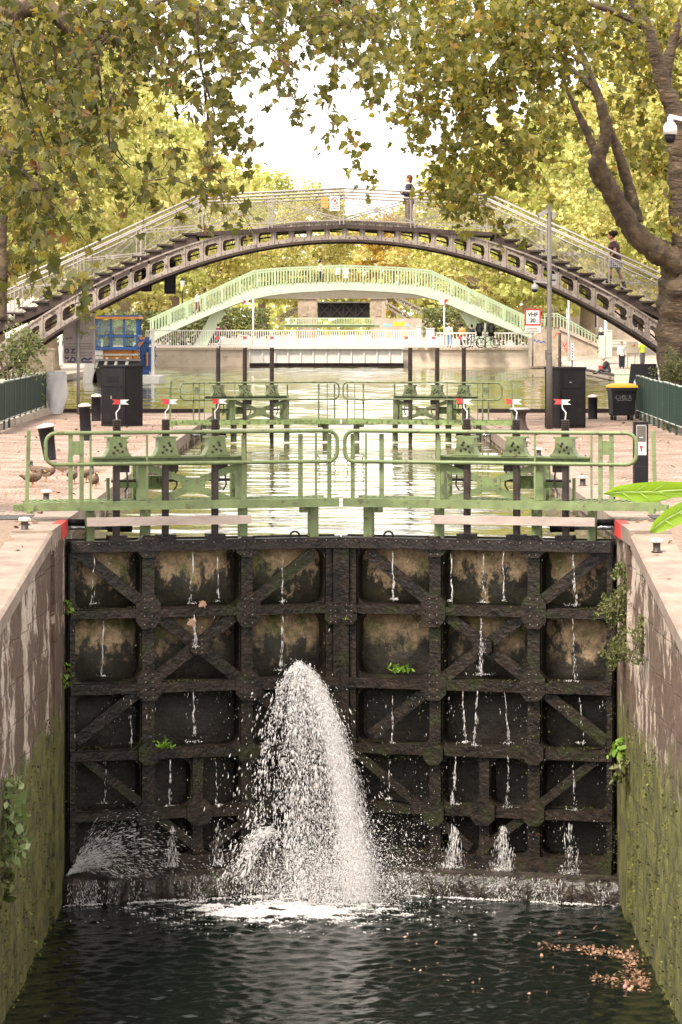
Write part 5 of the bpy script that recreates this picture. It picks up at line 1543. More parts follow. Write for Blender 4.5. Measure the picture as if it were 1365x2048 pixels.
bn = bin_(1244, 97.0, "dark wheeled bin with a closed yellow lid and white scrawl beside the right fence", False, R(8), M['yellow'])
b = MB()
for pts in ([(-.20,.72),(-.25,.66),(-.19,.60),(-.14,.64)], [(-.12,.73),(-.12,.62),(-.04,.72)], [(-.05,.66),(.0,.73),(.03,.66),(-.02,.60),(-.05,.66)], [(.05,.74),(.05,.61),(.13,.62)], [(.14,.62),(.17,.73),(.21,.61),(.23,.64)], [(-.20,.57),(.0,.59),(.22,.57)]):
    for p, q in zip(pts[:-1], pts[1:]):
        fy = lambda z: -(0.27+.04*(z-.2)/.68)-.004
        b.bar((p[0],fy(p[1]),p[1]), (q[0],fy(q[1]),q[1]), .006, .013)
b.build("white_scrawl", M['greymetal'], bn)
b2 = bin_(1292, 98.6, "dark wheeled bin with its lid open and rubbish heaped inside, behind the right fence", True, R(5), M['binplastic'])
b = MB(); b.blob((-.2,0,1.0),(.17,.2,.2),10,8); o = b.build("rubbish_bag", M['tarp'], None, True); o.location = b2.location; tag(o, "white rubbish bag poking out of the open bin", "rubbish bag")
b = MB(); b.add([(-.10,-.1,.98),(.34,-.1,.98),(.30,.2,1.0),(-.08,.2,1.0),(-.08,-.08,1.16),(.1,-.1,1.22),(.28,.16,1.12),(-.05,.18,1.14),(.30,-.1,1.12)], [(0,1,8,5,4),(1,2,6,8),(2,3,7,6),(3,0,4,7),(4,5,8,6,7),(3,2,1,0)]); o = b.build("cardboard_box", mat("wet_cardboard",(0.2,0.09,0.05)), None); o.location = b2.location; tag(o, "crushed brown cardboard box in the open bin", "cardboard")

# board seen from behind on a pole
Y = 103.0
root = thing("sign_board", "weathered grey board seen from behind on a thin pole, black graffiti at its foot", "sign", (PX(157,Y), Y, 0))
xo = PX(157,Y)
b = MB(); b.box(PX(127,Y)-xo, PX(189,Y)-xo, 0.05, 0.08, PZ(727,Y), PZ(628,Y)); b.build("board", M['board'], root)
b = MB(); b.box(PX(187,Y)-xo, PX(190.5,Y)-xo, 0.02, 0.09, PZ(728,Y), PZ(626,Y)); b.box(PX(126,Y)-xo, PX(187,Y)-xo, 0.02, 0.09, PZ(629,Y)-.0, PZ(626,Y)); b.build("frame", M['rail'], root)
b = MB()
for y in (634,687,693,697,705,710): b.box(PX(130,Y)-xo, PX(185,Y)-xo, 0.035, 0.0498, PZ(y+1,Y), PZ(y,Y))
b.build("stiffener", M['polegrey'], root)
b = MB()
def sq(pts, th=.05):
    for a, e in zip(pts[:-1], pts[1:]): b.bar((PX(a[0],Y)-xo,.046,PZ(a[1],Y)), (PX(e[0],Y)-xo,.046,PZ(e[1],Y)), .006, th)
sq([(132,698),(130,703),(135,707),(138,700),(133,698)]); sq([(142,699),(149,698),(143,706),(151,706)]); sq([(130,713),(134,718),(138,714)]); sq([(141,722),(144,714),(149,716),(151,722)]); sq([(135,723),(150,724)]); sq([(163,722),(168,716),(176,720),(184,715)], .06); sq([(164,724),(184,724)])
sq([(131,677),(136,676),(134,680)], .02); sq([(138,676),(145,674)], .02); sq([(139,679),(145,677)], .02); sq([(162,678),(165,670),(168,668)], .02); sq([(170,668),(173,664),(177,667),(178,672)], .02)
b.build("black_graffiti", M['ink'], root)
b = MB(); b.lathe([(.05,0),(.045,PZ(628,Y))], 10); b.build("pole", M['greymetal'], root, True)

# VHF channel sign
Y = 215.0
root = thing("channel_sign", "white square sign with a red border reading VHF 20 on a thin pole", "sign", (PX(1066,Y), Y, 0)); xo = PX(1066,Y)
b = MB(); b.box(PX(1050,Y)-xo, PX(1082,Y)-xo, 0, .04, PZ(651,Y), PZ(618,Y)); b.build("red_border", M['signred'], root)
b = MB(); b.box(PX(1053.2,Y)-xo, PX(1079,Y)-xo, -.02, -.001, PZ(648,Y), PZ(621,Y)); b.build("face", M['white'], root)
text_mesh("VHF", 0.36, M['ink'], (0,-.03,PZ(629.5,Y)), root, bold=.014); text_mesh("20", 0.36, M['ink'], (0,-.03,PZ(641,Y)), root, bold=.014)
b = MB(); b.box(PX(1050,Y)-xo, PX(1082,Y)-xo, 0, .03, PZ(665,Y), PZ(652,Y)); sp_ = b.build("sub_plate", M['white'], root)
b = MB()
for k in range(3): b.box(PX(1053,Y)-xo, PX(1075+k*2,Y)-xo, -.012, -.001, PZ(657+k*3,Y), PZ(656+k*3,Y))
b.build("small_print", M['polegrey'], sp_)
b = MB(); b.lathe([(.05,0),(.05,PZ(620,Y))], 10, (0,.1,0)); b.build("pole", M['greymetal'], root, True)

# red and white markers under the mint bridge
for px, sgn, lab in ((507,-1,"red and white triangle marker on a pole under the left of the mint footbridge"),(889,1,"red and white triangle marker on a pole under the right of the mint footbridge")):
    Y = 244.0
    root = thing("triangle_marker", lab, "marker", (PX(px,Y), Y, 1.03), 0, "red and white triangle markers")
    z0 = PZ(609,Y)-1.03; z1 = PZ(598.5,Y)-1.03; x0 = sgn*-.62 if True else 0
    b = MB(); b.lathe([(.06,0),(.06,z1)], 8); b.build("pole", M['white'], root, True)
    b = MB(); xa = -0.72 if sgn < 0 else -0.36; b.box(xa, xa+.36, -.12, -.08, z0, z1); b.build("white_half", M['white'], root)
    b = MB()
    b.xz([(xa+(.0 if sgn < 0 else .361), z1),(xa+(.36 if sgn<0 else .72), z1) if sgn > 0 else (xa+.25,(z0+z1)/2),(xa+(.36 if sgn>0 else .0), z0)], -.13, -.121); b.build("red_half", M['signred'], root)

# ------------------------------------------------------------------ work boat
Y = 178.0
bo = thing("work_boat", "blue cabin work boat with an orange roof edge moored at the left bank", "boat", (PX(232,Y), Y, WU)); xo = PX(232,Y)
def bxp(px): return PX(px,Y)-xo
def bzp(py): return PZ(py,Y)-WU
def bb(x0,x1,y0,y1,ya,yb): return MB().box(bxp(x0),bxp(x1),ya,yb,bzp(y1),bzp(y0))
b = MB(); xs_ = [bxp(192),bxp(280)]
b.xz([(bxp(196),-0.3),(bxp(276),-0.3),(bxp(282),bzp(722)),(bxp(190),bzp(722))], 0, 7); b.build("hull", M['grey_boat'], bo)
b = MB(); b.xz([(bxp(166),-0.3),(bxp(184),-0.3),(bxp(192),bzp(722)),(bxp(172),bzp(722))], -.6, 4.5); b.build("pontoon", M['white'], bo)
b = MB(); b.xz([(bxp(276),-0.2),(bxp(318),-0.1),(bxp(322),bzp(752)),(bxp(276),bzp(752))], -.8, 4); b.build("pontoon", M['white'], bo)
b = MB(); b.box(bxp(190),bxp(282), -.3, 7, bzp(721.9), bzp(718)); b.build("deck", M['greymetal'], bo)
bb(207,276,717.8,700,.25,3).build("orange_locker", M['orange'], bo)
b = MB(); b.box(bxp(207),bxp(276),.22,.249,bzp(712),bzp(707.5)); b.build("white_stripe", M['white'], bo)
b = MB(); b.box(bxp(190),bxp(206.5),.0,.8,bzp(717.9),bzp(700)); b.build("white_locker", M['white'], bo)
cab = MB(); cab.box(bxp(190.5),bxp(277.5),-.1,3.2,bzp(699.8),bzp(694)); cab.build("cabin_base", M['blue'], bo)
b = MB()
for px in (192,223,249,275):
    b.box(bxp(px)-.05,bxp(px)+.05,-.08,.03,bzp(693.9),bzp(638))
b.box(bxp(192),bxp(275),-.085,.035,bzp(674),bzp(670))
for px in (192,275):
    for yq in (1.5,3.1): b.box(bxp(px)-.05,bxp(px)+.05,yq-.05,yq+.05,bzp(693.9),bzp(638))
    b.box(bxp(px)-.045,bxp(px)+.045,.036,3.0,bzp(674),bzp(670))
b.box(bxp(192),bxp(275),3.05,3.15,bzp(674),bzp(670))
b.build("cabin_frame", M['blue'], bo)
for (x0,x1,y0,y1) in ((194,222,640,669),(224.5,247.5,640,669),(250.5,273.5,640,669),(194,222,675,692),(224.5,247.5,675,692),(250.5,273.5,675,692)):
    b = MB(); b.box(bxp(x0),bxp(x1),-.03,-.018,bzp(y1),bzp(y0)); b.build("window_pane", M['glass'], bo)
b = MB(); b.box(bxp(194),bxp(273),3.08,3.1,bzp(692),bzp(640)); b.build("window_pane", M['glass'], bo)
b = MB(); b.box(bxp(188),bxp(279),-.25,3.4,bzp(637.8),bzp(633.5)); b.build("roof", M['orange'], bo)
b = MB(); b.box(bxp(189),bxp(278),-.2,3.3,bzp(633.4),bzp(630)); b.build("roof_top", M['blue'], bo)
b = MB(); b.box(bxp(205),bxp(215),.5,1.0,bzp(693.8),bzp(672)); b.box(bxp(198),bxp(220),1.4,2.0,bzp(668),bzp(640)); b.build("console", M['greymetal'], bo)
b = MB(); n = 18
b.tube([(bxp(240)+.24*math.cos(2*math.pi*i/n), .5, bzp(664)+.24*math.sin(2*math.pi*i/n)) for i in range(n+1)], .08, 8, False); b.build("lifebuoy", M['orange'], bo, True)
for px, tilt in ((208,6),(229,5),(251,5),(180,14)):
    b = MB(); b.bar((bxp(px),-.5,bzp(765 if px < 190 else 745)), (bxp(px)+tilt/30,-.1,bzp(716)), .12, .12); b.build("pale_strut", M['white'], bo)
b = MB()
for y in (711,736): b.tube([(bxp(172 if y > 720 else 190),-.4,bzp(y)),(bxp(200 if y > 720 else 276),-.4,bzp(y))], .04, 6)
b.build("side_rail", M['steelrod'], bo)
wheel = MB(); cx_, cz_ = bxp(288), bzp(712)
n = 12
for i in range(n):
    a = 2*math.pi*i/n
    wheel.bar((cx_,.6,cz_),(cx_+.72*math.cos(a),.6,cz_+1.0*math.sin(a)),.5,.05); wheel.bar((cx_+.62*math.cos(a),.3,cz_+.86*math.sin(a)),(cx_+.62*math.cos(a+2*math.pi/n),.3,cz_+.86*math.sin(a+2*math.pi/n)),.05,.10)
wheel.build("paddle_wheel", M['blue'], bo)
bb(297,306,694,735,.2,.9).build("blue_housing", M['blue'], bo); bb(293.5,296,705,732,.1,.5).build("orange_post", M['orange'], bo)
b = MB(); b.bar((bxp(276),.4,bzp(692)),(bxp(288),.4,bzp(677)),.2,.2); b.bar((bxp(278),.4,bzp(676)),(bxp(289),.4,bzp(678)),.15,.15); b.build("crane_arm", M['orange'], bo)
b = MB(); b.lathe([(.09,bzp(750)),(.08,bzp(656))], 8, (bxp(306),.0,0)); b.build("white_mast", M['white'], bo)
for px in (188,230,268): 
    b = MB(); b.lathe([(.02,bzp(630)),(.02,bzp(624))],6,(bxp(px),.4,0)); b.blob((bxp(px),.4,bzp(623)),.06); b.build("roof_lamp", M['white'], bo)

# ------------------------------------------------------------------ street things beyond the basin
def slim_pole(px, py, ytop, Y, r, m, label, z0=None):
    z = PZ(py,Y); b = MB(); b.lathe([(r*1.3,0),(r*1.1,.3),(r,.35),(r*.85,PZ(ytop,Y)-z)], 8)
    o = b.build("slim_pole", m, None, True, (PX(px,Y),Y,z)); tag(o, label, "pole"); return o
slim_pole(122, 734, 650, 212, .09, M['white'], "white post on the left bank beside the grey board")
slim_pole(1138, 735, 530, 228, .10, M['greymetal'], "tall thin grey pole behind the tall camera pole, on the right bank")
slim_pole(1172, 700, 545, 255, .12, M['white'], "white pole in front of the dark trunk on the right bank")
slim_pole(1108, 640, 560, 260, .10, M['polegrey'], "short grey pole between the camera pole and the white pole on the right")
slim_pole(1120, 745, 666, 205, .10, M['bridge_dark'], "dark timber post rising behind the right charcoal cabinet")
slim_pole(1212, 700, 640, 262, .12, M['white'], "stout white post far right under the dark arch")
# red and white banner pole
Y = 256.0
root = thing("barrier_arm", "raised white barrier arm with red marks above the stone stair", "barrier", (PX(1136,Y), Y, 1.03)); zt_ = PZ(598,Y)-1.03; zb_ = PZ(645,Y)-1.03
b = MB(); b.box(-.1,.1,-.1,.1,0,zb_+.3); b.build("post", M['greymetal'], root)
b = MB(); b.box(-.13,.13,-.22,-.12,zb_,zt_); b.build("arm", M['white'], root)
for k in (0.35,0.55): 
    b = MB(); b.box(-.09,.09,-.235,-.221,zb_+(zt_-zb_)*k,zb_+(zt_-zb_)*(k+.1)); b.build("red_mark", M['signred'], root)
# blue lettered board
Y = 214.0
root = thing("quay_plate", "narrow white upright plate with blue marks on the right bank", "sign", (PX(1145,Y), Y, 0)); z0, z1 = PZ(720,Y), PZ(686,Y)
b = MB(); b.box(-.09,.09,0,.05,z0,z1); b.build("plate", M['white'], root)
b = MB()
for k in range(5): b.box(-.05,.05,-.012,-.001,z0+.15+k*.18,z0+.25+k*.18)
b.build("blue_marks", M['blue'], root)
b = MB(); b.box(-.04,.04,.051,.1,0,z1-.1); b.build("post", M['bridge_dark'], root)
# traffic light pair
Y = 238.8
root = thing("traffic_light", "twin dark traffic light heads on a thin pole beside the bicycles", "traffic light", (PX(971,Y), Y, 1.03))
b = MB(); b.lathe([(.07,0),(.06,PZ(646,Y)-1.03)], 8); b.build("pole", M['greymetal'], root, True)
for sx in (-1,1):
    b = MB(); x = sx*.42; za, zb2 = PZ(667,Y)-1.03, PZ(648,Y)-1.03
    b.lathe([(.30,0),(.30,.12)],14); b.v = [(v[0]*1.0+x, v[2]-.1, v[1]*1.0+(za+zb2)/2) for v in b.v]; b.box(x-.2,x+.2,.03,.2,za-.2,zb2+.05)
    hd = b.build("lamp_head", M['black'], root)
    for kz in (.12,-.14):
        b = MB(); b.lathe([(.11,0),(.12,.0),(.13,.2)],12); b.v = [(v[0]+x, -v[2]-.12, v[1]+(za+zb2)/2+kz) for v in b.v]; b.build("lamp_hood", M['rubber'], hd)
# bicycles
def bicycle(px, Y, z, label, rz=0.1):
    root = thing("bicycle", label, "bicycle", (PX(px,Y), Y, z), rz, "bicycles by the white railing")
    for x in (-.52,.52):
        b = MB(); n = 20; b.tube([(x+.33*math.cos(2*math.pi*i/n),0,.34+.33*math.sin(2*math.pi*i/n)) for i in range(n+1)], .028, 6, False); wq = b.build("wheel", M['rubber'], root, True)
        b = MB()
        for i in range(8): b.bar((x,0,.34),(x+.32*math.cos(i*math.pi/4),0,.34+.32*math.sin(i*math.pi/4)),.006,.006)
        b.build("spokes", M['greymetal'], wq)
    b = MB()
    for p, q in (((-.52,.34),(-.1,.34)),((-.52,.34),(-.18,.82)),((-.1,.34),(-.2,.9)),((-.17,.8),(.36,.82)),((-.1,.34),(.38,.75)),((.52,.34),(.35,.95))): b.tube([(p[0],0,p[1]),(q[0],0,q[1])],.024,6)
    b.build("frame", M['black'], root)
    b = MB(); b.tube([(.30,-.25,.98),(.36,0,.97),(.30,.25,.98)],.018,6); b.build("handlebar", M['black'], root)
    b = MB(); b.blob((-.21,0,.93),(.14,.08,.04)); b.build("saddle", M['rubber'], root)
bicycle(948, 239.2, 1.03, "bicycle leaning on the white railing under the dark-haired person")
bicycle(976, 239.0, 1.03, "bicycle leaning behind the twin traffic light")
# green litter box and crate
b = MB(); b.box(-.35,.35,0,.6,0,.5); b.box(-.37,.37,-.02,.62,.501,.56)
for k in range(4): b.box(-.3+k*.16,-.3+k*.16+.09,-.012,-.001,.1,.4)
Y = 150.0; o = b.build("green_crate", M['mint'], None, False, (PX(1247,Y),Y,0)); tag(o, "small green crate at the water's edge left of the open bin", "crate")
Y = 225.0
b = MB(); b.box(-.45,-.02,0,.5,0,1.45); b.box(.02,.42,-.02,.5,-.0,1.75); b.box(-.48,.45,-.05,.52,1.751,1.82); o = b.build("green_locker", M['mint'], None, False, (PX(1212,Y),Y,.5)); tag(o, "mint green locker at the foot of the stone stair", "locker")
# easel-like board
Y = 208.0
root = thing("display_board", "square cream display board on wooden legs beside the woman in white", "board", (PX(1265,Y), Y, 0))
b = MB(); b.box(-.36,.36,0,.04,PZ(706,Y),PZ(683,Y)); b.build("board", M['cream'], root)
for x in (-.25,.2):
    b = MB(); b.bar((x-.05,.05,0),(x+.02,.05,PZ(684,Y)),.05,.05); b.build("leg", M['cardboard'], root)
b = MB(); b.xz([(-.1,1.3),(.2,1.35),(.18,1.5),(.1,1.45)], -.01, -.001); b.build("orange_mark", M['orange'], root)
# long timber on the right bank edge
b = MB(); b.bar((PX(1148,205),205,.06),(PX(1245,172),172,.06),.25,.12); o = b.build("edge_timber", M['bridge_dark']); recenter(o); tag(o, "long dark timber along the right bank edge by the seated man", "timber")
# parked vehicles on the left bank
def car(px, Y, m, label, rz, van=False):
    root = thing("parked_car", label, "car", (PX(px,Y), Y, 0), rz, "vehicles parked on the left bank")
    b = MB(); H = 1.9 if van else 1.4
    prof = [(-2.1,.3),(2.1,.3),(2.15,.7),(1.9,.95),(1.2,1.0),(.6,H),(-1.5,H),(-2.1,1.0)] if not van else [(-2.3,.3),(2.2,.3),(2.25,.9),(1.9,1.1),(1.4,H),(-2.3,H)]
    b.xz(prof, -.85, .85); b.build("body", m, root)
    for sy in (-1,1):
        b = MB(); wp = [(1.05,1.02),(.55,H-.1),(-1.3,H-.1),(-1.7,1.02)]; b.xz(wp, sy*.851, sy*.86); b.build("side_window", M['black'], root)
    b = MB(); b.add([(1.22,-.7,1.02),(1.22,.7,1.02),(.66,.62,H-.08),(.66,-.62,H-.08)] if not van else [(1.92,-.7,1.12),(1.92,.7,1.12),(1.43,.7,H-.1),(1.43,-.7,H-.1)], [(0,1,2,3)]); b.v = [(v[0]+.02,v[1],v[2]) for v in b.v]
    b.build("windscreen", M['black'], root)
    for sx in (-1.3,1.35):
        for sy in (-1,1):
            b = MB(); b.tube([(sx,sy*.75,.33),(sx,sy*.9,.33)],.33,14); wq = b.build("wheel", M['rubber'], root, True)
            b = MB(); b.tube([(sx,sy*.9005,.33),(sx,sy*.91,.33)],.19,10); b.build("rim", M['greymetal'], wq)
    for sy in (-.6,.6):
        b = MB(); b.box(2.12,2.17,sy-.15,sy+.15,.68,.8); b.build("headlight", M['white'], root)
car(98, 262, M['white'], "white parked car far off on the left bank, nearest the white post", R(-95))
car(76, 245, M['white'], "white parked van far off on the left bank behind the low shrubs", R(-100), True)
# rubble planters on the left bank
Y = 190
b = MB(); b.box(-1.2,1.0,0,1.2,0,1.25); b.box(-1.25,1.05,-.05,1.25,1.2501,1.35); o = b.build("stone_planter", M['stone_wall'], None, False, (PX(78,Y)-.2,Y,0)); tag(o, "low brownish stone block on the left bank behind the tarpaulin", "planter")
# ------------------------------------------------------------------ people and ducks
def remesh(b, name, mats, parent, vox=0.012, smooth=4, assign=None):
    o = b.build(name, None, None)
    md = o.modifiers.new("r", 'REMESH'); md.mode = 'VOXEL'; md.voxel_size = vox
    ms = o.modifiers.new("s", 'SMOOTH'); ms.iterations = smooth; ms.factor = 0.5
    dg = bpy.context.evaluated_depsgraph_get()
    me = bpy.data.meshes.new_from_object(o.evaluated_get(dg)); me.name = name
    bpy.data.objects.remove(o)
    me.materials.clear()
    for m in (mats if isinstance(mats, (list,tuple)) else [mats]): me.materials.append(m)
    for p in me.polygons:
        p.use_smooth = True
        if assign: p.material_index = assign(p.center)
    o = bpy.data.objects.new(name, me); C.objects.link(o)
    if parent: o.parent = parent
    return o
def fabric(name, c, c2=None, plaid=None):
    if not plaid: return mat(name, c, c2 or tuple(x*.75 for x in c), 14, 0.85, bump=0.2, bscale=60)
    m = mat(name, c, c2 or tuple(x*.75 for x in c), 14, 0.85)
    t = m.node_tree; b = t.nodes["Principled BSDF"]; L = t.links
    src = b.inputs["Base Color"].links[0].from_socket
    g = t.nodes.new("ShaderNodeTexCoord"); ck = t.nodes.new("ShaderNodeTexBrick")
    mp = t.nodes.new("ShaderNodeMapping"); mp.inputs["Rotation"].default_value = (R(90),0,0)
    L.new(g.outputs["Object"], mp.inputs[0]); L.new(mp.outputs[0], ck.inputs["Vector"])
    ck.offset = 0; ck.inputs["Scale"].default_value = 1; ck.inputs["Brick Width"].default_value = plaid[1]; ck.inputs["Row Height"].default_value = plaid[1]; ck.inputs["Mortar Size"].default_value = plaid[1]*.14
    x = t.nodes.new("ShaderNodeMix"); x.data_type = 'RGBA'; L.new(ck.outputs["Fac"], x.inputs[0]); L.new(src, x.inputs[6]); x.inputs[7].default_value = (*plaid[0],1); L.new(x.outputs[2], b.inputs["Base Color"])
    return m
def person(label, loc, h, rz, J, cloth, hair, skin='skin', vox=0.012, group=None):
    """J: joints in units of body height, figure faces +x; cloth: list of (name, material, kind)"""
    root = thing("person", label, "person", loc, rz, group)
    S = h
    V3 = lambda p: Vector(p)*S
    b = MB()
    hd = V3(J['head']); nk = V3(J['neck']); pv = V3(J['pelvis']); ch = V3(J['chest'])
    fw = Vector((math.cos(J.get('look',0)), math.sin(J.get('look',0)), 0)); sd_ = Vector((-fw.y, fw.x, 0))
    b.blob(hd, (.056*S,.046*S,.066*S), 14, 10)
    b.blob(hd+fw*.012*S-Vector((0,0,.035*S)), (.042*S,.036*S,.035*S), 10, 8)      # jaw
    b.blob(hd+fw*.062*S-Vector((0,0,.012*S)), (.012*S,.009*S,.014*S), 8, 6)      # nose
    b.blob(hd+fw*.054*S-Vector((0,0,.038*S)), (.008*S,.016*S,.006*S), 8, 6)      # mouth
    for s in (-1,1): b.blob(hd+sd_*s*.047*S-Vector((0,0,.01*S)), (.012*S,.008*S,.018*S), 6, 6)  # ears
    b.tube([nk-Vector((0,0,.02*S)), hd-Vector((0,0,.03*S))], [.034*S,.030*S], 10)
    b.tube([pv-Vector((0,0,.02*S)), pv, (pv+ch)/2, ch, nk], [.07*S,.085*S,.072*S,.088*S,.045*S], 14)
    sh = {}
    for s, k in ((1,'l'),(-1,'r')):
        sh[k] = V3(J['sh_'+k]); el = V3(J['el_'+k]); wr = V3(J['wr_'+k])
        b.tube([ch+(sh[k]-ch)*.3, sh[k], el, wr], [.05*S,.032*S,.025*S,.017*S], 10)
        d = (wr-el).normalized(); side = d.cross(Vector((0,1,0))); side = side.normalized() if side.length > .1 else Vector((1,0,0))
        pal = wr + d*.025*S
        b.blob(pal, (.018*S,.016*S,.022*S), 8, 6)
        for q, ln in ((-1.5,.034),(-.5,.042),(.5,.04),(1.5,.03)):
            st = pal + d*.014*S + side*q*.0095*S
            b.tube([st, st+d*ln*.55*S, st+d*ln*S+sd_*(-s)*.012*S], [.0055*S,.005*S,.004*S], 6)
        b.tube([pal+side*.016*S, pal+side*.03*S+d*.012*S, pal+side*.032*S+d*.03*S], [.006*S,.0055*S,.0045*S], 6)
        hp = V3(J['hip_'+k]); kn = V3(J['kn_'+k]); an = V3(J['an_'+k]); toe = V3(J['toe_'+k])
        b.tube([hp+Vector((0,0,.02*S)), hp, hp+(kn-hp)*.5, kn, kn+(an-kn)*.35, an], [.06*S,.058*S,.050*S,.035*S,.034*S,.02*S], 12)
        b.tube([an+(an-toe)*.25-Vector((0,0,.012*S)), an-Vector((0,0,.01*S)), toe], [.018*S,.024*S,.016*S], 8)
    body = remesh(b, "body", M[skin], root, vox, 3)
    b = MB()
    for s in (-1,1): b.blob(hd+fw*.05*S+sd_*s*.02*S+Vector((0,0,.006*S)), .006*S, 8, 6)
    b.build("eyes", M['eye'], root, True)
    for nm, m, kind in cloth:
        b = MB()
        if kind in ('top','jacket','tee'):
            e = .012*S if kind != 'jacket' else .02*S
            b.tube([pv+Vector((0,0,(.0 if kind != 'jacket' else -.06)*S)), pv+Vector((0,0,.02*S)), (pv+ch)/2, ch, nk-Vector((0,0,.012*S))], [.088*S+e,.086*S+e,.078*S+e,.092*S+e,.046*S+e*.4], 14)
            for k in 'lr':
                el = V3(J['el_'+k]); wr = V3(J['wr_'+k])
                if kind == 'tee': b.tube([ch+(sh[k]-ch)*.3, sh[k], sh[k]+(el-sh[k])*.55], [.05*S+e,.034*S+e,.032*S+e], 10)
                else: b.tube([ch+(sh[k]-ch)*.3, sh[k], el, el+(wr-el)*.93], [.05*S+e,.034*S+e,.028*S+e,.02*S+e], 10)
        elif kind in ('trousers','wide'):
            e = .011*S if kind == 'trousers' else .018*S
            b.tube([pv-Vector((0,0,.03*S)), pv+Vector((0,0,.03*S))], [.088*S+e,.082*S+e], 14)
            for k in 'lr':
                hp = V3(J['hip_'+k]); kn = V3(J['kn_'+k]); an = V3(J['an_'+k])
                b.tube([hp+Vector((0,0,.02*S)), hp, kn, kn+(an-kn)*.93], [.064*S+e,.062*S+e,.042*S+e*1.3,(.03 if kind == 'trousers' else .042)*S+e], 12)
        elif kind == 'skirt':
            kn = (V3(J['kn_l'])+V3(J['kn_r']))/2
            hem = pv + (kn-pv)*.80
            b.tube([pv+Vector((0,0,.06*S)), pv, pv+(hem-pv)*.6, hem], [.085*S,.10*S,.125*S,.14*S], 18)
        elif kind in ('shoes','boots'):
            for k in 'lr':
                an = V3(J['an_'+k]); toe = V3(J['toe_'+k]); kn = V3(J['kn_'+k])
                b.tube([an+(an-toe)*.3-Vector((0,0,.012*S)), an-Vector((0,0,.012*S)), toe], [.024*S,.031*S,.022*S], 10)
                if kind == 'boots': b.tube([an-Vector((0,0,.01*S)), an+(kn-an)*.42], [.03*S,.038*S], 10)
        remesh(b, nm, m, root, vox, 2)
    b = MB(); hk, hm = hair
    b.blob(hd-fw*.014*S+Vector((0,0,.018*S)), (.063*S,.057*S,.062*S), 14, 10)
    if hk == 'bun': b.blob(hd-fw*.075*S+Vector((0,0,.05*S)), .042*S, 10, 8); b.blob(hd-fw*.02*S+Vector((0,0,.04*S)), (.066*S,.064*S,.055*S), 10, 8)
    if hk == 'bob': b.blob(hd-fw*.03*S-Vector((0,0,.03*S)), (.04*S,.05*S,.07*S), 10, 8)
    if hk == 'cap': b.blob(hd+fw*.045*S+Vector((0,0,.03*S)), (.045*S,.04*S,.008*S), 10, 6)
    if hk != 'none': remesh(b, "hair" if hk != 'cap' else "cap", hm, root, vox, 2)
    return root
STAND = dict(head=(.01,0,.93), neck=(0,0,.845), chest=(0,0,.74), pelvis=(0,0,.52),
    sh_l=(0,.105,.80), sh_r=(0,-.105,.80), el_l=(-.02,.13,.63), el_r=(-.02,-.13,.63), wr_l=(.03,.135,.48), wr_r=(.03,-.135,.48),
    hip_l=(0,.05,.5), hip_r=(0,-.05,.5), kn_l=(.015,.052,.28), kn_r=(.015,-.052,.28), an_l=(0,.055,.045), an_r=(0,-.055,.045), toe_l=(.085,.06,.018), toe_r=(.085,-.06,.018))
WALK = dict(STAND, kn_l=(.06,.05,.285), an_l=(.11,.052,.05), toe_l=(.19,.055,.035), kn_r=(-.02,-.05,.28), an_r=(-.15,-.05,.07), toe_r=(-.08,-.052,.022), el_l=(-.07,.13,.65), wr_l=(-.06,.13,.49), el_r=(.05,-.13,.65), wr_r=(.13,-.12,.53))
hair_b = mat("dark_hair",(0.014,0.009,0.007),(0.008,0.005,0.004),20,0.8,spec=.1); hair_a = mat("auburn_hair",(0.13,0.05,0.022),(0.07,0.028,0.012),20,0.7,spec=.2); hair_g = mat("fair_hair",(0.3,0.2,0.1),(0.2,0.13,0.07),20,0.6); hair_w = mat("grey_hair",(0.35,0.33,0.31),(0.25,0.24,0.22),20,0.6)
F_ = {k: fabric(k+"_cloth", c) for k, c in dict(navy=(.02,.02,.035), white=(.75,.73,.7), black=(.015,.014,.016), jean=(.16,.26,.42), orange=(.55,.22,.08), wine=(.12,.025,.04), tan=(.55,.45,.33), dark=(.03,.027,.035), cream=(.62,.55,.42), lightblue=(.5,.6,.7), grey=(.12,.12,.13), darkred=(.045,.014,.014)).items()}
plaid1 = fabric("plaid_trousers", (.045,.026,.026), None, ((.17,.115,.10),.055)); plaid2 = fabric("check_skirt", (.035,.033,.045), None, ((.24,.23,.25),.06))
# woman on the crown of the dark footbridge, facing left with folded arms
j = dict(STAND, el_l=(.05,.115,.64), el_r=(.04,-.125,.64), wr_l=(.105,.04,.665), wr_r=(.12,-.05,.66), an_r=(-.02,-.05,.045), toe_r=(.065,-.055,.018), kn_l=(.02,.05,.28))
zd = PZ(decky(820),BY)
person("person in a dark jacket and plaid trousers standing with folded arms on the dark footbridge", (PX(819,103.2), 103.2, zd), 1.66, R(180), j,
       [("trousers", plaid1, 'wide'), ("jacket", F_['navy'], 'jacket'), ("shoes", F_['black'], 'shoes')], ('bob', hair_a), vox=0.011)
b = MB(); b.xz([(-.06,0),(.05,0),(.06,.16),(-.05,.17)], -.02, .02); o = b.build("white_bag", F_['white'], None, False, (PX(807,103.1), 103.0, zd+1.12)); tag(o, "white folded cloth held by the person on the dark footbridge", "cloth")
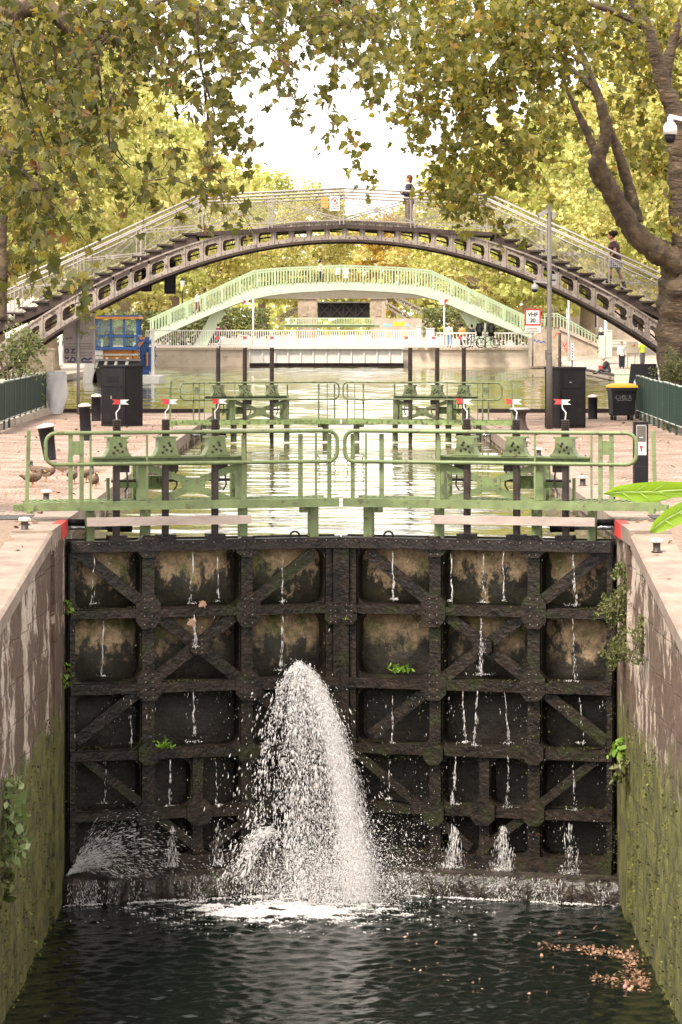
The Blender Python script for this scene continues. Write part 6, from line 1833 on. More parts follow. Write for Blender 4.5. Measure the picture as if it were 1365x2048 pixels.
# woman climbing the right-hand steps
st_i = 19
sx = PX(1232,103.2)
stepz = lambda px: PZ(466+11.35*math.floor((px-987)/24.9), BY)
zf = stepz(1253)
j = dict(STAND, chest=(.035,0,.75), neck=(.045,0,.845), head=(.075,0,.925), sh_l=(.04,.10,.80), sh_r=(.04,-.10,.80), el_l=(.02,.13,.66), wr_l=(.10,.11,.57), el_r=(.03,-.13,.65), wr_r=(.12,-.11,.57),
     hip_l=(0,.05,.5), hip_r=(0,-.05,.5), kn_r=(-.065,-.05,.31), an_r=(-.16,-.05,.06), toe_r=(-.09,-.052,.022), kn_l=(.10,.05,.37), an_l=(.10,.05,.165), toe_l=(.18,.052,.135))
person("person in a dark top and checked skirt climbing the right steps of the dark footbridge", (sx, 103.2, zf), 1.80, R(180), j,
       [("skirt", plaid2, 'skirt'), ("top", F_['darkred'], 'tee'), ("boots", F_['black'], 'boots')], ('bun', hair_b), 'skin_dark', vox=0.011)
# people on the mint footbridge
def on_mint(px): return PZ(interp(UPG,px)+2, GY)
person("person in a pale top and dark trousers walking at the crown of the mint footbridge", (PX(641,GY+1), GY+1, on_mint(641)), 1.70, 0, WALK, [("trousers", F_['black'], 'trousers'), ("top", F_['cream'], 'tee'), ("shoes", F_['black'], 'shoes')], ('short', hair_b), vox=0.02)
person("person in a white shirt and wine trousers climbing the left ramp of the mint footbridge", (PX(395,GY+1), GY+1, on_mint(395)), 1.70, 0, WALK, [("trousers", F_['wine'], 'trousers'), ("top", F_['white'], 'top'), ("shoes", F_['black'], 'shoes')], ('short', hair_g), vox=0.02)
# people behind the white railing
for px, lab, cl, hr, rz, h in ((899,"person in a cream top and pale jeans standing behind the white railing",[("trousers",F_['jean'],'trousers'),("top",F_['cream'],'top'),("shoes",F_['black'],'shoes')],('short',hair_g),R(90),1.76),
        (925,"person in an orange top and black trousers behind the white railing",[("trousers",F_['black'],'trousers'),("top",F_['orange'],'top'),("shoes",F_['black'],'shoes')],('short',hair_b),R(60),1.68),
        (944,"person with dark hair and light jeans by the leaning bicycle",[("trousers",F_['lightblue'],'trousers'),("top",F_['dark'],'top'),("shoes",F_['black'],'shoes')],('bob',hair_b),R(120),1.66),
        (437,"person in a dark red top far left behind the white railing",[("trousers",F_['black'],'trousers'),("top",F_['wine'],'top'),("shoes",F_['black'],'shoes')],('short',hair_b),R(40),1.7)):
    person(lab, (PX(px,241), 241.2, 1.03), h, rz, STAND, cl, hr, vox=0.022)
# seated man on the bank edge
j = dict(STAND, pelvis=(0,0,.10), hip_l=(.01,.05,.09), hip_r=(.01,-.05,.09), kn_l=(.23,.06,.17), kn_r=(.22,-.06,.15), an_l=(.36,.05,.03), an_r=(.37,-.05,.03), toe_l=(.45,.05,.02), toe_r=(.46,-.05,.02),
     chest=(.05,0,.31), neck=(.09,0,.40), head=(.13,0,.475), sh_l=(.07,.105,.365), sh_r=(.07,-.105,.365), el_l=(.12,.12,.21), el_r=(.13,-.12,.21), wr_l=(.22,.05,.21), wr_r=(.23,-.05,.20))
person("person in dark clothes sitting hunched on the edge of the right bank", (PX(1216,184), 184, 0.0), 1.78, R(180), j, [("trousers", F_['grey'], 'trousers'), ("jacket", F_['dark'], 'jacket'), ("shoes", F_['black'], 'shoes')], ('short', hair_w), vox=0.02)
b = MB(); b.box(-.1,.1,-.05,.05,0,.16); b.box(-.1,.1,-.055,.055,.161,.19); o = b.build("red_bag", M['red'], None, False, (PX(1200,184)-.0, 183.6, 0.28)); tag(o, "small red bag on the lap of the person sitting on the right bank", "bag")
person("person in a loose white top and navy trousers standing beside the display board", (PX(1244,206), 206, 0), 1.66, R(-80), STAND, [("trousers", F_['navy'], 'wide'), ("top", F_['white'], 'jacket'), ("shoes", F_['black'], 'shoes')], ('short', hair_g), vox=0.02)
person("person in a hi-vis yellow vest half hidden under the right foot of the dark footbridge", (PX(1285,214), 214, 0), 1.72, R(-60), STAND, [("trousers", F_['grey'], 'trousers'), ("vest", M['hivis'], 'tee'), ("shoes", F_['black'], 'shoes')], ('short', hair_b), vox=0.02)
person("person in black walking at the foot of the stone stair", (PX(1200,231), 230, 0.75), 1.72, R(200), WALK, [("trousers", F_['black'], 'trousers'), ("top", F_['black'], 'top'), ("shoes", F_['black'], 'shoes')], ('cap', F_['white']), vox=0.02)
# crew inside the boat cabin
for px, lab, y_ in ((219,"person in dark clothes at the helm inside the blue boat cabin",.95),(259,"person in dark clothes at the right window of the blue boat cabin",.75)):
    person(lab, (PX(px,179), 178+y_, WU+PZ(694,178)-WU-0.55), 1.72, R(-90), STAND, [("trousers", F_['black'], 'trousers'), ("top", F_['black'], 'top'), ("shoes", F_['black'], 'shoes')], ('short', hair_b), vox=0.02)

# ducks
dk = [mat("duck_brown",(.14,.085,.05),(.05,.03,.02),45,.8,detail=3), mat("duck_dark_head",(.02,.028,.02),(.012,.015,.012),30,.4), mat("duck_bill",(.35,.27,.07)), mat("duck_legs",(.45,.17,.04)), mat("duck_pale",(.36,.29,.22),(.24,.18,.13),40,.8), mat("duck_breast",(.10,.045,.03),(.07,.03,.02),30,.8)]
def duck(px, py, rz, label, kind, up_=0.0, sc_=1.0):
    Y = 2.82*F/(py-HY); root = thing("duck", label, "duck", (PX(px,Y), Y, 0), rz, "mallard ducks on the left quay")
    s = sc_; b = MB()
    b.tube([(-.20*s,0,.175*s),(-.15*s,0,.17*s),(-.06*s,0,.16*s),(.05*s,0,.165*s),(.12*s,0,.19*s),(.145*s,0,.22*s)], [.012*s,.045*s,.078*s,.08*s,.055*s,.03*s], 14)
    b.tube([(-.14*s,0,.175*s),(-.21*s,0,.20*s),(-.245*s,0,.205*s)], [.03*s,.028*s,.012*s], 8)
    hz = (.30+up_)*s
    b.tube([(.11*s,0,.20*s),(.135*s,0,.25*s),(.135*s,0,hz)], [.05*s,.032*s,.028*s], 10)
    b.blob((.148*s,0,hz+.012*s), (.045*s,.034*s,.036*s), 12, 8)
    b.tube([(.18*s,0,hz+.005*s),(.215*s,0,hz-.006*s),(.24*s,0,hz-.01*s)], [.018*s,.015*s,.011*s], 8)
    for q in (-1,1):
        b.tube([(.0,q*.03*s,.10*s),(.0,q*.032*s,.05*s),(-.005*s,q*.034*s,.008*s)], [.02*s,.008*s,.008*s], 6)
        b.add([(.0-.015*s,q*.034*s-.01*s,.0),(.06*s,q*.034*s-.03*s,.0),(.06*s,q*.034*s+.03*s,.0),(-.015*s,q*.034*s+.01*s,0),(-.015*s,q*.034*s-.01*s,.012*s),(.055*s,q*.034*s-.025*s,.012*s),(.055*s,q*.034*s+.025*s,.012*s),(-.015*s,q*.034*s+.01*s,.012*s)], [(0,3,2,1),(4,5,6,7),(0,1,5,4),(1,2,6,5),(2,3,7,6),(3,0,4,7)])
    def asg(c):
        x, z = c.x/s, c.z/s
        if z < .09: return 3
        if x > .192 and z > hz/s-.03: return 2
        if z > .245 and x > .09: return 1 if kind != 'hen' else (0 if z < hz/s+.025 else 1)
        if x > .09 and z < .24: return 5 if kind == 'drake' else 0
        if kind == 'drake' and -.10 < x < .06 and z < .165: return 4
        if kind == 'pale': return 4
        return 0
    body = remesh(b, "body", dk, root, .0085*s, 1, asg)
    for q in (-1,1):
        b = MB(); b.blob((-.045*s,q*.066*s,.185*s),(.115*s,.022*s,.05*s),12,8); b.build("wing", dk[0] if kind != 'pale' else dk[4], root, True)
    return root
duck(126, 973-3, R(160), "brown duck leftmost at the back, half behind the green end post, dark head raised", 'hen') if False else None
for px, py, rz, lab, kd, u_, s_ in ((75,957,R(150),"drake with a dark head facing left, at the back left of the flock",'drake',.0,.95),
    (66,974,R(20),"brown hen duck behind the green end post, lowest on the left of the flock",'hen',-.03,1.0),
    (93,963,R(12),"dark-headed duck facing right, in the middle of the left group",'drake',.0,1.02),
    (126,950,R(25),"pale duck stretching its neck up, just left of the twin rail posts",'pale',.08,.95),
    (146,968,R(75),"brown hen duck facing away between the twin rail posts",'hen',.0,.95),
    (176,966,R(60),"dark mottled duck at the back, right of the twin rail posts",'drake',.03,1.0),
    (189,978,R(-70),"light brown hen duck facing the camera, rightmost of the flock",'hen',-.01,.95)):
    duck(px, py, rz, lab, kd, u_, s_)
# ------------------------------------------------------------------ leaves
_half = [(0.10,-.40),(.40,-.34),(.33,-.13),(.55,.06),(.24,.10),(.25,.26)]
OUT = [(0,-.46)] + _half + [(0,.58)] + [(-x,y) for x,y in _half[::-1]]
def leaves(name, pos, size, m, parent=None, droop=0.7, face=None, shape=None):
    out = np.array(shape or OUT, float); k = len(out); n = len(pos)
    t = NP.normal(size=(n,3)); t[:,2] -= droop*1.4; t /= np.linalg.norm(t,axis=1,keepdims=True)
    r = NP.normal(size=(n,3))
    if face is not None: r = r*0.7 + face
    nn = r - t*(r*t).sum(1,keepdims=True); nn /= np.linalg.norm(nn,axis=1,keepdims=True)
    s = np.cross(t, nn)
    sz = np.asarray(size)[:,None,None]
    V = pos[:,None,:] + sz*(s[:,None,:]*out[None,:,0:1]*NP.uniform(.75,1.1,(n,1,1)) + t[:,None,:]*out[None,:,1:2] + nn[:,None,:]*(np.abs(out[None,:,0:1])*NP.uniform(-.5,.5,(n,1,1)) + (out[None,:,1:2]**2)*NP.uniform(-.5,.5,(n,1,1))))
    c = pos[:,None,:] + 0*V[:,:1]
    V = np.concatenate([c, V], 1)
    i = np.arange(k); T = np.stack([np.zeros(k,int), 1+i, 1+(i+1)%k], 1)[None]
    Fc = (np.arange(n)*(k+1))[:,None,None] + T
    return np_mesh(name, V.reshape(-1,3), Fc.reshape(-1,3), m, parent)
def quads(name, pos, size, m, parent=None, nrm=None, up_bias=0.0):
    """small pointed leaf clumps: 5-sided faces folded along the middle"""
    n = len(pos)
    nn = NP.normal(size=(n,3)) if nrm is None else nrm + NP.normal(size=(n,3))*0.75
    nn[:,2] += up_bias
    nn /= np.linalg.norm(nn,axis=1,keepdims=True)
    r = NP.normal(size=(n,3)); a = np.cross(nn, r); a /= np.linalg.norm(a,axis=1,keepdims=True); b = np.cross(nn, a)
    s = np.asarray(size)[:,None]
    p = [pos + a*s*.6, pos + b*s*.38 + nn*s*NP.uniform(-.25,.25,(n,1)), pos - a*s*.5, pos - b*s*.42 + nn*s*NP.uniform(-.25,.25,(n,1))]
    V = np.stack(p,1); T = np.array([[0,1,2],[0,2,3]])[None]
    Fc = (np.arange(n)*4)[:,None,None] + T
    return np_mesh(name, V.reshape(-1,3), Fc.reshape(-1,3), m, parent)

def crown_points(rx, rz, zc, nclump, per, rc, seed, flat=0.85):
    g = np.random.default_rng(seed)
    d = g.normal(size=(nclump,3)); d /= np.linalg.norm(d,axis=1,keepdims=True)
    rad = g.uniform(0.45,1.0,nclump)**0.6
    cc = d*rad[:,None]*np.array([rx,rx,rz]) + np.array([0,0,zc])
    lump = 1 + 0.16*np.sin(3*np.arctan2(d[:,1],d[:,0])+seed) + 0.12*g.normal(size=nclump)
    cc[:,:2] *= lump[:,None]
    P_, N_ = [], []
    for c in cc:
        k = int(per*g.uniform(.6,1.4)); r = rc*g.uniform(.6,1.25)
        q = g.normal(size=(k,3)); q /= np.linalg.norm(q,axis=1,keepdims=True); q[:,2] = np.where(q[:,2] < -.3, q[:,2]*.4, q[:,2])
        pp = c + q*(r*g.uniform(.55,1.08,k)[:,None]*np.array([1.15,1.15,flat]))
        P_.append(pp); N_.append(q)
    return np.concatenate(P_), np.concatenate(N_)

# ------------------------------------------------------------------ plane trees along both banks
def proto_tree(kind, lm, fine, seed):
    root = thing("plane_tree", "plane tree", "tree")
    rx, rz, zc = 7.2, 9.4, 12.4
    if fine: p, n = crown_points(rx, rz, zc, 120, 230, 1.7, seed); size = 0.26
    else: p, n = crown_points(rx, rz, zc, 95, 120, 1.8, seed); size = 0.42
    sz = size*np.exp(NP.normal(0,.3,len(p)))
    quads("crown", p, sz, lm, root, n, 0.25)
    b = MB(); rnd = random.Random(seed)
    b.tube([(0,0,-.3),(0,0,.3),(.1,.05,2.5),(.0,.1,5.5),(.3,0,10)], [.95,.72,.58,.5,.3], 12)
    tr = b.build("trunk", M['bark_far'], root, True)
    for i in range(6):
        a = i*1.05+rnd.random(); z = rnd.uniform(4,8); L = rnd.uniform(3.5,6)
        b = MB(); b.tube([(.1,.05,z-.4),(L*.4*math.cos(a),L*.4*math.sin(a),z+1.5),(L*math.cos(a),L*math.sin(a),z+rnd.uniform(3,6))], [.28,.2,.07], 7); b.build("limb", M['bark_far'], tr, True)
    return root
ORD = ["first","second","third","fourth","fifth","sixth","seventh","eighth","ninth","tenth","eleventh","twelfth"]
protos = [proto_tree(0, M['far_leaf'], True, 3), proto_tree(1, M['far_leaf2'], True, 5), proto_tree(2, M['far_leaf'], False, 7), proto_tree(3, M['far_leaf2'], False, 9), proto_tree(4, M['far_leaf3'], False, 13)]
used = set()
def plant(pi, x, y, z, sc_, rz, label, group):
    o = protos[pi]
    if pi in used: o = dup(o)
    used.add(pi)
    o.location = (x,y,z); o.rotation_euler = (0,0,rz); o.scale = (sc_[0],sc_[0],sc_[1])
    tag(o, label, "tree", group); return o
Lrow = [(-18.5,122,1.0),(-17.5,145,1.02),(-17.5,170,1.04),(-17.3,198,1.0),(-17,228,.98),(-17,262,.97),(-17,300,.97),(-16.8,340,1.0),(-16,385,1.0),(-15,435,1.02)]
Rrow = [(19.5,124,1.0),(18.5,148,.98),(19.5,174,.95),(20.5,203,.93),(17.4,236,.92),(17.5,268,.92),(17,305,.92),(16.5,345,.95),(16,395,.96),(15.5,445,1.0)]
for i, (x,y,h) in enumerate(Lrow):
    plant([0,1,0,1,2,3,2,3,2,3][i], x, y, 0 if y < 238 else 1.03, (1.0 if y > 130 else .9, h), 1.3*i, "%s plane tree along the left bank, counted from the dark footbridge into the distance" % ORD[i], "plane trees lining the left bank")
for i, (x,y,h) in enumerate(Rrow):
    plant([1,0,1,0,3,2,3,2,3,2][i], x, y, 0 if y < 238 else 1.03, (1.0 if y > 130 else .9, h), 2.1*i+.7, "%s plane tree along the right bank, counted from the dark footbridge into the distance" % ORD[i], "plane trees lining the right bank")
for pi, x, y, s, h, lab in ((2,-4.5,440,.9,.95,"yellow-green tree closing the view just left of the sky gap"),(3,-11,470,1,1.06,"bushy yellow tree behind, left of the tree closing the sky gap"),(3,1.5,500,.8,.83,"low pale tree under the lowest point of the sky gap"),(4,7.5,480,.8,.88,"rusty orange tree right of the sky gap behind the person on the dark footbridge"),(2,14,515,1,1.08,"yellow tree behind, right of the rusty orange tree"),
        (3,-30,180,1.1,1.0,"tree behind the left bank row near the blue boat"),(2,-31,240,1.1,1.05,"tree behind the left bank row beyond the blue boat"),(2,31,190,1.1,1.0,"tree behind the right bank row near the seated person"),(3,32,250,1.1,1.05,"tree behind the right bank row beyond the stone stair"),(3,-33,320,1.1,1.0,"distant tree behind the left bank row"),(2,33,330,1.1,1.0,"distant tree behind the right bank row")):
    plant(pi, x, y, 1.0, (s,h), x, lab, "trees beyond the canal")
# far hedge-like wood closing the horizon
n = 9000
p = np.stack([NP.uniform(-75,75,n), NP.uniform(470,560,n), 1+10.5*NP.random(n)**1.3*(1+.25*np.sin(NP.uniform(-75,75,n)*.2))],1)
o = quads("far_wood", p, NP.uniform(.9,1.7,n), M['far_leaf2'], None, None, .3); tag(o, "distant band of yellow-green wood closing the canal view", "wood", kind="stuff")
# clipped greenery on the far bank under the trees
for x0, x1, y, h, lab in ((-24,-9,258,2.6,"long low hedge on the far left bank behind the mint footbridge"),(9.5,15,262,2.4,"low hedge on the far bank behind the twin traffic light"),(-22,-8,375,3.4,"distant hedge left of the black lattice gate"),(9,24,372,3.4,"distant hedge right of the black lattice gate")):
    n = int((x1-x0)*h*75); c = np.array([(x0+x1)/2,y,1.03])
    p = np.stack([NP.uniform(x0,x1,n), NP.normal(0,.7,n), NP.random(n)**.7*h],1); p[:,0] -= c[0]
    o = quads("hedge", p, NP.uniform(.22,.42,n), M['shrub']); o.location = c; tag(o, lab, "hedge")

# ------------------------------------------------------------------ near trees
def twigs(blobs, leafsz, per, tl, seed):
    """hanging twigs with leaves; blobs: (px,py,rx,ry,count,Y)"""
    g = np.random.default_rng(seed); b = MB(); pos = []; sz = []
    for (cx,cy,rx,ry,cnt,Y) in blobs:
        for _ in range(cnt):
            a = g.uniform(0,2*math.pi); r = math.sqrt(g.random())
            Yt = Y + g.normal(0,1.6)
            st = P(cx+rx*r*math.cos(a), cy+ry*r*math.sin(a), Yt)
            L = tl*g.uniform(.5,1.25); dx = g.normal(0,.45); dy = g.normal(0,.4)
            pts = [st]
            for k in range(4):
                pts.append(pts[-1] + Vector((dx*L*.25+g.normal(0,.03), dy*L*.25, (-.05-.11*k)*L*g.uniform(.6,1.2) + .10*L*(k==0))))
            b.tube(pts, [.010,.008,.007,.005,.003], 4, False)
            k = int(per*g.uniform(.6,1.35))
            for q in range(k):
                f = g.random()**.8*3.999; i = int(f); pp = pts[i].lerp(pts[i+1], f-i)
                pos.append(pp + Vector((g.normal(0,.6), g.normal(0,.6), g.normal(-.25,.5)))*leafsz*.75)
                sz.append(leafsz*float(np.clip(g.normal(1,.28),.4,1.6)))
    return b, np.array([tuple(p) for p in pos]), np.array(sz)

# tree on the left: trunk outside the picture, boughs reaching over the lock
root = thing("plane_tree", "near plane tree overhanging the lock from the left with large lobed leaves", "tree", (-9.5, 46, 0))
iv = Matrix.Translation(root.location).inverted()
def nt_(): return MB(lambda p: iv @ p)
b = nt_(); b.tube([(-9.5,46,-.3),(-9.5,46,.4),(-9.3,46.1,3.5),(-8.9,46.2,7),(-8.6,46.3,11)], [.95,.75,.6,.55,.35], 14); trk = b.build("trunk", M['bark'], root, True)
def bough(pts, rads, par, nm="limb", mm='bark', fn=nt_):
    b = fn(); 
    P3 = [Vector(p) for p in pts]; Q = []; Rr = []
    for i in range(len(P3)-1):
        for k in range(7):
            t = k/7; p0 = P3[max(i-1,0)]; p1 = P3[i]; p2 = P3[i+1]; p3 = P3[min(i+2,len(P3)-1)]
            Q.append(0.5*((2*p1)+(p2-p0)*t+(2*p0-5*p1+4*p2-p3)*t*t+(3*p1-p0-3*p2+p3)*t**3)); Rr.append((rads[i]*(1-t)+rads[i+1]*t)*(1+.07*math.sin(i*7+k*1.3)+.05*math.sin(i*3+k*2.9)))
    Q.append(P3[-1]); Rr.append(rads[-1])
    b.tube(Q, Rr, 16)
    for vi in range(len(b.v)):
        j = vi//16
        if j < len(Q) and Rr[j] > .06:
            c = fn().xf(Q[j]); vv = Vector(b.v[vi]); d = vv-c; k = vi%16
            b.v[vi] = tuple(c + d*(1+.09*math.sin(k*1.2+j*.55)*math.sin(j*.8+k*.4)+.06*math.sin(k*2.6-j*1.1)+random.gauss(0,.025)))
    return b.build(nm, M[mm], par, True)
bough([(-8.9,46.2,7),P(-60,40,46.5),P(60,10,46.5),P(150,60,46.5),P(185,138,46.5),P(170,150,46.5)], [.3,.2,.15,.11,.08,.05], trk)
bough([P(150,120,46.8),P(215,72,47),P(265,38,47.2),P(315,5,47.5),P(420,-60,48)], [.10,.085,.075,.06,.04], trk)
bough([(-8.8,46.2,8),P(-40,-120,48),P(200,-120,49),P(480,-60,51),P(640,-20,53),P(760,40,55)], [.3,.2,.15,.10,.06,.03], trk)
bough([(-9.1,46.1,5.2),P(-60,300,45),P(30,330,45),P(110,420,45)], [.16,.08,.05,.015], trk)
bough([P(10,430,44.5),P(5,470,44.5),P(4,540,44.5),P(2,640,44.5)], [.04,.06,.075,.08], trk)
for pts in ([(105,60),(112,140),(115,260),(150,330)],[(20,90),(50,200),(80,260),(100,320)],[(195,130),(205,200),(222,270),(262,330),(320,310)],[(222,190),(218,260),(225,300),(260,335)],[(410,180),(418,260),(412,310)],[(190,200),(198,240),(200,250)],[(395,20),(400,120),(430,230)],[(10,330),(60,380),(140,360)]):
    bough([P(x,y,45.5+.4*i) for i,(x,y) in enumerate(pts)], [.022,.016,.012,.007,.004][:len(pts)], trk, "twig")
BL = [(70,110,110,150,85,46.5),(50,300,90,130,52,45.5),(215,70,110,100,46,47),(160,220,80,90,32,46),(350,60,100,90,50,48),(430,170,55,90,19,48),(455,290,55,65,14,48),(490,60,70,80,20,49),
      (50,450,75,90,20,45),(150,585,36,36,5,44.5),(40,545,50,60,6,45),(120,420,60,60,8,45),(590,40,80,60,24,52),(595,160,50,50,7,52),(700,50,90,70,30,54),(690,180,45,80,9,55),(640,10,70,45,14,53),
      (745,140,40,60,6,55),(420,365,40,26,4,48),(330,330,60,80,7,47),(290,180,60,80,9,47),(430,370,40,30,4,48),(250,380,70,50,6,46.5),(80,30,120,60,40,48),(300,10,140,40,40,49),(560,-15,160,35,34,53)]
b, pos, sz = twigs(BL, 0.140, 10, 0.78, 21)
b.v = [tuple(iv @ Vector(v)) for v in b.v]; b.build("twigs", M['bark_dark'], root)
leaves("crown", pos - np.array(root.location), sz, M['near_leaf'], root, .55)

# big plane tree on the right quay
TY = 98.5
root = thing("plane_tree", "massive gnarled plane tree on the right quay with a bent low limb over the fence", "tree", (PX(1385,TY), TY, 0))
iv2_ = Matrix.Translation(root.location).inverted()
def nt2(): return MB(lambda p: iv2_ @ p)
b = nt2(); rings = []
ctrl = [(1385,880,1.25),(1383,820,1.10),(1380,760,.95),(1380,700,.92),(1381,650,.90),(1384,610,1.0),(1386,570,1.02),(1385,535,.90),(1392,480,.62),(1398,430,.5)]
vs = []; fs = []; nseg = 26
sub = []
for i in range(len(ctrl)-1):
    for k in range(6):
        t = k/6; sub.append(tuple(ctrl[i][q]*(1-t)+ctrl[i+1][q]*t for q in range(3)))
sub.append(ctrl[-1])
for j, (px,py,r) in enumerate(sub):
    c = P(px,py,TY)
    for k in range(nseg):
        a = 2*math.pi*k/nseg
        rr_ = r*(1+.07*math.sin(3*a+j*.22)+.05*math.sin(5*a-j*.37)+.045*math.sin(j*.9+2*a)+.02*NP.normal())
        vs.append((c.x+rr_*math.cos(a), c.y+rr_*math.sin(a), c.z))
for j in range(len(sub)-1):
    for k in range(nseg):
        k2 = (k+1)%nseg; fs.append((j*nseg+k, j*nseg+k2, (j+1)*nseg+k2, (j+1)*nseg+k))
b.add(vs, fs); trk2 = b.build("trunk", M['bark_dark'], root, True)
TT = TY-0.5
def b2(pts, rads, nm="limb", mm='bark'): return bough([P(x,y,TT-.12*i) for i,(x,y) in enumerate(pts)], rads, trk2, nm, mm, nt2)
b2([(1400,560),(1352,522),(1312,500),(1272,468),(1240,415),(1216,372),(1196,340),(1200,308),(1212,270),(1205,220),(1190,175),(1168,120),(1140,60)], [.50,.40,.34,.32,.29,.27,.29,.22,.17,.145,.12,.10,.06])
b2([(1275,445),(1262,390),(1248,340),(1232,290),(1222,262),(1214,225)], [.22,.165,.15,.13,.10,.05])
b2([(1200,330),(1185,290),(1165,245),(1146,205),(1130,170)], [.16,.12,.10,.07,.04])
b2([(1400,560),(1372,480),(1364,420),(1360,340),(1356,270),(1346,215),(1328,170),(1312,110),(1295,55),(1270,10),(1250,-40)], [.5,.36,.34,.33,.31,.27,.22,.2,.16,.12,.09], "limb", 'bark_dark')
b2([(1330,180),(1338,120),(1352,60),(1372,10)], [.18,.15,.12,.09], "limb", 'bark_dark')
b2([(1318,130),(1345,95),(1375,70)], [.12,.10,.08], "limb", 'bark_dark')
b2([(1190,180),(1120,120),(1040,85),(960,80),(880,95),(800,105)], [.10,.08,.06,.045,.03,.015], "limb")
b2([(1300,60),(1220,20),(1130,0),(1040,10),(950,-10)], [.12,.09,.07,.05,.03], "limb")
BR = [(880,60,100,90,72,88),(980,85,115,105,110,92),(1080,65,110,100,120,94),(1215,50,110,85,90,101),(1325,90,70,120,55,101.5),(905,205,85,80,46,91),(1010,225,95,80,50,93),(1130,190,60,80,30,101),
      (1290,240,80,100,40,101.5),(820,190,45,60,13,90),(885,330,40,60,20,92),(930,385,50,50,24,92),(985,300,60,50,24,93),(770,40,60,60,22,86),(1060,320,60,40,10,93),(1325,350,45,60,6,101.5),(945,440,25,30,5,92),
      (775,140,45,60,9,88),(735,330,30,26,3,88),(1000,0,320,40,80,93),(1150,330,60,40,4,101),(715,250,40,50,4,88),(1340,420,30,30,4,97.6)]
b, pos, sz = twigs(BR, 0.20, 13, 1.0, 33)
b.v = [tuple(iv2_ @ Vector(v)) for v in b.v]; b.build("twigs", M['bark_dark'], root)
leaves("crown", pos - np.array(root.location), sz, M['mid_leaf'], root, .5)
# tuft of shoots and ivy at its foot
def bush(name, label, cat, c, r, n, size, m, lean=None, stems=6, shape=None):
    root = thing(name, label, cat, c)
    q = NP.normal(size=(n,3)); q /= np.linalg.norm(q,axis=1,keepdims=True); q *= (NP.random(n)**.45)[:,None]*np.array(r)
    lump = .75+.35*np.sin(q[:,0]/r[0]*5+q[:,2]/r[2]*4)
    q *= lump[:,None]; q[:,2] += r[2]
    if lean is not None: q += np.outer(q[:,2]/(2*r[2]), lean)
    leaves("foliage", q, size*np.exp(NP.normal(0,.25,n)), m, root, .3, None, shape or [(0,-.5),(.22,-.1),(.16,.25),(0,.5),(-.16,.25),(-.22,-.1)])
    b = MB()
    for i in range(stems):
        d = Vector((random.uniform(-.6,.6)*r[0], random.uniform(-.6,.6)*r[1], random.uniform(1,1.6)*r[2]))
        b.tube([(0,0,0), d*.5+Vector((.05*random.random(),0,.05)), d], [.03,.02,.006], 5)
    b.build("stem", M['bark_dark'], root, True)
    return root
bush("shrub", "brownish green ivy tuft at the foot of the big plane tree", "shrub", (PX(1350,97.4), 97.2, .55), (.75,.35,.85), 2600, .06, M['shrub'])
bush("shrub", "loose small-leaved shrub behind the left dark green fence", "shrub", (PX(18,97), 98, .6), (1.15,.5,1.25), 1500, .10, M['shrub'], (.35,0,0))
bush("shrub", "low dark hedge-like shrub right behind the left fence, beside the tarpaulin", "shrub", (PX(52,101), 101.3, .0), (.75,.4,.85), 2200, .07, M['shrub'])
bush("shrub", "spreading green shrub touching the left haunch of the dark footbridge", "shrub", (PX(48,99), 99.4, 1.6), (.8,.4,.6), 700, .11, M['shrub'], (.2,0,0))
bush("shrub", "weedy tuft at the post foot of the right dark green fence", "shrub", (PX(1335,88), 87.6, .0), (.22,.2,.16), 300, .05, M['shrub'], None, 3)

# plants on the lock walls
def wall_plant(name, px0, px1, py0, py1, Y, side, n, size, m, label, cat="plant", hang=True):
    zc_, zt_ = PZ(py1,Y), PZ(py0,Y)
    root = thing(name, label, cat, (side*3.93, Y, zc_))
    w = abs(PX(px1,Y)-PX(px0,Y)); h = zt_-zc_
    t = NP.random(n); x = NP.random(n)*w*(1.15-t*.5 if not hang else .5+.6*np.sin(math.pi*(t*.9+.1)))
    if hang: x = x*(.62+.42*np.sin(t*13+px0)+.22*np.sin(t*29)); t = t + .05*np.sin(x/w*9)
    q = np.stack([-side*x*.9, NP.normal(0,.35*max(w,.12),n)*(1+.5*np.sin(t*11)) , t*h],1)
    if hang: q = q[np.sin(q[:,2]*17+q[:,0]*21)+np.sin(q[:,1]*19+q[:,2]*9) > NP.normal(-1.5,.5,n)]; n = len(q)
    leaves("foliage", q, size*np.exp(NP.normal(0,.3,n)), m, root, .5 if hang else -.1, None, [(0,-.5),(.24,-.1),(.16,.25),(0,.5),(-.16,.25),(-.24,-.1)])
    b = MB()
    for i in range(7):
        f = random.random(); b.tube([(0,0,h*.95),(-side*w*.3*f,.1*random.uniform(-1,1),h*.5),(-side*w*.7*f,.15*random.uniform(-1,1),h*.08)],[.008,.006,.003],4)
    b.build("stem", M['bark_dark'], root)
wall_plant("ivy", 1188, 1252, 1132, 1330, 46.3, 1, 2600, .045, M['moss_plant'], "hanging ivy clump at the top of the right lock wall beside the gate")
wall_plant("ivy", 1262, 1305, 1232, 1330, 43.6, 1, 900, .036, M['moss_plant'], "smaller sparse ivy patch on the right lock wall, nearer the camera than the hanging clump")
wall_plant("fern", 1215, 1250, 1480, 1515, 46.4, 1, 60, .09, M['fern'], "upper small fern low on the right lock wall", hang=False)
wall_plant("fern", 1218, 1252, 1518, 1565, 46.0, 1, 90, .09, M['moss_plant'], "lower bushier fern on the right lock wall", hang=False)
wall_plant("wall_bush", 0, 48, 1560, 1725, 39.4, -1, 105, .16, M['bush_leaf'], "leafy bright green bush growing from the mossy left lock wall", hang=False)
wall_plant("wall_bush", 0, 24, 1700, 1800, 39.0, -1, 60, .12, M['moss_plant'], "darker green bush lower on the left lock wall under the bright one", hang=False)
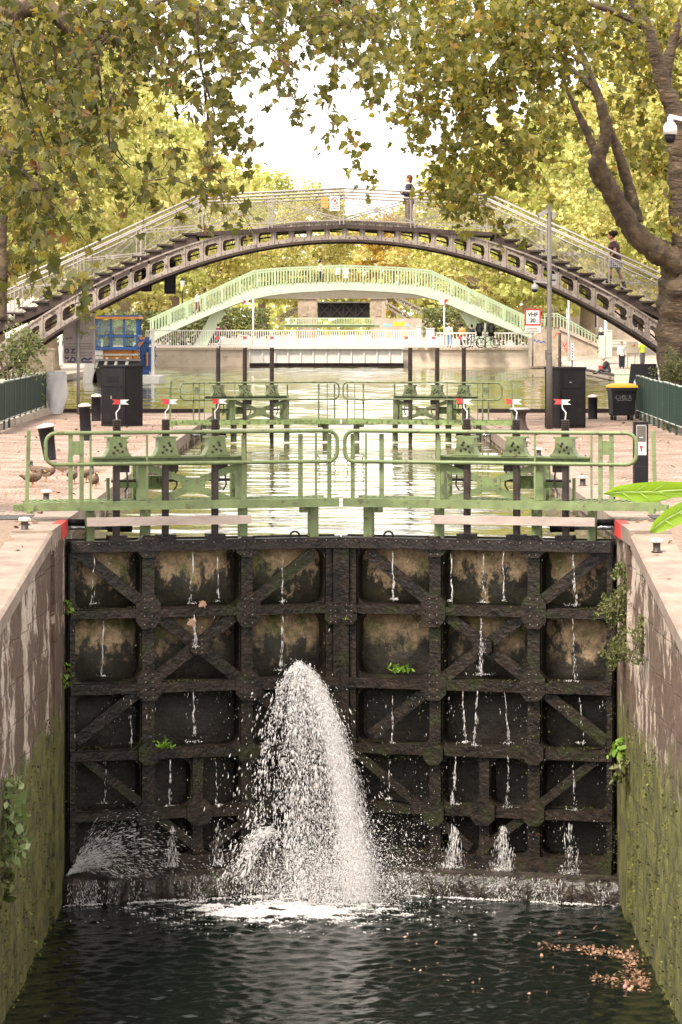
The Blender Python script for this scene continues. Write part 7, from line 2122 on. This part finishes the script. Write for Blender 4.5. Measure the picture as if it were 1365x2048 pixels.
for px, py, Y, lab in ((136,1216,47.6,"small bright fern at the upper left corner of the gate"),(134,1343,47.6,"small bright fern at the left corner of the gate, half way up the tan panels"),(130,1366,47.4,"tiny bright fern lowest of three at the left corner of the gate")):
    wall_plant("fern", px-8, px+12, py-16, py+14, Y, -1, 26, .06, M['fern'], lab, hang=False)
def gate_tuft(px, py, n, size, m, label, r=.10):
    c = leafpt(px, py, .2); root = thing("fern", label, "plant", tuple(c))
    q = NP.normal(size=(n,3))*np.array([r,r*.5,r*.7]); q[:,2] = np.abs(q[:,2])
    leaves("fronds", q, size*np.exp(NP.normal(0,.25,n)), m, root, -.2, None, [(0,-.5),(.2,-.1),(.14,.25),(0,.5),(-.14,.25),(-.2,-.1)])
    b = MB(); b.tube([(0,0,-.03),(.02,0,.06)],[.01,.004],4); b.build("stem", M['bark_dark'], root)
gate_tuft(802, 1343, 70, .07, M['fern'], "bright green clump on a beam of the right gate leaf", .085)
gate_tuft(332, 1494, 30, .09, M['fern'], "green fern on a beam of the left gate leaf", .08)
gate_tuft(692, 1240, 12, .05, M['fern'], "tiny bright green plant by the mitre of the gates", .03)
# single fallen leaves caught on the gate and sill
for px, py, w_, lab in ((383,1245,.2,"orange dead leaf caught above the crossing of braces on the left gate leaf"),(505,1190,.26,"reddish dead leaf on the gusset of the left gate leaf"),(1113,1787,.95,"yellow leaf lying at the edge of the sill"),(405,1207,.2,"small orange leaf on the upper beam of the left gate leaf"),(1078,1668,.2,"brown dead leaf low on the right gate leaf")):
    c = leafpt(px, py, w_ if w_ < .9 else .5)
    if w_ > .9: c = np.array([PX(1113,47.4), 47.15, -5.02])
    o = leaves("dead_leaf", np.zeros((1,3)), np.array([.13]), M['dead_leaf'], None, .6, np.array([[0,-1.,.6]])); o.location = tuple(c); tag(o, lab, "leaf")
# raft of fallen leaves on the lower water
pts = []
def wpt(px, py):
    Y = (EYE-WL)*F/(py-HY); return np.array([PX(px,Y), Y, WL+.012])
poly = [(1085,1898),(1150,1897),(1225,1906),(1270,1915),(1262,1945),(1295,1972),(1240,1965),(1185,1955)]
for (a, e, k, s) in ((poly[0],poly[1],40,3),(poly[1],poly[2],95,4),(poly[2],poly[3],120,6),(poly[3],poly[4],110,9),(poly[4],poly[5],100,8),(poly[5],poly[6],60,7),(poly[6],poly[7],60,6)):
    for i in range(k):
        t = random.random(); pts.append(wpt(a[0]+(e[0]-a[0])*t+random.gauss(0,8), a[1]+(e[1]-a[1])*t+random.gauss(0,s)))
for i in range(70): pts.append(wpt(random.uniform(780,1310), random.uniform(1850,2000)))
pts = np.array(pts); pts = pts[np.abs(pts[:,0]) < 3.9]
n = len(pts); 
o = leaves("floating_leaves", pts, .042*np.exp(NP.normal(0,.35,n)), M['dead_leaf'], None, 0.0, np.tile([[0,0,9.]],(n,1)))
tag(o, "drift of brown fallen leaves floating along the right lock wall", "leaves", kind="stuff")
b = MB(); b.blob((0,0,.012),(.032,.03,.035),10,8); b.tube([(0,0,.04),(0,0,.065)],.01,6); o = b.build("bottle_float", mat('faded_pink', (.45,.22,.2)), None, True, tuple(wpt(1251,1978))); tag(o, "small faded pink float beside the raft of fallen leaves", "litter")

# fresh leaves close to the camera at the right
root = thing("leafy_shoot", "bright green leaves of a shoot reaching in close at the right edge", "plant", (4.9, 10, -2.0)); Yq = 10.0
iv3 = Matrix.Translation(root.location).inverted()
def blade(pts_top, pts_bot, nm):
    b = MB(lambda p: iv3 @ p); vs = []; fs = []; n = len(pts_top)
    for i in range(n):
        a = P(*pts_top[i], Yq); c = P(*pts_bot[i], Yq); m_ = (a+c)/2 + Vector((0,.012,0))
        a = a+Vector((0,-.01,0)); vs += [a, m_, c]
    for i in range(n-1):
        for k in range(2): fs.append((i*3+k, i*3+k+1, i*3+k+4, i*3+k+3))
    b.add(vs, fs); return b.build(nm, M['fresh_leaf'], root, True)
blade([(1208,986),(1232,972),(1270,966),(1320,962),(1365,964),(1410,972),(1450,990)], [(1208,988),(1232,994),(1270,1004),(1310,1006),(1345,996),(1400,992),(1450,994)], "leaf_blade")
blade([(1298,1062),(1308,1042),(1330,1020),(1365,1002),(1410,992),(1450,992)], [(1300,1066),(1318,1066),(1345,1056),(1378,1040),(1420,1015),(1450,998)], "leaf_blade")
vein = mat("leaf_vein", (0.24,0.32,0.08), (0.2,0.28,0.06), 30, 0.5)
def veins(mid, tips, par):
    b = MB(lambda p: iv3 @ p)
    b.tube([tuple(P(x,y,Yq)+Vector((0,-.002+.008,0))) for x,y in mid], [.0035]*len(mid), 5)
    for (p,q) in tips: b.tube([tuple(P(*p,Yq)+Vector((0,.004,0))), tuple(P(*q,Yq)+Vector((0,-.006,0)))], [.0018,.0008], 4)
    b.build("vein", vein, par, True)
lb_ = [o for o in root.children]
veins([(1210,987),(1250,984),(1310,984),(1365,980),(1440,990)], [((1240,984),(1262,970)),((1270,984),(1298,966)),((1305,984),(1335,964)),((1245,985),(1268,1001)),((1280,985),(1305,1004)),((1320,984),(1348,994))], lb_[0])
veins([(1300,1063),(1330,1040),(1372,1018),(1430,996)], [((1325,1043),(1336,1020)),((1350,1029),(1368,1004)),((1330,1041),(1350,1052)),((1358,1025),(1384,1034))], lb_[1])
b = MB(lambda p: iv3 @ p); b.tube([(4.9,10,-2.0),(4.2,10,0.2),(3.2,10,1.6),(2.2,10,2.2),tuple(P(1450,992,10)),tuple(P(1280,985,9.985))],[.02,.016,.012,.009,.005,.002],6); b.build("stem", M['fresh_leaf'], root, True)

# street lamp and pale houses behind the left bank trees
root = thing("street_lamp", "dark street lamp with a pale lantern behind the left ramp of the mint footbridge", "street lamp", (PX(365,258), 258, 1.03))
b = MB(); b.lathe([(.16,0),(.12,.5),(.06,.6),(.05,PZ(574,258)-1.03)],10); b.build("post", M['black'], root, True)
zt_ = PZ(574,258)-1.03
b = MB(); b.lathe([(.12,zt_),(.22,zt_+.45),(.2,zt_+.5)],8); b.build("lantern", M['white'], root)
b = MB(); b.lathe([(.24,zt_+.501),(.12,zt_+.62),(.02,zt_+.75)],8); b.build("lantern_cap", M['black'], root)
def house(x0, x1, y, h, m, label, nx, nz):
    root = thing("house", label, "house", ((x0+x1)/2, y, 1.0)); w = x1-x0
    b = MB(); b.box(-w/2, w/2, 0, 9, 0, h); b.build("wall", m, root)
    b = MB(); b.box(-w/2-.3, w/2+.3, -.3, 9.3, h+.002, h+.3); b.xz([(-w/2,h+.301),(w/2,h+.301),(w/2-1.5,h+2.4),(-w/2+1.5,h+2.4)], .5, 8.5); b.build("roof", M['greymetal'], root)
    for i in range(nx):
        for k in range(nz):
            x = -w/2 + w*(i+.5)/nx; z = 1.2 + (h-1.5)*k/nz
            b = MB(); b.box(x-.6, x+.6, -.05, -.001, z, z+1.9); wq = b.build("window", M['white'], root)
            b = MB(); b.box(x-.5, x+.5, -.07, -.0505, z+.1, z+1.8); b.build("pane", M['black'], wq)
house(-58, -24, 345, 16, M['cream'], "pale house far behind the left bank trees", 8, 4)
house(24, 58, 350, 16, M['stone'], "pale stone house far behind the right bank trees", 8, 4)

# moss and weed growing on the beams of the near gates
n = 15000; pos = []; sz = []
lines_h = [1213,1213,1359,1359,1383,1493,1493,1515,1613,1634,1706]
for i in range(n):
    px = random.uniform(140,1222)
    if random.random() < .62:
        y = random.choice(lines_h); y += abs(random.gauss(0,5)) if y in (1213,1359,1493,1613,1706) else random.gauss(0,4); w_ = random.uniform(.0,.16)
    else:
        m0 = random.choice([294,490,665,392,140]); px = m0+random.gauss(0,13); y = random.uniform(1230,1740); w_ = .09
        if random.random() < .5: px = 2*CX-px
        if m0 == 392 and y < 1500: continue
    if math.sin(px*.05+y*.02)+math.sin(px*.019-y*.013)+.6*math.sin(px*.13) < random.uniform(-.6,1.4): continue
    pos.append(leafpt(px, y, w_)); sz.append(random.uniform(.012,.035))
pos = np.array(pos)
o = quads("moss", pos, np.array(sz), M['gate_moss'], None, None, .2); tag(o, "dark moss and weed clinging to the beams of the lock gates", "moss", kind="stuff")
n = 5200; pos = []
for i in range(n):
    side = random.choice([-1,1]); y = random.uniform(36,45.8); z = WL + random.random()**1.5*2.9
    if math.sin(y*2.3+z*3)+math.sin(y*5.1-z*2.2+side)+.7*math.sin(y*11+z*7) < random.uniform(-.3,1.8): continue
    pos.append((side*(3.93-random.random()*.04), y, z))
pos = np.array(pos)
o = quads("moss", pos, NP.uniform(.015,.05,len(pos)), M['wall_moss'], None, None, .2); tag(o, "yellow-green moss tufts on the foot of both lock walls", "moss", kind="stuff")

# leaf litter on both quays
n = 420; pts = []
for i in range(n):
    sd = random.choice([-1,1]); y = random.uniform(40,100)**1; x = sd*random.uniform(4.1,9.0)
    if random.random() < .5: x = sd*(4.1+abs(random.gauss(0,.8)))
    pts.append((x, y, zq(y, sd)+.012))
pts = np.array(pts)
o = leaves("fallen_leaves", pts, .085*np.exp(NP.normal(0,.3,n)), M['dead_leaf'], None, 0.0, np.tile([[0,0,6.]],(n,1))); tag(o, "scattered dry leaves lying on the cobbled quays", "leaves", kind="stuff")
